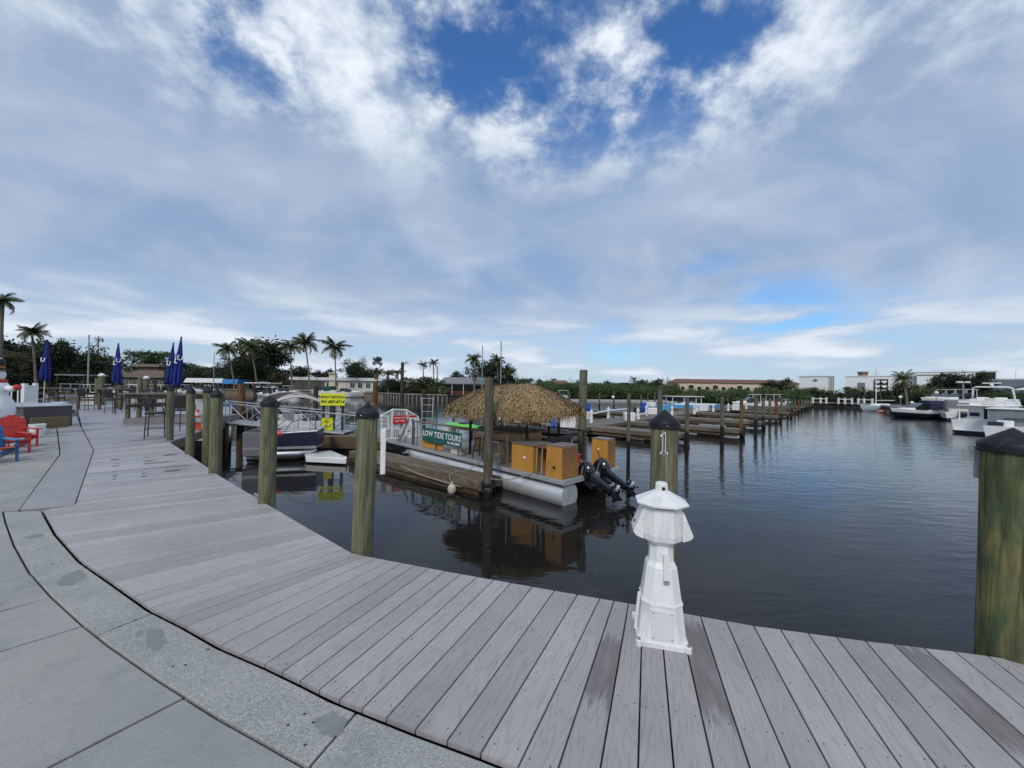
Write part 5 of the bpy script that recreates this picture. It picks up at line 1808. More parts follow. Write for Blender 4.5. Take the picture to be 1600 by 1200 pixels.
# ------------------------------------------------------------------ floating dock, gangway, signs
fdock = thing('floating_dock', 'brown fascia floating dock at the foot of the gangway', 'dock', (0, 0, 0))
xa, xb = AT(425, 690, 16.2).x, AT(612, 690, 16.2).x
MB().box(((xa + xb) / 2, 17.7, -0.60), (xb - xa, 3.0, 0.09)).build('deck', OLDW, fdock)
MB().box(((xa + xb) / 2, 16.17, -0.80), (xb - xa + 0.05, 0.06, 0.50)).build('fascia', mat('brown fascia', (0.105, 0.065, 0.042), 0.6, var=0.15, stretch=(0.3, 1, 4)), fdock)
MB().box(((xa + xb) / 2, 17.7, -1.1), (xb - xa - 0.2, 2.8, 0.5)).build('float_body', PILED, fdock)

gw = thing('gangway', 'grey aluminium truss gangway sloping from the landing to the floating dock', 'gangway', (0, 0, 0))
ga, gb = Vector((-13.4, 16.6, -0.02)), Vector((AT(537, 690, 16.7).x, 16.7, -0.50))
for k, dy in enumerate((0.0, 1.1)):
    a, b_ = ga + Vector((0, dy, 0)), gb + Vector((0, dy, 0))
    hz = Vector((0, 0, 0.86))
    MB().pipe([a + hz, b_ + hz, b_ + hz + Vector((0.55, 0, -0.04)), b_ + hz + Vector((0.66, 0, -0.20)), b_ + Vector((0.55, 0, 0.48)), b_ + Vector((0.3, 0, 0.46))], 0.028, 7).build('hand_rail', ALUD, gw)
    MB().tube(a, b_, 0.045, n=6).build('side_beam', ALUD, gw)
    n = 6
    for i in range(n + 1):
        c = a.lerp(b_, i / n)
        MB().tube(c, c + hz, 0.020, n=6).build('upright', ALUD, gw)
    for i in range(n):
        c, e = a.lerp(b_, i / n), a.lerp(b_, (i + 1) / n)
        (MB().tube(c, e + hz, 0.020, n=6) if i % 2 else MB().tube(c + hz, e, 0.020, n=6)).build('diagonal', ALUD, gw)
gd = MB().plate([ga + Vector((0, 0, 0.03)), gb + Vector((0, 0, 0.03)), gb + Vector((0, 1.1, 0.03)), ga + Vector((0, 1.1, 0.03))], 0.04)
gd.build('walk_surface', ALUD, gw)

def sign(name, label, px0, py0, px1, py1, D, rz, lines, sizes, post_px, foot_z):
    a, b_ = AT(px0, py1, D), AT(px1, py0, D)
    c = (a + b_) / 2
    W_, H_ = b_.x - a.x, b_.z - a.z
    t = thing(name, label, 'sign', (c.x, c.y, 0), rz)
    pn = MB().box((0, 0, c.z), (W_, 0.03, H_)).build('sign_panel', YELLOW, t, bevel=0.004)
    n = len(lines)
    for i, (ln, sz) in enumerate(zip(lines, sizes)):
        text_part('sign_lettering', ln, sz, INK, pn, (0, -0.018, c.z + (0.5 - (i + 0.5) / n) * H_ * 0.78), (R(90), 0, 0), bold=sz * 0.035, shear=0.15)
    for x, r_, m in post_px:
        MB().box((x * W_, 0.13, (c.z + H_ * 0.3 + foot_z) / 2), (r_ * 2, r_ * 2, c.z + H_ * 0.3 - foot_z)).build('post', m, t)
    return t
sign('rental_sign', 'yellow BOAT RENTALS sign with phone number above the floating dock', 501, 615, 538.5, 633.5, 17.4, R(6), ["BOAT RENTALS", "941-807-4714"], [0.150, 0.185], [(-0.40, 0.05, PILED), (-0.05, 0.09, PILED), (0.38, 0.05, PILED)], -0.6)
sign('rental_sign', 'smaller yellow notice fixed low beneath the boat rentals sign', 502, 653, 520, 672, 17.0, R(6), ["BOAT", "RENTALS"], [0.085, 0.085], [(0.0, 0.04, PILED)], -0.6)

# white wedge float
wfp = [P(476, 707, -0.95), P(517, 703.5, -0.95), P(543, 714, -0.95), P(541, 716.5, -0.95), P(478, 713.5, -0.95)]
wf2 = thing('swim_float', 'white wedge shaped float lying low on the water by the brown dock', 'float', (0, 0, 0))
pp = [(p.x, p.y) for p in wfp]
if sum(a[0] * b_[1] - b_[0] * a[1] for a, b_ in zip(pp, pp[1:] + pp[:1])) < 0:
    pp.reverse()
MB().prism(pp, 0.20, -1.15).build('float_shell', GEL, wf2, bevel=0.02)

# small pontoon boat with navy and grey side panels, lying along the gangway
nb0, nb1 = AT(380, 690, 13.6), AT(494, 690, 14.3)
nd = Vector((nb1.x - nb0.x, nb1.y - nb0.y, 0))
NL = nd.length
nv = thing('small_pontoon_boat', 'small pontoon boat with navy bow panels and grey stern panels in front of the gangway', 'boat', (nb0.x, nb0.y, -0.55), math.atan2(nd.y, nd.x))
MB().box((NL / 2, 0.75, -0.14), (NL, 1.6, 0.10)).build('deck', ALUD, nv)
for y in (0.18, 1.32):
    MB().loft([[Vector((x, y + 0.21 * k * math.cos(2 * PI * i / 16), -0.42 + zo + 0.21 * k * math.sin(2 * PI * i / 16))) for i in range(16)] for x, k, zo in ((0.1, 1, 0), (NL - 0.6, 1, 0), (NL - 0.2, 0.5, 0.08), (NL, 0.1, 0.15))]).build('pontoon_tube', ALU, nv)
xg = 0.98
MB().box((0.30, -0.02, 0.02), (0.60, 0.05, 0.86)).build('grey_panel', GREYPL, nv, bevel=0.01)
MB().box((0.80, -0.03, 0.05), (0.40, 0.05, 0.80)).build('grey_panel', MATS['grey vinyl panel'], nv, bevel=0.01)
MB().box((0.0, 0.75, 0.02), (0.05, 1.5, 0.86)).build('grey_panel', GREYPL, nv, bevel=0.01)
nvp = MB().box(((xg + NL) / 2, -0.02, 0.15), (NL - xg - 0.02, 0.05, 0.56)).build('navy_panel', NAVY, nv, bevel=0.01)
for i in range(7):
    MB().box(((xg + NL) / 2, -0.05, -0.08 + i * 0.075), (NL - xg - 0.06, 0.014, 0.012)).build('panel_rib', NAVY, nvp)
MB().box((NL, 0.75, 0.15), (0.05, 1.55, 0.56)).build('navy_panel', NAVY, nv, bevel=0.01)
MB().pipe([(xg - 0.1, -0.02, 0.44), (NL * 0.5, -0.02, 0.40), (NL * 0.8, -0.02, 0.44), (NL, -0.02, 0.47), (NL, 1.5, 0.47)], 0.03, 7).build('top_trim', WHITEPL, nv)
MB().pipe([(xg + 0.3, -0.02, 0.42), (xg + 0.55, -0.02, 0.80), (NL - 0.3, -0.02, 0.98), (NL - 0.03, -0.02, 1.02), (NL - 0.03, 0.0, 0.46)], 0.022, 7).build('bow_rail', STEEL, nv)
for k in (0.40, 0.62, 0.80):
    x = xg + (NL - xg) * k
    MB().tube((x, -0.02, 0.43), (x, -0.02, 0.80 + 0.2 * k), 0.020, n=6).build('rail_post', WHITEPL, nv)
MB().box((NL * 0.62, 0.9, 0.18), (1.0, 0.5, 0.55)).build('seat', mat('grey vinyl seat', (0.33, 0.33, 0.34), 0.5), nv, bevel=0.05)
fk = MB().tube((0.28, 0.5, -0.30), (0.28, 0.5, -0.62), 0.07, 0.03, 8)
fk.box((0.28, 0.5, -0.60), (0.62, 0.10, 0.03))
fk.build('motor_leg', ALU, nv)
rdp = thing('red_float', 'red plastic float sitting on the navy boat edge beside the domed-cap post', 'float', AT(434, 680, 13.9) + Vector((0, 0.16, 0.0)))
MB().lathe([(0.0, -0.10), (0.15, -0.10), (0.20, 0.0), (0.20, 0.06), (0.16, 0.12), (0, 0.12)], 16).build('float_shell', REDPL, rdp)

# pontoon boats with biminis behind the gangway
def bimini_boat(label, px, D, L_, W_, rz, canvas, trim, zc=0.78, hull=GEL):
    b = AT(px, 650, D)
    t = thing('pontoon_boat', label, 'boat', (b.x, b.y, -0.60), rz, 'covered pontoon boats behind the gangway')
    MB().box((0, 0, -0.08), (L_, W_, 0.12)).build('deck', ALUD, t)
    for y in (-W_ * 0.36, W_ * 0.36):
        MB().loft([[Vector((x, y + 0.26 * k * math.cos(2 * PI * i / 14), -0.38 + zo + 0.26 * k * math.sin(2 * PI * i / 14))) for i in range(14)] for x, k, zo in ((-L_ / 2, 1, 0), (L_ / 2 - 0.6, 1, 0), (L_ / 2, 0.3, 0.1))]).build('pontoon_tube', ALU, t)
    for y in (-W_ / 2, W_ / 2):
        MB().box((0, y, 0.30), (L_ * 0.92, 0.04, 0.58)).build('side_panel', hull, t, bevel=0.01)
    for x in (-L_ * 0.46, L_ * 0.46):
        MB().box((x, 0, 0.30), (0.04, W_ * 0.98, 0.58)).build('end_panel', hull, t, bevel=0.01)
    MB().box((L_ * 0.28, -W_ * 0.25, 0.32), (L_ * 0.25, 0.5, 0.5)).build('lounge_seat', CREAM, t, bevel=0.06)
    MB().box((-L_ * 0.25, W_ * 0.2, 0.32), (L_ * 0.3, 0.6, 0.62)).build('lounge_seat', MATS['grey vinyl seat'], t, bevel=0.06)
    MB().box((0, -W_ * 0.2, 0.45), (0.5, 0.6, 0.85), top=(0.8, 0.8)).build('helm_console', GEL, t, bevel=0.03)
    rings = []
    Lc, Wc = L_ * 0.48, W_ * 1.05
    for i in range(9):
        y = -Wc / 2 + Wc * i / 8
        zz = 1.28 + 0.42 * (1 - (abs(y) / (Wc / 2)) ** 2.0)
        rings.append([Vector((x, y, zz + dz - 0.05 * abs(x) / (Lc / 2))) for x, dz in ((-Lc / 2, -0.03), (-Lc / 2, 0.02), (0, 0.05), (Lc / 2, 0.02), (Lc / 2, -0.03), (0, 0.0))])
    bm = MB().loft(rings).build('bimini', canvas, t, ang=60)
    MB().pipe([(Lc / 2, -Wc / 2 + Wc * i / 8, 1.285 + 0.42 * (1 - (abs(-Wc / 2 + Wc * i / 8) / (Wc / 2)) ** 2.0) - 0.05) for i in range(9)], 0.03, 6).build('front_hem', trim, bm)
    for sx in (-1, 1):
        for y in (-W_ / 2, W_ / 2):
            MB().tube((sx * 0.15, y, 0.58), (sx * Lc * 0.45, y, 1.32), 0.018, n=6).build('bimini_pole', STEEL, t)
    MB().box((Lc * 0.30, -Wc * 0.36, 0.98), (0.30, 0.03, 0.90)).build('rolled_curtain', canvas, t)
bimini_boat('pontoon boat under a beige bimini between the domed-cap post and the yellow sign', 467, 19.2, 5.2, 2.3, R(-62), SKIRT, SKIRT)
bimini_boat('pontoon boat with dark brown bimini edged white, tucked beyond the beige one', 452, 25.5, 5.4, 2.3, R(-40), MAROON, WHITEPL, hull=NAVY)

# piles, lamp pole round the left basin
pile('rusty brown pile standing in the water behind the gangway rail', 376, 24.5, 600, 9.5, PILEB)
pile('dark pile between the beige bimini and the boat rentals sign', 493, 21.5, 603, 7, PILED)
pile('brown pile beyond the bend post cap, before the cream ranch house', 586, 30, 596, 7.5, PILEB)
pile('dark pile right behind the boarding ladder', 662, 22, 608, 6, PILED)
pile('thin dark pile left standing alone before the tan seawall', 397, 48, 600, 3.2, PILED)
lampp = AT(628, 620, 42)
lz = AT(628, 566, 42).z
lt = thing('lamp_pole', 'tall dark pole with a white dish floodlight above the far seawall', 'lamp pole', (lampp.x, lampp.y, 0))
MB().tube((0, 0, -2), (0, 0, lz), 0.20, 0.17, 10).build('pole', PILED, lt)
MB().tube((0, 0, lz - 0.35), (0.45, -0.1, lz - 0.25), 0.04).build('arm', PILED, lt)
MB().lathe([(0.0, 0.0), (0.16, 0.05), (0.24, 0.16), (0.26, 0.20), (0.21, 0.18), (0, 0.08)], 16, (0.55, -0.15, lz - 0.15), Matrix.Rotation(R(100), 3, 'X') ).build('dish', WHITE, lt)
# ------------------------------------------------------------------ marina docks across the basin
DV, DU = Vector((0.655, 0.755, 0)), Vector((0.755, -0.655, 0))
W0 = Vector((3.4, 23.3, 0))
DZ = -0.65
def dk(u, v, z=DZ):
    p = W0 + DU * u + DV * v
    return Vector((p.x, p.y, z))
DOCKM = timber('sunbleached marina dock', (0.165, 0.145, 0.120), (0.245, 0.215, 0.180), (0.060, 0.050, 0.040), 0.5, along='X', gs=4, cracks=0.5)
def dock_piece(label, p, q, w_, name='marina_dock', grp='timber finger docks of the marina', bumper=True):
    d = (q - p)
    L_ = d.length
    t = thing(name, label, 'dock', p, math.atan2(d.y, d.x), grp)
    MB().box((L_ / 2, 0, -0.03), (L_, w_, 0.06)).build('deck', DOCKM, t)
    for sy in (-1, 1):
        MB().box((L_ / 2, sy * (w_ / 2 + 0.035), -0.12), (L_ + 0.1, 0.07, 0.22)).build('edge_beam', OLDW, t)
        MB().box((L_ / 2, sy * (w_ / 2 - 0.05), -0.36), (L_, 0.08, 0.16)).build('lower_beam', OLDWD, t)
    MB().box((L_ + 0.03, 0, -0.12), (0.06, w_ - 0.01, 0.22)).build('end_beam', OLDW, t)
    n = max(2, int(L_ / 2.4))
    for i in range(n):
        MB().box((L_ * (i + 0.5) / n, 0, -0.46), (1.2, w_ * 0.8, 0.42)).build('float_body', PILED, t)
    if bumper:
        tm = MB().lathe([(0.16, -0.09), (0.30, -0.08), (0.32, 0), (0.30, 0.08), (0.16, 0.09), (0.16, -0.09)], 14, (L_ + 0.14, 0.2, -0.28), Matrix.Rotation(R(90), 3, 'Y'))
        tm.build('tyre_fender', TYRE, t)
    return t
dock_piece('long weathered main walkway of the marina receding towards the far shore', dk(0, -2.5), dk(0, 66), 2.5, 'marina_walkway', None, False)
fing = [(1.4, 6.4, 1.4), (6.8, 8.1, 1.3), (14.6, 8.2, 1.3), (24.0, 8.3, 1.3), (33.4, 8.4, 1.3), (42.5, 8.4, 1.3), (51.5, 8.4, 1.3), (60, 8.4, 1.3)]
ordn = ['nearest', 'second', 'third', 'fourth', 'fifth', 'sixth', 'seventh', 'farthest']
for i, (v, ue, w_) in enumerate(fing):
    dock_piece('%s timber finger dock on the open water side of the main walkway' % ordn[i], dk(1.3, v), dk(ue, v), w_)
for i, v in enumerate((5, 17, 31, 45)):
    dock_piece('%s timber finger dock on the mangrove side of the main walkway' % (['nearest', 'second', 'third', 'farthest'][i]), dk(-1.3, v), dk(-8.5, v), 1.3)

rowp = [(982.5, 14.9, 615, 5.5, PILEHI, 'grey mooring pile standing just past the outboard motors'), (1031, 17.0, 608, 7.5, PILEHI, 'tall pile whose top peeps above the black cap of post 1'),
        (1073.5, 18.8, 620, 6, PILEHI, 'first pile beyond post 1 in the long row of marina piles'), (1128.5, 21.5, 620, 6, PILEHI, 'second pile beyond post 1, by the end of a finger dock'),
        (1158.5, 23.3, 623, 5, PILEB, 'rusty brown pile, third beyond post 1'), (1181, 28, 621, 5, PILEHI, 'grey pile, fourth beyond post 1'), (1192.5, 30.5, 622, 4.4, PILEHI, 'grey pile close after the fourth in the row'),
        (1203, 34, 622, 4, PILEM, 'plain pile, sixth along the row from post 1'), (1213, 38, 623, 4.3, PILEB, 'rust brown pile about midway along the marina row'), (1221, 41, 623, 3.2, PILEM, 'thin pile just after the midway brown one'),
        (1231, 44, 624, 3, PILEHI, 'dark footed pile in the farther half of the row'), (1237, 47, 624, 3, PILEHI, 'pile next to the dark footed one in the farther half'), (1242, 50, 624, 2.8, PILEHI, 'twelfth pile of the marina row from post 1'),
        (1248, 53, 625, 2.8, PILEB, 'brown pile near the far end of the row'), (1253, 56, 625, 2.6, PILEM, 'grey pile just past the last brown one'), (1257.5, 59, 625, 2.5, PILEM, 'last pile but two in the marina row'),
        (1262, 62, 625, 2.4, PILEM, 'last pile but one in the marina row'), (1267, 66, 626, 2.3, PILEM, 'very last pile in the marina row')]
for px, D, ty, wpx, m, lab in rowp:
    pile(lab, px, D, ty, wpx, m)
backp = [(889.5, 78, 613, 2.6, 'pile beside the small white boat by the mangroves'), (936.5, 52, 613.5, 2.4, 'thin pile behind the blue drum on the walkway'), (959, 50, 609.5, 2.4, 'taller thin pile carrying a white ball in the back channel'),
         (1001.5, 60, 616, 2, 'thin back channel pile, first of three close together'), (1012, 60, 616, 2, 'thin back channel pile, second of three close together'), (1023, 60, 613, 2, 'thin back channel pile, third of three close together'),
         (1040, 64, 612, 1.6, 'thin pale pile rising behind the black cap of post 1'), (1120, 70, 619, 1.6, 'thin back channel pile before the blue boat bow'), (1137, 72, 618, 1.6, 'thin back channel pile just past the blue boat bow')]
for px, D, ty, wpx, lab in backp:
    pile(lab, px, D, ty, wpx, PILEHI, 'thin piles in the back channel')
ball = AT(958, 620.5, 49.4)
bb = thing('white_buoy', 'white ball buoy fixed on the taller thin pile', 'buoy', ball)
MB().ball((0, 0, 0), 0.20, 12).build('ball', WHITEPL, bb)
MB().box((0, 0.14, 0.0), (0.06, 0.3, 0.06)).build('bracket', GALV, bb)
bk = AT(885, 626, 88)
bf = thing('breakwater_float', 'long pale floating breakwater in front of the mangroves', 'float', (0, 0, 0))
x0, x1 = AT(872, 626, 88).x, AT(1060, 627, 92).x
a, b_ = Vector((x0, 88, 0)), Vector((x1, 92, 0))
d_ = (b_ - a)
MB().box((*((a + b_) / 2).xy, WATER + 0.16), (d_.length, 0.9, 0.5), rz=math.atan2(d_.y, d_.x)).build('float_body', mat('pale concrete float', (0.42, 0.43, 0.43), 0.7), bf)

# white dock pedestals, boxes, drums, rails on the walkway
pedm = MB().loft([octo(0.30, 0.06, 0.0), octo(0.22, 0.05, 0.62), octo(0.28, 0.06, 0.66), octo(0.28, 0.06, 0.90), octo(0.34, 0.08, 0.92), octo(0.10, 0.03, 1.02)]).mesh('pedestal_shell', WHITEPL)
capm = MB().lathe([(0.07, 1.01), (0.09, 1.08), (0.05, 1.15), (0, 1.16)], 10).mesh('pedestal_light', WHITEPL)
def on_dock(px, py):
    return P(px, py, DZ)
for i, (px, py, lab) in enumerate([(780, 655, 'white power pedestal seen under the thatch, nearer the bar'), (823, 657, 'white power pedestal seen under the thatch eave by the blue drum'), (924, 660, 'white power pedestal just past the tall pile by the thatch'),
        (950.5, 653, 'white power pedestal at the middle of the white pipe rail'), (997, 655, 'white power pedestal next to the square white box'), (1010, 648, 'white power pedestal left of the black cap of post 1'.replace('left of', 'hard by')),
        (1050, 649, 'white power pedestal in front of the blue boat stern'), (1085, 647, 'white power pedestal below the blue boat cabin'), (1089, 643, 'white power pedestal right behind another, below the blue boat'),
        (1114.5, 643, 'white power pedestal under the blue boat bow'), (1138, 642, 'white power pedestal beyond the blue boat bow'), (1166, 639, 'far white power pedestal between marina piles')]):
    p = on_dock(px, py)
    t = thing('power_pedestal', lab, 'pedestal', p, R(40), 'white power pedestals on the marina walkway')
    t.scale = (0.78, 0.78, 0.78)
    link_mesh('pedestal_shell', pedm, t)
    link_mesh('pedestal_light', capm, t)
def dock_box(label, px, py, w_, h, d=0.7, rz=-41):
    p = on_dock(px, py)
    t = thing('dock_box', label, 'dock box', p, R(rz), 'white fibreglass dock boxes')
    MB().box((0, 0, h * 0.42), (w_, d, h * 0.84), top=(1.04, 1.06)).build('box_body', WHITEPL, t, bevel=0.02)
    MB().box((0, 0, h * 0.92), (w_ * 1.08, d * 1.12, h * 0.16), top=(0.94, 0.9)).build('lid', WHITEPL, t, bevel=0.02)
    return t
dock_box('large white dock box beside the blue drum at the end of the thatch eave', 886, 667, 1.0, 0.62, rz=-10)
dock_box('white dock box just past the tall grey green pile', 917, 655, 0.5, 0.55)
dock_box('square white dock box by the pile nearest post 1', 983, 657, 0.7, 0.58, rz=-5)
dock_box('white dock box at the stern of the light blue boat', 1018, 647, 0.8, 0.6, rz=-5)
dock_box('white dock box on the walkway below the light blue boat', 1100, 642, 0.9, 0.6)
dock_box('white dock box beyond the bow of the light blue boat', 1152, 641, 1.0, 0.6)
def drum(label, px, py):
    p = on_dock(px, py)
    t = thing('plastic_drum', label, 'drum', p, 0, 'blue plastic drums')
    MB().lathe([(0.26, 0), (0.285, 0.03), (0.285, 0.30), (0.295, 0.33), (0.285, 0.36), (0.285, 0.60), (0.295, 0.63), (0.285, 0.66), (0.28, 0.86), (0.25, 0.89), (0, 0.88)], 20).build('barrel', BLUEBAR, t)
    MB().tube((0.14, 0, 0.88), (0.14, 0, 0.91), 0.04).build('bung', BLUEBAR, t)
drum('blue plastic drum beside the large white dock box under the thatch eave', 868.5, 667)
drum('blue plastic drum on the walkway behind the tall grey green pile', 917.5, 643)
drum('blue plastic drum beside the black cap of post 1', 1006, 642)
def pipe_rail(label, pts, zs):
    t = thing('pipe_rail', label, 'rail', (0, 0, 0), 0, 'white pipe rails on the walkway')
    q = [on_dock(*p) for p in pts]
    for z in zs:
        MB().pipe([v + Vector((0, 0, z)) for v in q], 0.055, 6).build('rail', WHITE, t)
    for v in q:
        MB().tube(v, v + Vector((0, 0, max(zs) + 0.05)), 0.07, n=8).build('post', WHITE, t)
pipe_rail('white pipe rail running from the tall pile to the square white box', [(924, 661), (950, 654), (980, 650)], [0.62])
pipe_rail('low white pipe rail at the water edge past the square box', [(989, 657), (1011, 650)], [0.30])
# dark covered gear on the near end of the walkway
gp = P(845, 690, DZ)
gear = thing('covered_gear', 'long black covered gear lying on the walkway end behind the thatched boat', 'covered gear', (1.3, 19.3, DZ), R(-40))
MB().loft([[Vector((x, 0.45 * k * math.cos(2 * PI * i / 12), 0.16 + 0.22 * k * math.sin(2 * PI * i / 12))) for i in range(12)] for x, k in ((-2.2, 0.3), (-1.8, 0.8), (-0.6, 1.0), (0.7, 0.95), (1.7, 0.7), (2.1, 0.25))]).build('cover', BLACK, gear)
MB().box((0, 0, -0.10), (4.6, 1.2, 0.12)).build('platform', OLDWD, gear)
MB().box((0, 0, -0.42), (4.4, 1.0, 0.5)).build('float_body', PILED, gear)

# ------------------------------------------------------------------ boats
def hull_mb(L_, B, H, sheer=0.25, flare=0.25, z0=-0.35, fine=0.55):
    """x forward, stern at -L/2; waterline at 0"""
    st = []
    for t in (0, 0.15, 0.35, 0.55, 0.7, 0.82, 0.92, 0.98, 1.0):
        k = 1.0 if t < fine else max(0.02, 1 - ((t - fine) / (1 - fine)) ** 1.8)
        x = -L_ / 2 + L_ * t
        zd = H * (1 + sheer * t * t)
        kb = k * (1 - flare * max(0, (t - 0.3)) * 1.0)
        b = B / 2
        rake = 0.10 * L_ * (t ** 6)
        st.append([Vector((x - rake * 1.0, 0, z0 * (1 - t ** 5))), Vector((x - rake * 0.6, b * kb * 0.88, 0.02 + 0.20 * H * t)), Vector((x, b * k, zd)), Vector((x, 0, zd + 0.03)), Vector((x, -b * k, zd)), Vector((x - rake * 0.6, -b * kb * 0.88, 0.02 + 0.20 * H * t))])
    return MB().loft(st)

def cruiser(label, px, D, L_, B, H, rz, hullm, grp=None, name='motor_cruiser', canvas=None, boot=None, cat='boat'):
    b = AT(px, 640, D)
    t = thing(name, label, cat, (b.x, b.y, WATER), rz, grp)
    hull_mb(L_, B, H).build('hull', hullm, t, ang=50)
    MB().loft([[Vector((x, s * B * 0.46 * k, z)) for s, z in ((-1, H * 1.02), (-0.9, H * 1.02 + hh), (0.9, H * 1.02 + hh), (1, H * 1.02))] for x, k, hh in ((-L_ * 0.10, 0.95, 0.35), (L_ * 0.10, 0.9, 0.42), (L_ * 0.30, 0.62, 0.32), (L_ * 0.43, 0.2, 0.16))], closed=True).build('foredeck', GEL, t)
    MB().loft([[Vector((x, s * B * 0.42, z)) for s, z in ((-1, H), (-0.92, z1), (0.92, z1), (1, H))] for x, z1 in ((-L_ * 0.14, H + 0.95), (L_ * 0.03, H + 0.95), (L_ * 0.15, H + 0.45))]).build('windscreen', GLASSD, t)
    if canvas:
        MB().box((-L_ * 0.20, 0, H + 1.0), (L_ * 0.28, B * 0.84, 0.55), top=(0.92, 0.88)).build('canvas_top', canvas, t, bevel=0.08)
        MB().box((-L_ * 0.22, 0, H + 0.45), (L_ * 0.26, B * 0.82, 0.7)).build('side_curtain', canvas, t)
    else:
        MB().box((-L_ * 0.12, 0, H + 1.45), (L_ * 0.26, B * 0.84, 0.07)).build('hard_top', GEL, t, bevel=0.03)
        for sx in (-1, 1):
            for sy in (-1, 1):
                MB().tube((-L_ * 0.12 + sx * L_ * 0.11, sy * B * 0.38, H), (-L_ * 0.12 + sx * L_ * 0.10, sy * B * 0.36, H + 1.44), 0.035, n=6).build('top_support', GEL, t)
    MB().box((-L_ * 0.33, 0, H + 0.12), (L_ * 0.2, B * 0.7, 0.45)).build('cockpit_seat', CREAM, t, bevel=0.05)
    if boot:
        hull_mb(L_ * 1.002, B * 1.006, H * 0.30, sheer=0.5).build('boot_stripe', boot, t, ang=50)
    MB().pipe([(L_ * 0.05, -B * 0.42, H * 1.1 + 0.5), (L_ * 0.32, -B * 0.3, H * 1.15 + 0.55), (L_ * 0.49, 0, H * 1.25 + 0.5), (L_ * 0.32, B * 0.3, H * 1.15 + 0.55), (L_ * 0.05, B * 0.42, H * 1.1 + 0.5)], 0.02, 5).build('bow_rail', STEEL, t)
    return t

# light blue centre console
bb_ = AT(1074, 640, 50)
t = thing('sport_boat', 'light blue hulled sport fishing boat with long white hardtop among the docks', 'boat', (bb_.x, bb_.y, WATER), R(2))
t.scale = (1, 1, 0.74)
BLn = 9.2
hull_mb(BLn, 2.7, 1.25, sheer=0.22).build('hull', LBLUE, t, ang=50)
MB().box((0.5, 0, 1.42), (5.4, 2.3, 0.25)).build('deck_rim', GEL, t, bevel=0.05)
MB().box((-0.3, 0, 1.8), (1.8, 1.3, 0.8), top=(0.8, 0.85)).build('console', GEL, t, bevel=0.05)
MB().box((0.35, 0, 2.25), (1.1, 1.8, 0.65), top=(0.8, 0.8)).build('windscreen', GLASSD, t)
MB().box((-1.5, 0, 2.2), (1.5, 1.7, 0.6)).build('side_window', GLASSD, t)
MB().box((-0.6, 0, 2.78), (4.6, 2.3, 0.10)).build('hard_top', GEL, t, bevel=0.03)
for x in (-2.5, -0.9, 0.7, 1.4):
    for y in (-0.9, 0.9):
        MB().tube((x, y, 1.45), (x * 0.95, y, 2.75), 0.04, n=6).build('top_support', GEL, t)
MB().tube((-0.6, 0, 2.8), (-0.6, 0, 3.4), 0.02).build('antenna', STEEL, t)
for y in (-0.7, 0, 0.7):
    MB().loft([[Vector((-4.9 + 0.35 * math.cos(2 * PI * i / 12), y + 0.2 * math.sin(2 * PI * i / 12), z)) for i in range(12)] for z in (0.9, 1.7)]).build('outboard_motor', GEL, t)
    MB().box((-4.75, y, 0.4), (0.2, 0.12, 1.1)).build('motor_leg', GEL, t)

cruiser('small white cabin boat moored by the mangroves behind the thatch eave', 880, 80, 5.5, 2.6, 1.0, R(-100), GEL, name='cabin_boat')
cruiser('white centre console boat on the far finger dock, before the piles', 1172, 62, 5.5, 2.1, 0.9, R(170), GEL, name='runabout')
cruiser('white runabout at the mangrove end of the walkway, between two brown piles', 1213, 66, 5.8, 2.2, 0.9, R(10), GEL, name='runabout')

# boats along the seawall beyond the open water
def rboat(*a, **k):
    return cruiser(*a, **k)
rboat('navy and white express cruiser with navy canvas, bow towards the sailing boat', 1437, 45.0, 5.6, 2.2, 0.80, R(163), NAVY, name='express_cruiser', canvas=NAVYC)
t = bpy.data.objects['express_cruiser']
hull_mb(5.65, 2.22, 0.85, sheer=0.26).build('upper_hull', GEL, t, loc=(0, 0, 0.02), ang=50).scale = (0.99, 1.0, 1.0)
# keep the dark lower hull proud of the white topsides
for o in t.children:
    if o.name.startswith('hull'):
        o.scale = (1.012, 1.03, 0.66)
rboat('white cabin cruiser with grey canvas enclosure beside the navy cruiser stern', 1491, 42.0, 4.6, 2.2, 0.95, R(52), GEL, name='cabin_cruiser', canvas=mat('grey canvas enclosure', (0.16, 0.16, 0.19), 0.6), boot=NAVY)

# flybridge motor yacht, stern towards the basin
yb = AT(1549, 660, 29.0)
t = thing('flybridge_yacht', 'tall white flybridge yacht with radar arch, stern to the basin', 'yacht', (yb.x, yb.y, WATER), R(27))
t.scale = (0.85, 0.80, 0.79)
YL, YB = 8.5, 3.0
hull_mb(YL, YB, 1.25, sheer=0.3).build('hull', GEL, t, ang=50)
hull_mb(YL * 1.003, YB * 1.008, 0.26, sheer=0.2).build('boot_stripe', NAVY, t, ang=50)
MB().box((-YL / 2 - 0.25, 0, 0.30), (0.6, YB * 0.9, 0.07)).build('swim_platform', GEL, t, bevel=0.02)
MB().box((0.6, 0, 1.85), (4.2, YB * 0.82, 1.35), top=(0.92, 0.9)).build('cabin', GEL, t, bevel=0.06)
dr = MB().box((-1.52, -0.35, 1.85), (0.05, 0.95, 1.15)).build('saloon_door', GLASSD, t)
MB().box((-1.56, -0.35, 1.85), (0.03, 0.05, 1.15)).build('door_frame', GEL, dr)
for sy in (-1, 1):
    MB().box((0.6, sy * YB * 0.40, 2.0), (3.2, 0.06, 0.5)).build('side_window', GLASSD, t)
MB().box((-1.54, 0.70, 1.7), (0.05, 0.6, 0.35)).build('navy_cushion', NAVYC, t)
MB().box((-0.5, 0, 2.58), (5.2, YB * 0.98, 0.10)).build('flybridge_deck', GEL, t, bevel=0.03)
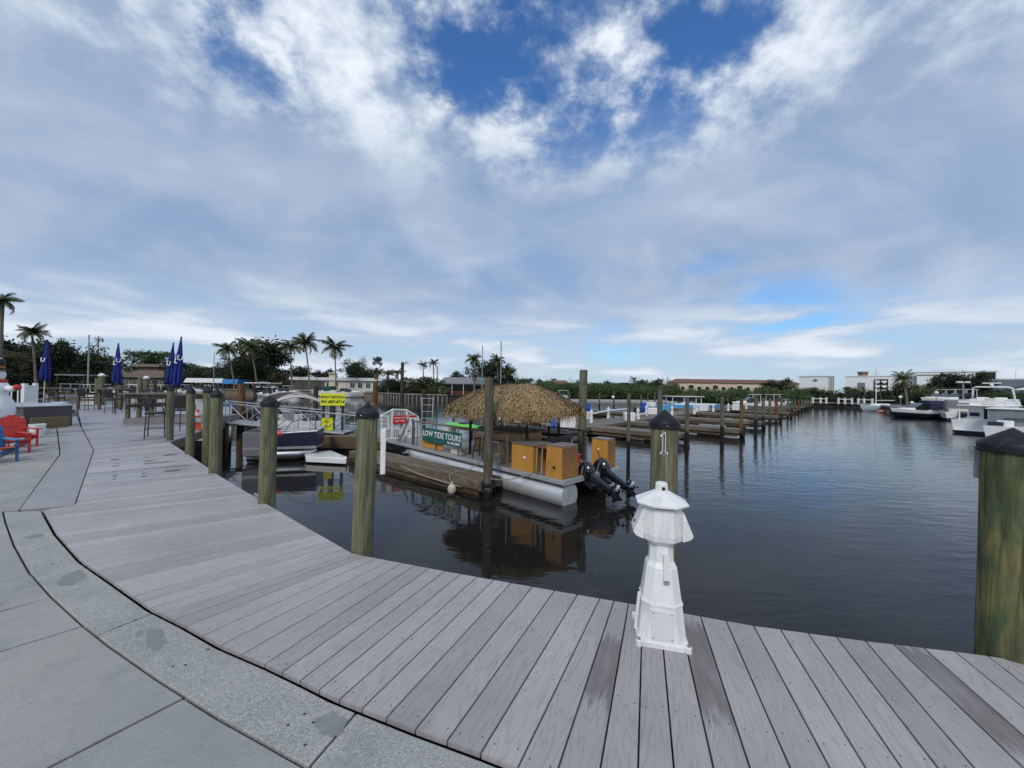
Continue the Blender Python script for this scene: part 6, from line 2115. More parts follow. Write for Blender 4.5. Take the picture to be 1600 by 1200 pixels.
MB().loft([[Vector((x, s * YB * 0.44, z)) for s, z in ((-1, 2.62), (-1, 2.62 + h), (1, 2.62 + h), (1, 2.62))] for x, h in ((-0.2, 0.45), (1.6, 0.6), (2.2, 0.2))]).build('flybridge_cowl', GEL, t)
for y in (-0.55, 0.55):
    MB().box((0.1, y, 3.0), (0.5, 0.75, 0.75)).build('helm_seat', GEL, t, bevel=0.08)
MB().box((-0.4, 0, 2.95), (0.05, 0.6, 0.7)).build('ladder_gate', CREAM, t)
for y in (-1, 1):
    MB().pipe([(-2.9, y * YB * 0.46, 2.62), (-2.9, y * YB * 0.46, 3.10), (-1.0, y * YB * 0.46, 3.16), (0, y * YB * 0.46, 3.1)], 0.025, 6).build('bridge_rail', STEEL, t)
    MB().tube((-2.85, y * YB * 0.44, 1.2), (-2.85, y * YB * 0.44, 2.55), 0.04).build('deck_post', GEL, t)
MB().box((-2.9, 0, 2.92), (0.04, YB * 0.92, 0.24)).build('rail_cloth', GEL, t)
MB().pipe([(0.6, -YB * 0.44, 2.9), (0.2, -YB * 0.40, 4.25), (0.1, -YB * 0.33, 4.38), (0.1, YB * 0.33, 4.38), (0.2, YB * 0.40, 4.25), (0.6, YB * 0.44, 2.9)], 0.07, 8).build('radar_arch', GEL, t)
ra = MB().lathe([(0.10, 4.44), (0.14, 4.6), (0.06, 4.72), (0, 4.72)], 12, (0.1, 0, 0)).build('radar_base', GEL, t)
MB().box((0.1, 0, 4.76), (0.12, 1.15, 0.10)).build('radar_scanner', GEL, ra)
for y in (-1.2, 1.2):
    MB().tube((0.4, y, 3.2), (0.0, y * 1.2, 6.0), 0.02, 0.008, 5).build('antenna', GALV, t)

xb_ = AT(1580, 665, 23.5)
t = thing('cabin_yacht', 'white cockpit boat with clear plastic enclosure behind the stout blotchy post', 'boat', (xb_.x + 2.2, xb_.y + 1.2, WATER), R(33))
t.scale = (0.9, 0.9, 0.77)
hull_mb(6.5, 2.8, 1.15, sheer=0.3).build('hull', GEL, t, ang=50)
MB().box((0.3, 0, 2.55), (4.4, 2.9, 0.09)).build('hard_top', GEL, t, bevel=0.03)
MB().box((0.3, 0, 1.85), (4.1, 2.6, 1.25)).build('clear_enclosure', GLASSC, t)
for x in (-1.7, 0.3, 2.2):
    for y in (-1.3, 1.3):
        MB().tube((x, y, 1.1), (x, y, 2.52), 0.035).build('top_support', GEL, t)
MB().box((-2.2, 0.5, 1.30), (0.5, 0.75, 0.62)).build('helm_seat', GEL, t, bevel=0.06)
MB().box((-1.9, -0.2, 1.75), (0.12, 1.6, 0.08)).build('navy_cushion', NAVYC, t)
MB().box((-2.6, 0.9, 1.3), (0.12, 0.7, 0.35)).build('navy_cushion', NAVYC, t)

# sailing boat and orange dinghy by the white railed seawall
sp = AT(1374, 636, 60)
t = thing('sailing_boat', 'white sailing boat with bare mast moored by the white railed seawall', 'sailing boat', (sp.x, sp.y, WATER), R(175))
hull_mb(5.8, 2.0, 0.85, sheer=0.2).build('hull', mat('pale blue white hull', (0.60, 0.68, 0.74), 0.25), t, ang=50)
MB().box((-0.1, 0, 1.0), (2.4, 1.2, 0.4), top=(0.8, 0.8)).build('cabin', GEL, t, bevel=0.04)
zt = AT(1374, 574, 60).z - WATER
MB().tube((0.5, 0, 0.9), (0.5, 0, zt), 0.06, 0.045, 8).build('mast', GEL, t)
MB().tube((0.5, 0, 1.7), (-2.2, 0, 1.75), 0.06).build('boom', CREAM, t)
MB().tube((0.5, -0.7, zt * 0.68), (0.5, 0.7, zt * 0.68), 0.02).build('spreader', GEL, t)
for x, y in ((2.9, 0), (-2.8, 0), (0.3, 0.9), (0.3, -0.9)):
    MB().tube((x, y, 1.0), (0.5, 0, zt - 0.3), 0.012, n=4).build('stay', STEEL, t)
ob = AT(1387, 641, 56)
t = thing('inflatable_dinghy', 'faded orange inflatable dinghy next to the sailing boat', 'dinghy', (ob.x, ob.y, WATER + 0.15), R(20))
rings = []
for k in range(21):
    a = PI * 0.5 + PI * k / 20 * 1.0
rg = [(-1.1, 0.55, 0.0), (0.5, 0.55, 0.02), (1.05, 0.35, 0.1), (1.25, 0.0, 0.16), (1.05, -0.35, 0.1), (0.5, -0.55, 0.02), (-1.1, -0.55, 0.0)]
MB().pipe(rg, 0.22, 10).build('tube', mat('faded orange rubber', (0.62, 0.25, 0.17), 0.6), t)
MB().box((-0.1, 0, -0.05), (2.1, 0.9, 0.08)).build('floor', GREYPL, t)
# ------------------------------------------------------------------ far land, seawalls
LAWN = mat('lawn grass', (0.030, 0.055, 0.014), 0.9, col2=(0.075, 0.10, 0.030), scale=0.35)
EARTH = mat('shore ground', (0.085, 0.075, 0.052), 0.9, col2=(0.15, 0.13, 0.09), scale=0.3)
TANWALL = mat('tan seawall concrete', (0.16, 0.125, 0.085), 0.8, col2=(0.25, 0.205, 0.145), scale=0.8, stretch=(1, 1, 2))
GREYWALL = mat('grey seawall concrete', (0.17, 0.165, 0.15), 0.8, col2=(0.30, 0.29, 0.265), scale=0.8)
DARKWALL = mat('dark timber seawall', (0.035, 0.030, 0.024), 0.85, var=0.3, scale=2)
def shore(px, D):
    p = AT(px, 610, D)
    return Vector((p.x, p.y))
def land(name, label, pts, z, m, far=900):
    mb = MB()
    n = len(pts)
    vs = [(p.x, p.y, z) for p in pts] + [(p.x * far / p.y * 1.0, far, z) for p in pts]
    mb.add(vs, [(i, i + 1, n + i + 1, n + i) for i in range(n - 1)])
    o = mb.build(name, m, smooth=False)
    return struct(o, label)
ZL = -0.05
LS = [shore(-420, 62), shore(-60, 70), shore(100, 84), shore(300, 100), shore(345, 103), shore(500, 103), shore(560, 92), shore(600, 84), shore(640, 78), shore(700, 74), shore(760, 72), shore(800, 76), shore(815, 104)]
land('lawn', 'green lawns of the houses across the basin', LS, ZL, LAWN)
MS = [shore(812, 106), shore(950, 106), shore(1100, 102), shore(1240, 84), shore(1262, 76)]
land('mangrove_ground', 'muddy ground under the mangroves', MS, WATER + 0.15, EARTH)
RS = [shore(1260, 74), shore(1300, 71), shore(1366, 66), shore(1400, 52), shore(1480, 44), shore(1520, 38), shore(1560, 34), shore(1640, 29), shore(1800, 24)]
land('boatyard_ground', 'boatyard ground beyond the far seawall', RS, -0.35, EARTH)

def seawall(label, pts, ztop, m, capm, panel=0.0, panelm=None):
    t = thing('seawall', label, 'wall', (0, 0, 0), 0, 'seawalls of the far shore')
    mb, cp, pn = MB(), MB(), MB()
    for a, b_ in zip(pts, pts[1:]):
        d = (b_ - a).normalized()
        nn = Vector((d.y, -d.x))
        if nn.y > 0:
            nn = -nn
        mb.plate([(*a, ztop), (*b_, ztop), (*b_, WATER - 1), (*a, WATER - 1)], 0.3)
        o = nn * 0.05
        c = (a + b_) / 2 + o
        cp.box((c.x, c.y, ztop + 0.08), ((b_ - a).length + 0.2, 0.7, 0.2), rz=math.atan2(d.y, d.x))
        if panel:
            k = 0.0
            while k < (b_ - a).length:
                q = a + d * k + nn * 0.2
                pn.box((q.x, q.y, (ztop + WATER - 0.6) / 2), (0.28, 0.22, ztop - WATER + 0.6), rz=math.atan2(d.y, d.x))
                k += panel
    mb.build('wall_face', m, t, smooth=False)
    cp.build('wall_cap', capm, t, smooth=False)
    if panel:
        pn.build('sheet_pile', panelm or capm, t, smooth=False, kind='stuff')
    return t
seawall('long tan concrete seawall below the coconut palms', LS[2:8], ZL, TANWALL, GREYWALL)
seawall('grey seawall with pale upright sheet piles past the lamp pole', LS[7:10], ZL, DARKWALL, GREYWALL, 1.05, GREYWALL)
seawall('dark timber seawall below the grey roofed house', LS[9:13], ZL, DARKWALL, DARKWALL, 1.3, DARKWALL)
seawall('dark seawall under the white railings of the boatyard', RS[0:3], -0.35, DARKWALL, GREYWALL)
seawall('dark seawall behind the moored cruisers', RS[2:8], -0.35, DARKWALL, GREYWALL)
seawall('stretch of seawall behind the outdoor bar and furled umbrellas', LS[0:3], ZL, DARKWALL, TANWALL)

# white railing lengths on the boatyard seawall
wr = thing('white_dock_railing', 'white post and rail fence along the boatyard seawall', 'railing', (0, 0, 0))
prev = None
for px in (1270, 1282, 1291, 1310, 1320, 1331, 1341, 1350, 1363):
    p = AT(px, 630, 72 - (px - 1260) * 0.055)
    MB().box((p.x, p.y, 0.15), (0.24, 0.24, 1.15)).build('post', WHITE, wr)
    if prev and px not in (1310, 1341):
        MB().tube((prev.x, prev.y, 0.45), (p.x, p.y, 0.45), 0.07, n=5).build('rail', WHITE, wr)
    prev = p

# ------------------------------------------------------------------ trees
def crown_mesh(name, seed, m, n_clump=46, per=34, flat=0.7, leaf=0.040, shell=0.75, dome=False):
    rr = random.Random(seed)
    mb = MB()
    lobes = [(Vector((rr.uniform(-0.5, 0.5), rr.uniform(-0.5, 0.5), rr.uniform(-0.62, 0.42))), rr.uniform(0.32, 0.52)) for _ in range(12)]
    for _ in range(n_clump):
        lc, lr = rr.choice(lobes)
        d = Vector((rr.gauss(0, 1), rr.gauss(0, 1), rr.gauss(0.25, 1))).normalized()
        c = lc + d * lr * rr.uniform(0.55, 1.0)
        cr = rr.uniform(0.06, 0.15)
        for _ in range(per):
            p = c + Vector((rr.gauss(0, cr), rr.gauss(0, cr), rr.gauss(0, cr * 0.75)))
            p.z *= flat
            nrm_ = (Vector((rr.gauss(0, 1), rr.gauss(0, 1), rr.gauss(0.7, 1)))).normalized()
            a = nrm_.orthogonal().normalized()
            a.rotate(Matrix.Rotation(rr.uniform(0, 6.28), 3, nrm_))
            b_ = nrm_.cross(a)
            s = leaf * rr.uniform(0.6, 1.3)
            mb.add([p - a * s, p - b_ * s * 0.55, p + a * s, p + b_ * s * 0.55], [(0, 1, 2, 3)])
    me = mb.mesh(name, m, False)
    return me

def trunk_mesh(name, seed, lean=0.1, forks=4):
    """unit height; limbs spread into the upper half"""
    rr = random.Random(seed)
    mb = MB()
    pts = [Vector((lean * (k / 5) ** 2 + rr.uniform(-0.01, 0.01), rr.uniform(-0.01, 0.01), 0.7 * k / 5)) for k in range(6)]
    mb.pipe(pts, 0.03, 7, [0.040, 0.034, 0.030, 0.027, 0.024, 0.018])
    for f in range(forks):
        a = 2 * PI * f / forks + rr.uniform(-0.4, 0.4)
        st = pts[2 + f % 3]
        e = st + Vector((math.cos(a) * rr.uniform(0.18, 0.32), math.sin(a) * rr.uniform(0.18, 0.32), rr.uniform(0.25, 0.40)))
        mb.pipe([st, st.lerp(e, 0.5) + Vector((0, 0, 0.03)), e], 0.014, 5, [0.017, 0.012, 0.006])
    return mb.mesh(name, TRUNK)

CROWNS = {}
for k, m in (('D', LEAF_D), ('M', LEAF_M), ('O', LEAF_O), ('L', LEAF_L)):
    CROWNS[k] = [crown_mesh('crown', 11 + i + ord(k), m, 120, 50) for i in range(2)]
THIN = [crown_mesh('crown', 77 + i, LEAF_O, 46, 22, 0.75, 0.034) for i in range(2)]
TRUNKS = [trunk_mesh('trunk', i, 0.03 * i) for i in range(3)]
rtree = random.Random(21)
def tree(label, px, D, top_py, wpx, kind='D', zg=ZL, name='broadleaf_tree', bottom=0.25, group='broad leaved trees on the far shore'):
    b = AT(px, 610, D)
    zt = AT(px, top_py, D).z
    H = zt - zg
    w_ = wpx * D / FPX
    t = thing(name, label, 'tree', (b.x, b.y, zg), rtree.uniform(0, 6.28), group)
    link_mesh('trunk', rtree.choice(TRUNKS), t, (0, 0, -0.1), (0, 0, 0), (H * 0.9, H * 0.9, H * 0.95))
    pool = THIN if kind == 'T' else CROWNS[kind]
    ch = H * (1 - bottom)
    link_mesh('crown', rtree.choice(pool), t, (0, 0, H - ch * 0.46), (0, 0, rtree.uniform(0, 6.28)), (w_ / 2 / 0.92, w_ / 2 / 0.92, ch / 2 / 0.62))
    return t

def frond_mesh(seed, m, droop=1.0):
    rr = random.Random(seed)
    mb = MB()
    n = 16
    sp_ = []
    for i in range(n + 1):
        f = i / n
        ang = 0.55 - droop * 1.75 * f
        if i == 0:
            sp_.append(Vector((0, 0, 0)))
        else:
            sp_.append(sp_[-1] + Vector((math.cos(ang), 0, math.sin(ang))) / n)
    mb.pipe(sp_, 0.01, 3, [0.014 * (1 - 0.8 * i / n) for i in range(n + 1)])
    for i in range(2, n + 1):
        f = i / n
        ln = 0.30 * math.sin(PI * min(f * 0.85 + 0.12, 1)) + 0.06
        tdir = (sp_[i] - sp_[i - 1]).normalized()
        for sy in (-1, 1):
            for q in (0.0, 0.5):
                base = sp_[i - 1].lerp(sp_[i], q)
                tip = base + Vector((tdir.x * ln * 0.45, sy * ln * rr.uniform(0.55, 0.85), tdir.z * ln * 0.45 - ln * rr.uniform(0.25, 0.75)))
                wv = tdir * 0.022
                mb.add([base - wv, base + wv, tip], [(0, 1, 2)])
    return mb.mesh('frond', m, False)
FRONDS = [frond_mesh(i, FROND, d) for i, d in enumerate((0.50, 0.70, 0.90, 1.12))]
DRY = [frond_mesh(9, FRONDY, 1.5)]
COCO = MB()
for k in range(5):
    COCO.ball((0.11 * math.cos(k * 1.26), 0.11 * math.sin(k * 1.26), -0.10), 0.055, 8)
COCOM = COCO.mesh('coconut_cluster', FRONDY)
def palm(label, px, D, top_py, base_px, zg=ZL, frond_px=26, n=17, name='coconut_palm', bushy=False, group='coconut palms on the far shore', coco=True):
    top = AT(px, top_py, D)
    b = AT(base_px, 610, D)
    fl_ = 0.88 * frond_px * D / FPX
    hz = top.z - fl_ * 0.42
    t = thing(name, label, 'palm', (b.x, b.y, zg), 0, group)
    H = hz - zg
    dx = top.x - b.x
    pts = [Vector((dx * (k / 6) ** 1.4, 0, H * k / 6)) for k in range(7)]
    r = max(0.16, H * 0.016)
    MB().pipe([Vector((0, 0, -0.3))] + pts[1:], r, 8, [r * 1.5, r * 1.1, r, r * 0.95, r * 0.9, r * 0.85, r * 0.9]).build('trunk', PALMT, t)
    rr = random.Random(int(px * 3 + top_py))
    for i in range(n):
        a = i * 2.399 + rr.uniform(-0.25, 0.25)
        el = 1.15 - 1.75 * (i / n) ** 0.9 + rr.uniform(-0.12, 0.12)
        s = fl_ * rr.uniform(0.85, 1.12)
        me = rr.choice(FRONDS) if i < n - 2 else DRY[0]
        link_mesh('frond', me, t, pts[-1], (0, -el * 0.8, a), (s, s * 1.1, s))
    if coco:
        link_mesh('coconut_cluster', COCOM, t, pts[-1], (0, 0, 0), fl_ * 0.6)
    return t
FAN = MB()
rrf = random.Random(2)
for i in range(30):
    d = Vector((rrf.gauss(0, 1), rrf.gauss(0, 1), rrf.gauss(0.35, 0.8))).normalized()
    c = d * 0.62
    a = d.orthogonal().normalized()
    b_ = d.cross(a)
    for k in range(7):
        t_ = -1.2 + 2.4 * k / 6
        for s_ in (0,):
            e = c + (d * math.cos(t_) + a * math.sin(t_)) * 0.42 + Vector((0, 0, -0.10))
            FAN.add([c - b_ * 0.02, c + b_ * 0.05 + a * 0.02, e], [(0, 1, 2)])
    FAN.tube((0, 0, 0), c, 0.012, n=3, caps=False)
FANM = FAN.mesh('fan_crown', FROND, False)
def fan_palm(label, px, D, top_py, base_px, zg=ZL, r_px=8, group='slim fan palms'):
    top = AT(px, top_py, D)
    b = AT(base_px, 610, D)
    s = r_px * D / FPX
    t = thing('fan_palm', label, 'palm', (b.x, b.y, zg), 0, group)
    H = top.z - s * 0.8 - zg
    dx = top.x - b.x
    r = max(0.12, H * 0.011)
    MB().pipe([Vector((dx * (k / 5) ** 1.3, 0, H * k / 5)) for k in range(6)], r, 7, [r * 1.5, r * 1.1, r, r, r * 0.9, r * 0.9]).build('trunk', PALMT, t)
    link_mesh('crown', FANM, t, (dx, 0, H), (0, 0, px), s)
    return t

# far side behind the bar
palm('tall palm with drooping fronds at the very edge above the snowman', 4, 34, 459, -2, -0.05, 30, 18)
palm('bushy palm rising behind the first furled umbrella', 50, 62, 511, 56, ZL, 25, 26, coco=False)
tree('dark spreading tree right above the snowman hat', 2, 55, 545, 62, 'O')
tree('dark tree filling in behind the cream pole umbrella', 88, 76, 536, 74, 'D', bottom=0.05)
tree('dark broad tree in front of the mast by the bar', 124, 84, 541, 72, 'D', bottom=0.05)
tree('low dark tree behind the white railing', 32, 70, 548, 66, 'D', bottom=0.05)
tree('lacy tree between the slim fan palms and the lone umbrella', 143, 100, 538, 34, 'T', bottom=0.1)
tree('mid green tree just right of the slim fan palms'.replace('right of', 'past'), 172, 110, 562, 48, 'D', bottom=0.05)
tree('rounded tree behind the brown roofed building', 240, 138, 547, 62, 'M')
tree('lacy light tree at the corner of the brown roofed building', 208, 135, 550, 48, 'T')
tree('dark tree showing just past the paired umbrellas', 296, 135, 568, 44, 'D', bottom=0.05)
tree('low hedge-like tree behind the white canopy roof', 335, 150, 573, 50, 'M', bottom=0.05)
for a in [('dark broad tree filling the edge behind the bushy palm', 28, 82, 528, 84, 'D', ZL, 'broadleaf_tree', 0.05), ('dark tree closing the gap between the bushy palm and the mast', 76, 90, 531, 70, 'D', ZL, 'broadleaf_tree', 0.05), ('mid green tree behind the slim fan palms', 158, 134, 556, 56, 'M', ZL, 'broadleaf_tree', 0.05), ('olive tree low between the brown building and the white canopy', 278, 142, 566, 50, 'M', ZL, 'broadleaf_tree', 0.05), ('dark tree over the blue end of the canopy', 366, 138, 556, 46, 'D', ZL, 'broadleaf_tree', 0.02), ('dark tree behind the leaning trunk of the tallest coconut palm', 470, 138, 572, 40, 'D', ZL, 'broadleaf_tree', 0.05), ('rounded green tree between the chimney and the low bushy palms', 572, 136, 574, 40, 'M', ZL, 'broadleaf_tree', 0.05)]:
    tree(*a)
fan_palm('tallest of the slim fan palms by the lone umbrella', 153.5, 120, 525, 155, r_px=7)
fan_palm('middle slim fan palm with a shorter trunk', 164, 118, 540, 164, r_px=6.5)
fan_palm('slim fan palm with lacy crown closest to the mast', 146, 124, 535, 147, r_px=7)
# coconut grove
palm('slender coconut palm at the head of the grove, over the white canopy', 356, 108, 537, 366, ZL, 26)
palm('coconut palm with curved pale trunk in front of the great dark tree', 391, 110, 531, 402, ZL, 30, 19)
tree('great dark domed tree behind the coconut palms', 424, 134, 533, 104, 'D', bottom=0.02)
tree('dark mass of tree low behind the curved palm trunk', 392, 118, 556, 74, 'D', bottom=0.0)
tree('olive tree low at the foot of the coconut palms', 445, 112, 580, 44, 'O', bottom=0.0)
palm('coconut palm with hanging dry fronds beside the dome of the dark tree', 453, 108, 534, 456, ZL, 25, 18)
palm('tallest coconut palm with leaning trunk beside the ranch house', 477, 108, 526, 484, ZL, 29)
palm('coconut palm standing in front of the cream ranch house chimney', 523, 104, 533, 525, ZL, 30)
tree('dark rounded tree behind the ranch house roof', 548, 128, 564, 40, 'D', bottom=0.1)
tree('low dark tree peeping over the ranch house behind its chimney', 505, 140, 577, 44, 'D', bottom=0.05)
tree('bare wispy tree rising behind the ranch house', 565, 132, 556, 42, 'T', bottom=0.15)
tree('small flat topped tree on a thin stem past the ranch house', 589, 122, 557, 16, 'M', bottom=0.72)
palm('low bushy palm at the end of the ranch house', 590, 95, 577, 590, ZL, 16, 16, coco=False)
palm('low bushy palm beside the lamp pole', 607, 92, 579, 607, ZL, 15, 16, coco=False)
palm('low bushy palm with dark skirt just behind the lamp pole', 622, 90, 577, 622, ZL, 15, 16, coco=False)
palm('short palm, first of the pair above the sea grape shrub', 661, 98, 566, 662, ZL, 12, 14, coco=False)
palm('short palm, second of the pair above the sea grape shrub', 677, 98, 563, 678, ZL, 13, 14, coco=False)
tree('rounded sea grape shrub between the lamp pole and the grey roofed house', 655, 82, 586, 42, 'O', bottom=0.0)
tree('bushy sea grape shrub next to the grey roofed house', 676, 82, 590, 36, 'M', bottom=0.0)
tree('dark shrub filling the gap under the low palms', 622, 88, 590, 50, 'D', bottom=0.0)
tree('clipped green hedge in front of the grey roofed house', 694, 80, 603, 18, 'L', bottom=0.0)
palm('coconut palm in front of the grey roofed house', 740, 84, 554, 741, ZL, 19, 17)
palm('smaller bushy palm against the grey roofed house wall', 742, 80, 583, 741, ZL, 13, 14, coco=False)
tree('dark tree mass behind the grey house roof', 757, 100, 562, 60, 'D', bottom=0.0)
tree('dark dense tree right behind the thatch ridge', 786, 96, 566, 44, 'D', bottom=0.0)
palm('shaggy palm over the dark trees behind the thatch ridge', 777, 94, 557, 778, ZL, 18, 18, coco=False)
palm('shaggy palm on the slope of the dark trees above the thatch', 793, 94, 575, 793, ZL, 15, 16, coco=False)
tree('low dark tree behind the grey roof end', 715, 112, 581, 40, 'D', bottom=0.0)
# mangrove belt: reads as one mass
mg = MB()
rm = random.Random(31)
def belt(px0, D0, px1, D1, depth, top0, top1, n, mg=mg):
    for _ in range(n):
        f = rm.random()
        px, D = px0 + (px1 - px0) * f, D0 + (D1 - D0) * f
        dd = rm.random() ** 1.6 * depth
        p = AT(px, 612, D + dd)
        ztop = AT(px, top0 + (top1 - top0) * f, D + depth * 0.5).z
        hv = 0.55 + 0.45 * math.sin(px * 0.21) * math.sin(px * 0.083 + 1.3) + 0.15 * math.sin(px * 0.9)
        zt = ztop - 0.9 + 1.1 * hv + (0 if dd > depth * 0.3 else -1.4 * (1 - dd / (depth * 0.3)))
        z = WATER + 0.25 + (zt - WATER - 0.25) * rm.random() ** 0.75
        cl_ = Vector((p.x, p.y, z))
        for _ in range(5):
            q = cl_ + Vector((rm.gauss(0, 0.45), rm.gauss(0, 0.45), rm.gauss(0, 0.30)))
            nn = Vector((rm.gauss(0, 1), rm.gauss(-0.3, 1), rm.gauss(0.7, 1))).normalized()
            a = nn.orthogonal().normalized()
            a.rotate(Matrix.Rotation(rm.uniform(0, 6.28), 3, nn))
            b2 = nn.cross(a)
            s = rm.uniform(0.11, 0.25)
            mg.add([q - a * s, q - b2 * s * 0.6, q + a * s, q + b2 * s * 0.6], [(0, 1, 2, 3)])
belt(800, 107, 960, 106, 14, 596, 599, 7500)
belt(950, 106, 1060, 103, 14, 600, 602, 5500)
belt(1050, 103, 1195, 88, 10, 609.5, 611.5, 7000)
belt(1185, 90, 1262, 77, 10, 607, 611, 4500)
mo = mg.build('mangrove_belt', MANG, smooth=False, kind='stuff')
mo['label'] = 'belt of green mangroves along the back channel'
ug = MB()
belt(-60, 84, 184, 106, 9, 566, 571, 5500, ug)
belt(180, 142, 264, 142, 8, 571, 574, 2200, ug)
belt(258, 116, 300, 122, 6, 573, 576, 1100, ug)
belt(296, 132, 470, 136, 9, 571, 578, 4600, ug)
belt(590, 97, 700, 86, 5, 600, 602, 2200, ug)
belt(700, 104, 812, 108, 6, 596, 596, 2200, ug)
belt(1262, 82, 1420, 72, 6, 612, 613, 3000, ug)
belt(1410, 68, 1640, 44, 5, 613, 616, 3600, ug)
uo = ug.build('undergrowth', LEAF_D, smooth=False, kind='stuff')
uo['label'] = 'dark undergrowth between the trees of the far shore'
roots = MB()
for _ in range(900):
    f = rm.random()
    px = 805 + 455 * f
    D = 107 - (30 * max(0, (f - 0.62) / 0.38))
    p = AT(px, 620, D + rm.uniform(-0.8, 1.5))
    roots.tube((p.x + rm.uniform(-0.5, 0.5), p.y, WATER - 0.2), (p.x, p.y + 0.6, WATER + rm.uniform(0.8, 1.5)), 0.04, 0.03, 4, caps=False)
roots.build('mangrove_root', PILED, mo, smooth=False, kind='stuff')
for a in [('taller tree rising from the mangroves beside the tall grey green pile', 897, 118, 585, 26, 'T'), ('rounded tree topping the mangroves behind the thatch', 822, 118, 590, 30, 'M'), ('dark tree topping the mangroves past the thatch ridge', 850, 122, 593, 36, 'D'),
          ('dark tree over the mangroves past the tall pile', 930, 120, 598, 40, 'D'), ('tree topping the mangroves above the three thin piles', 1006, 122, 593, 40, 'M'), ('taller slim tree above the mangroves near the apartment block end', 1044, 122, 582, 12, 'T'),
          ('tree topping the mangroves beside the slim one', 1026, 124, 593, 34, 'D'), ('mid green tree over the mangroves by the blue drum', 972, 118, 597, 40, 'M'), ('rounded dark tree covering the end of the apartment block', 1216, 104, 592, 52, 'D'), ('tree in front of the apartment block middle', 1152, 106, 607, 40, 'M'),
          ('green tree in front of the first white building', 1272, 84, 605, 34, 'M'), ('green tree hard against the first white building corner', 1255, 86, 609, 34, 'L')]:
    tree(*a, zg=WATER + 0.2, bottom=0.05)
for a in [(865, 116, 592, 866), (990, 118, 589, 990), (1033, 120, 592, 1033), (947, 120, 596, 947)]:
    palm('small palm head above the mangroves, %s' % {865: 'over the tiled house roofs', 990: 'above the thin back channel piles', 1033: 'close to the slim tall tree', 947: 'past the tall grey green pile'}[a[0]], a[0], a[1], a[2], a[3], WATER + 0.2, 8, 12, 'mangrove_palm', group='small palms over the mangroves', coco=False)
# boatyard trees
for a in [('green tree between the first white building and the shed with an open front', 1333, 84, 604, 36, 'M', 0.05), ('green tree in front of the open fronted shed', 1352, 80, 611, 34, 'D', 0.05), ('bushy tree behind the sailing boat mast', 1392, 76, 609, 40, 'M', 0.05),
          ('reddish olive tree beside the pale trunked palm', 1418, 74, 594, 40, 'O', 0.1), ('olive tree over the navy cruiser bow', 1440, 72, 597, 46, 'O', 0.1), ('light willow-like tree behind the navy cruiser', 1446, 64, 605, 56, 'L', 0.15),
          ('dark tree behind the white cabin cruiser', 1491, 66, 583, 62, 'D', 0.1), ('dark tree beside the yacht radar arch', 1526, 62, 583, 50, 'D', 0.1), ('light green small tree above the white cabin cruiser', 1486, 58, 616, 36, 'L', 0.2),
          ('low green tree between the yacht arch and the dark gabled shed', 1572, 48, 612, 34, 'M', 0.05), ('dark bush at the picture edge by the gabled shed', 1600, 42, 622, 40, 'D', 0.0), ('low bush behind the orange dinghy', 1400, 66, 620, 30, 'D', 0.0)]:
    tree(*a[:6], zg=-0.35, bottom=a[6], group='trees of the boatyard')
palm('palm with pale leaning trunk beside the white sheds', 1411, 62, 584, 1418, -0.35, 20, 17, group='palms of the boatyard', coco=False)

# ------------------------------------------------------------------ houses and buildings
WALLW = mat('white stucco', (0.62, 0.61, 0.57), 0.8, var=0.06)
WALLC = mat('cream stucco', (0.62, 0.55, 0.40), 0.8, var=0.08)
WALLB = mat('brown timber wall', (0.15, 0.10, 0.075), 0.8, var=0.15)
ROOFG = mat('grey shingle roof', (0.20, 0.205, 0.22), 0.8, var=0.12, scale=3, stretch=(1, 1, 4))
ROOFB = mat('brown shingle roof', (0.22, 0.165, 0.14), 0.8, var=0.12)
ROOFW = mat('white membrane roof', (0.66, 0.67, 0.68), 0.7, var=0.05)
TERRA = mat('terracotta roof tiles', (0.14, 0.060, 0.045), 0.8, col2=(0.21, 0.10, 0.075), scale=2.0)
METALW = mat('white metal cladding', (0.78, 0.81, 0.81), 0.5, var=0.03, stretch=(8, 8, 0.2))
METALC = mat('pale lower cladding', (0.74, 0.74, 0.65), 0.5, var=0.03)
METALG = mat('blue grey metal and painted side shade', (0.16, 0.18, 0.21), 0.55, var=0.08)  # also the painted shade on the first shed's side
DARKIN = mat('dark interior', (0.015, 0.014, 0.014), 0.8, var=0.2)
WIN = mat('house window', (0.03, 0.035, 0.04), 0.12, var=0.2)

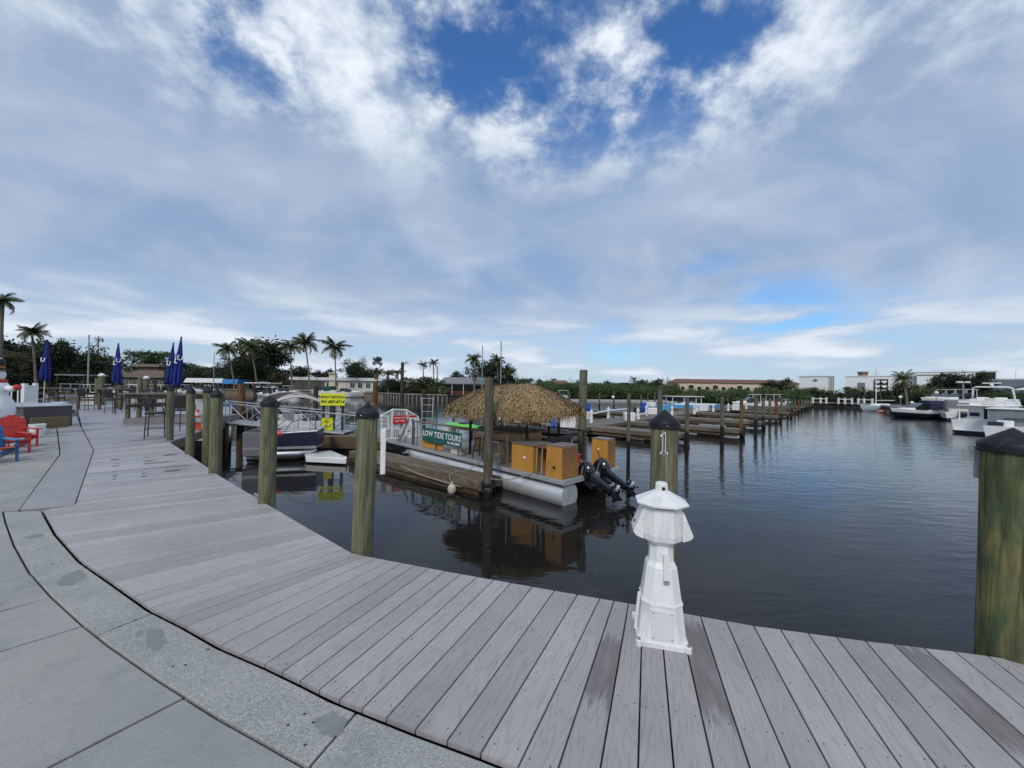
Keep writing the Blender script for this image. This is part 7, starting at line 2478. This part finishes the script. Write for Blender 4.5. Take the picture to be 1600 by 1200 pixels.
def hip_roof(mb, cx, cy, z, lx, ly, h, ridge=0.5, over=0.6):
    x, y = lx / 2 + over, ly / 2 + over
    r = lx / 2 * ridge
    vs = [(cx - x, cy - y, z), (cx + x, cy - y, z), (cx + x, cy + y, z), (cx - x, cy + y, z), (cx - r, cy, z + h), (cx + r, cy, z + h)]
    mb.add(vs, [(0, 1, 5, 4), (1, 2, 5), (2, 3, 4, 5), (3, 0, 4), (3, 2, 1, 0)])
    return mb
def house(label, px0, px1, D, wall_top, ridge_py, wallm, roofm, depth=8, zg=ZL, wins=4, rz=0.0, name='house', flat=False, ridge=0.6, win_h=1.2, door=True, over=0.6):
    a, b_ = AT(px0, 600, D), AT(px1, 600, D)
    L_ = b_.x - a.x
    zw, zr = AT((px0 + px1) / 2, wall_top, D).z - zg, AT((px0 + px1) / 2, ridge_py, D).z - zg
    t = thing(name, label, 'house', ((a.x + b_.x) / 2, D + depth / 2, zg), rz)
    MB().box((0, 0, zw / 2), (L_, depth, zw)).build('wall', wallm, t)
    if flat:
        MB().box((0, 0, zw + (zr - zw) / 2), (L_ + 2 * over, depth + 2 * over, zr - zw)).build('roof', roofm, t)
    else:
        hip_roof(MB(), 0, 0, zw + 0.01, L_, depth, zr - zw, ridge, over).build('roof', roofm, t, smooth=False)
    for i in range(wins):
        x = -L_ / 2 + L_ * (i + 0.5) / wins
        f = MB().box((x, -depth / 2 - 0.03, zw * 0.56), (L_ / wins * 0.62, 0.08, win_h + 0.2)).build('window_frame', WHITE, t)
        MB().box((x, -depth / 2 - 0.075, zw * 0.56), (L_ / wins * 0.62 - 0.2, 0.03, win_h)).build('pane', WIN, f)
        MB().box((x, -depth / 2 - 0.10, zw * 0.56), (0.07, 0.03, win_h)).build('mullion', WHITE, f)
    return t

# brown roofed two level building
h1_ = house('low brown roofed building with stacked flat roofs beyond the bar', 191, 256, 125, 590, 579, WALLB, ROOFB, 10, wins=5, flat=True, name='brown_building', over=1.0, win_h=1.5)
a, b_ = AT(220, 579, 127), AT(252, 579, 127)
MB().box(((a.x + b_.x) / 2 - h1_.location.x, 0, a.z - ZL + 0.5), (b_.x - a.x, 8, 1.6)).build('upper_wall', WALLB, h1_)
MB().box(((a.x + b_.x) / 2 - h1_.location.x, 0, a.z - ZL + 1.7), (b_.x - a.x + 2, 10, 0.9)).build('upper_roof', ROOFB, h1_)
# long white canopy with blue end
cv0, cv1, cv2 = AT(291, 594, 112), AT(350, 594, 112), AT(373, 594, 112)
t = thing('boat_canopy', 'long white boat lift canopy with blue end section by the tan seawall', 'canopy', (0, 0, 0))
zc_ = cv0.z
MB().box(((cv0.x + cv1.x) / 2, 114, zc_), (cv1.x - cv0.x, 6, 1.3), top=(0.99, 0.7)).build('white_cover', ROOFW, t)
MB().box(((cv1.x + cv2.x) / 2 + 0.1, 114, zc_ - 0.2), (cv2.x - cv1.x, 6, 1.3), top=(0.99, 0.7)).build('blue_cover', mat('blue canopy canvas', (0.02, 0.20, 0.52), 0.7), t)
for i in range(7):
    x = cv0.x + (cv2.x - cv0.x) * i / 6
    for y in (111.4, 116.6):
        MB().tube((x, y, -2), (x, y, zc_ - 0.5), 0.12, n=6).build('canopy_post', PILED, t)
# cream ranch house
h2_ = house('low cream ranch house with long white windows and a square chimney', 458, 594, 112, 594.5, 590, WALLW, ROOFW, 9, wins=11, flat=True, name='ranch_house', over=0.8, win_h=1.5)
c_ = AT(515, 583, 110)
ch = MB().box((c_.x - h2_.location.x, -4.2, (c_.z - ZL) / 2), (1.7, 1.5, c_.z - ZL)).build('chimney', WALLC, h2_)
MB().box((c_.x - h2_.location.x, -4.2, c_.z - ZL + 0.06), (2.0, 1.8, 0.2)).build('chimney_cap', WALLW, ch)
for i in range(3):
    MB().box((c_.x - h2_.location.x - 0.5 + i * 0.5, -4.97, c_.z - ZL - 0.35), (0.25, 0.05, 0.4)).build('flue_opening', DARKIN, ch)
wl_ = AT(470, 600, 111)
MB().box((wl_.x - h2_.location.x, -4.60, 1.5), (13.0, 0.12, 2.4)).build('dark_screen', mat('dark porch screen', (0.10, 0.085, 0.075), 0.8), h2_)
MB().box((AT(533, 600, 111).x - h2_.location.x, -4.56, 1.6), (2.6, 0.08, 2.6)).build('cream_bay', WALLC, h2_)
house('small white outbuilding half hidden by the low palms', 594, 618, 98, 599, 596, WALLW, ROOFG, 5, wins=2, name='outbuilding')
# grey roofed house: gable end towards the basin
h3_ = house('grey shingle roofed house with dark porch above the dark seawall', 686, 766, 88, 601, 589, WALLW, ROOFG, 9, wins=6, name='grey_roofed_house', ridge=0.92, win_h=1.0)
MB().box((0, -5.6, 2.45), (11.0, 2.4, 0.18)).build('porch_roof', ROOFG, h3_)
MB().box((0.5, -4.75, 1.1), (10.2, 0.1, 1.9)).build('porch_screen', mat('dark porch glass', (0.03, 0.03, 0.035), 0.4), h3_)
for i in range(5):
    MB().tube((-5.2 + i * 2.6, -6.6, 0), (-5.2 + i * 2.6, -6.6, 2.4), 0.07).build('porch_post', WHITE, h3_)
MB().box((-1.5, -5.3, 0.45), (5, 0.4, 0.7)).build('flower_hedge', mat('red flower hedge', (0.13, 0.035, 0.025), 0.9, var=0.4, scale=8), h3_)
# tiled houses behind the mangroves
house('white house with reddish tile roof peeping over the mangroves past the thatch', 851, 868, 150, 599, 595.5, WALLW, TERRA, 10, zg=WATER + 1, wins=2, name='tiled_house')
house('house with terracotta roof just past the white one over the mangroves', 868, 890, 156, 600, 594, WALLC, TERRA, 10, zg=WATER + 1, wins=2, name='tiled_house')
house('pink chimneyed tile roof above the mangroves behind the thin piles', 975, 985, 158, 600, 597.5, WALLC, TERRA, 8, zg=WATER + 1, wins=1, name='tiled_house')

# apartment block with arches and tiled roof
D_ = 185
a, b_ = AT(1060, 600, D_), AT(1250, 600, D_)
zt, zr = AT(1150, 598.5, D_).z, AT(1150, 594.5, D_).z
t = thing('apartment_block', 'long cream apartment block with terracotta roof and arched balconies', 'building', ((a.x + b_.x) / 2, D_, -1))
L_ = b_.x - a.x
MB().box((0, 6, (zt + 1) / 2), (L_, 12, zt + 1)).build('wall', mat('cream apartment stucco', (0.60, 0.49, 0.36), 0.8, var=0.08), t)
hip_roof(MB(), 0, 6, zt + 1.02, L_, 12, zr - zt + 0.6, 0.95, 0.8).build('roof', TERRA, t, smooth=False)
for i in range(15):
    x = -L_ / 2 + L_ * (i + 0.5) / 15
    big = i % 3 == 1
    w_ = 2.6 if big else 1.9
    fz = zt + 1.0 - (1.6 if big else 2.3)
    bay = MB().prism([(x - w_ / 2 - 0.5, 0), (x + w_ / 2 + 0.5, 0)] + [(x + (w_ / 2 + 0.5) * math.cos(q * PI / 6), 1.4 + 1.3 * math.sin(q * PI / 6)) for q in range(7)], 0.5)
    bay.v = [(v[0], -v[2], v[1] + fz - 1.6) for v in bay.v]
    bo = bay.build('arched_bay', WALLC, t, smooth=False)
    arch = MB().prism([(x - w_ / 2, 0.2), (x + w_ / 2, 0.2)] + [(x + w_ / 2 * math.cos(q * PI / 6), 1.2 + 0.8 * math.sin(q * PI / 6)) for q in range(7)], 0.1)
    arch.v = [(v[0], -0.5 - v[2], v[1] + fz - 1.6) for v in arch.v]
    arch.build('balcony_opening', WIN, bo, smooth=False)
    for fl in range(2):
        f = MB().box((x, -0.06, 0.9 + fl * 2.7), (w_, 0.12, 1.7)).build('window_frame', WHITE, t)
        MB().box((x, -0.13, 0.9 + fl * 2.7), (w_ - 0.3, 0.03, 1.4)).build('pane', WIN, f)

# white dry storage sheds
def shed(label, px0, px1, D, top_py, depth=16, zg=-0.35, rz=R(-45)):
    """front wall from its near-water corner at px0 to px1, turned by rz"""
    a = AT(px0, 600, D)
    k = (px1 - 800) / FPX
    c, sn_ = math.cos(rz), math.sin(rz)
    L_ = (k * a.y - a.x) / (c - k * sn_)
    H = AT(px0, top_py, D).z - zg
    t = thing('storage_shed', label, 'building', (a.x + c * L_ / 2, a.y + sn_ * L_ / 2, zg), rz, 'white boat storage sheds')
    MB().box((0, depth / 2, H * 0.27), (L_, depth, H * 0.54)).build('lower_wall', METALC, t, smooth=False)
    MB().box((0, depth / 2, H * 0.77), (L_ + 0.04, depth + 0.04, H * 0.46)).build('upper_wall', METALW, t, smooth=False)
    MB().box((0, depth / 2, H + 0.12), (L_ + 0.5, depth + 0.5, 0.25)).build('roof_edge', WHITE, t)
    return t, L_, H
s1, L1, H1 = shed('first white storage shed with a dark oval emblem high on its front', 1249, 1294, 108, 588.5, 7, rz=R(-50))
MB().lathe([(0.62, 0), (0.62, 0.05), (0, 0.05)], 20, (0, 0, 0), Matrix.Rotation(R(90), 3, 'X')).build('oval_emblem', METALG, s1, loc=(0.4, -0.05, H1 * 0.83)).scale = (0.9, 1, 0.62)
MB().box((L1 / 2 + 0.06, 3.6, H1 / 2), (0.10, 6.6, H1 * 0.98)).build('shaded_side_wall', METALG, s1)  # shade of the side away from the sun, put into the colour
for i in range(4):
    MB().box((L1 / 2 + 0.16, 0.5 + i * 2.0, H1 / 2), (0.12, 0.25, H1 * 0.98)).build('side_column', WHITE, s1)
s2, L2, H2 = shed('white storage shed with a dark open front full of racked boats', 1321, 1402, 122, 588.5, 18)
bayx = L2 * 0.20
ob_ = MB().box((bayx, -0.06, H2 * 0.45), (L2 * 0.27, 0.15, H2 * 0.86)).build('open_front', DARKIN, s2)
for r_ in range(4):
    for c in range(2):
        MB().loft([[Vector((bayx + (c - 0.5) * L2 * 0.125 + sx * L2 * 0.052, yy, 1.1 + r_ * H2 * 0.19 + zz)) for sx, zz in ((-1, 0.65), (-0.8, 0.1), (0, -0.2), (0.8, 0.1), (1, 0.65))] for yy in (-0.9, -0.15)]).build('racked_boat', GEL, ob_, smooth=False)
MB().box((-L2 * 0.18, -0.05, H2 * 0.62), (1.8, 0.1, 1.6)).build('side_window', METALG, s2)
t = thing('roof_unit', 'brown rooftop unit on the open fronted shed', 'roof unit', (AT(1357, 586, 126).x, 128, AT(1357, 587.5, 126).z), 0)
MB().box((0, 0, 0.45), (1.8, 1.8, 1.3)).build('casing', WALLB, t)
MB().box((0, 0, 1.3), (2.3, 2.0, 0.4)).build('hood', WALLB, t)
s3, L3, H3 = shed('largest white storage shed rising behind the boatyard trees', 1427, 1557, 118, 582, 22)
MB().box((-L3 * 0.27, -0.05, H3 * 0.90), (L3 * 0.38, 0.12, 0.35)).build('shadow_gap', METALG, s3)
MB().box((-L3 / 2 + 0.4, -0.05, H3 * 0.45), (0.7, 0.14, H3 * 0.88)).build('corner_column', METALG, s3)
MB().box((L3 * 0.38, -0.06, H3 * 0.78), (L3 * 0.22, 0.12, H3 * 0.38)).build('open_front', DARKIN, s3)
s4, L4, H4 = shed('pale shed end with white eave at the picture edge', 1560, 1660, 78, 593, 16)
# dark gabled shed at the edge
D_ = 60
a, b_ = AT(1566, 612, D_), AT(1660, 600, D_)
t = thing('gabled_shed', 'dark roofed grey boat shed with tall pale columns at the picture edge', 'building', ((a.x + b_.x) / 2, D_, -0.35))
L_ = b_.x - a.x
zt = AT(1600, 606, D_).z
MB().box((0.6, 4, zt / 2), (L_ - 1.2, 7, zt)).build('wall', METALG, t)
MB().add([(-L_ / 2 - 0.3, 0, zt - 0.3), (-L_ / 2 - 0.3, 8, zt - 0.3), (L_ / 2, 8, zt + 1.6), (L_ / 2, 0, zt + 1.6), (-L_ / 2 - 0.3, 0, zt), (-L_ / 2 - 0.3, 8, zt), (L_ / 2, 8, zt + 1.9), (L_ / 2, 0, zt + 1.9)], [(0, 1, 2, 3), (7, 6, 5, 4), (0, 4, 5, 1), (1, 5, 6, 2), (2, 6, 7, 3), (3, 7, 4, 0)]).build('roof', mat('dark metal roof', (0.06, 0.065, 0.075), 0.5), t, smooth=False)
for i in range(5):
    MB().box((-L_ / 2 + 1.0 + i * 1.6, 0.38, zt / 2), (0.18, 0.16, zt)).build('wall_column', GREYWALL, t)

# ------------------------------------------------------------------ boats, masts and lift along the far house shore
fb_ = [('white flybridge boat with dark green canvas moored before the ranch house', 505, 96, 8.5, 3.0, 1.3, R(165), GEL, DKGREEN), ('white express boat moored beside the boat rentals sign', 545, 90, 8.5, 2.8, 1.2, R(10), GEL, None),
       ('white cuddy boat on the tan seawall, clear of its lift', 395, 92, 6.0, 2.4, 0.9, R(20), GEL, None), ('dark hulled boat hanging in the lift before the coconut grove', 372, 97, 6.0, 2.3, 1.0, R(10), NAVY, None),
       ('low white boat in front of the cuddy boat', 425, 84, 6.0, 2.3, 0.7, R(175), GEL, None)]
for lab, px, D, L_, B, H, rz, hm, cv_ in [(fb_[0][0], 506, 96, 8.5, 3.0, 1.3, R(165), GEL, DKGREEN), (fb_[1][0], 541, 89, 8.5, 2.8, 1.2, R(10), GEL, None), (fb_[2][0], 444, 92, 7.0, 2.5, 1.1, R(185), GEL, None), (fb_[4][0], 420, 84, 6.0, 2.3, 0.7, R(175), GEL, None)]:
    cruiser(lab, px, D, L_, B, H, rz, hm, 'motor boats on the house shore', canvas=cv_)
lb = cruiser(fb_[3][0], 417, 97, 6.2, 2.3, 1.0, R(10), NAVY, 'motor boats on the house shore')
lb.location.z = -0.25
t = thing('boat_lift', 'timber boat lift frame with white beam before the coconut grove', 'boat lift', (AT(412, 600, 96).x, 96, 0))
for x in (-3.2, 3.2):
    for y in (-2.2, 2.2):
        MB().tube((x, y, -2), (x, y, 1.9), 0.14, n=7).build('lift_pile', PILED, t)
    MB().box((x, 0, 1.9), (0.2, 4.8, 0.25)).build('lift_beam', WHITE, t)
for y in (-2.2, 2.2):
    MB().box((0, y, 1.95), (6.6, 0.18, 0.2)).build('lift_beam', WHITE, t)
lbl = ['white boat behind the bar, closest to the mast', 'white boat on the far side of the bar counter', 'small white boat under the lone furled umbrella', 'white boat between the white capped piles', 'dark blue boat beside the brown building piles', 'white boat just before the crossed umbrellas', 'white boat at the head of the white canopy', 'low white boat beneath the white canopy']
for lab, px, D, L_, rz, hm in zip(lbl, (118, 140, 168, 206, 216, 250, 297, 322), (62, 58, 66, 70, 80, 74, 90, 94), (6.5, 6, 6, 6, 6, 6.5, 7, 6.5), (10, 170, 25, 190, 0, 165, 15, 185), (GEL, GEL, GEL, GEL, NAVY, GEL, GEL, GEL)):
    cruiser(lab, px, D, L_, 2.3, 0.95, R(rz), hm, 'small boats behind the bar', name='moored_boat')
t = thing('slip_canopy', 'flat dark canopy on posts over a slip behind the bar', 'canopy', (AT(118, 600, 66).x, 67, 0))
MB().box((0, 0, AT(118, 586, 66).z), (5.0, 4, 0.25)).build('roof', ROOFG, t)
for x in (-2.3, 2.3):
    for y in (-1.8, 1.8):
        MB().tube((x, y, -2), (x, y, AT(118, 586, 66).z), 0.10, n=6).build('post', PILED, t)
def mast(label, px, D, top_py, base_z, wpx, grp='bare masts'):
    b = AT(px, 610, D)
    zt = AT(px, top_py, D).z
    t = thing('mast_pole', label, 'mast', (b.x, b.y, 0), 0, grp)
    r = wpx * D / FPX / 2
    MB().tube((0, 0, base_z), (0, 0, zt), r, r * 0.8, 8).build('pole', GALV, t)
    MB().tube((-0.5, 0, zt * 0.72), (0.5, 0, zt * 0.72), r * 0.4, n=5).build('spreader', GALV, t)
mast('tall bare mast rising behind the long counter', 137, 60, 523, WATER, 2.2)
mast('thin mast before the coconut grove, over the canopy', 333.5, 100, 551, WATER, 1.2)
mast('pale mast closest to the grey roofed house', 753, 62, 540, WATER, 1.8)
mast('pale mast standing over the thatch ridge', 782, 60, 533, WATER, 2.0)
mast('short white mast between the pair of short palms', 683, 95, 572, ZL, 2.0)
for i, (px, D) in enumerate(((1463, 50), (1425, 52), (1407, 54))):
    p = AT(px, 620, D)
    t = thing('yard_lamp', ['white globe lamp on a post by the white cabin cruiser', 'white globe lamp above the navy cruiser', 'white globe lamp by the leaning palm trunk'][i], 'lamp', (p.x, p.y, -0.35), 0, 'globe lamps of the boatyard')
    zt = AT(px, (615.5, 631, 622)[i], D).z + 0.35
    MB().tube((0, 0, 0), (0, 0, zt), 0.05, n=6).build('post', GALV, t)
    MB().ball((0, 0, zt + 0.15), 0.22, 10).build('globe', WHITEPL, t)
# boats on hard standing behind the cruisers
for lab, px, D in (('white boat stored ashore behind the white cabin cruiser', 1484, 56), ('white boat stored ashore next to the light willow-like tree', 1470, 60), ('white boat stored ashore nearer the yacht', 1500, 52)):
    o = cruiser(lab, px, D, 5.5, 2.2, 0.8, R(170), GEL, 'boats stored in the yard', name='stored_boat')
    o.location.z = 0.1
# small dock steps and items at the outer side
mst = AT(1505, 600, 44)
t = thing('light_mast', 'tall grey light mast between the cabin cruiser and the yacht', 'light mast', (mst.x, mst.y, -0.35))
MB().tube((0, 0, 0), (0, 0, AT(1502, 596, 44).z + 0.35), 0.09, 0.06, 8).build('pole', GALV, t)
for sx in (-1, 1):
    MB().box((sx * 0.45, 0, AT(1502, 597, 44).z + 0.35), (0.6, 0.2, 0.18)).build('lamp_head', WHITEPL, t)
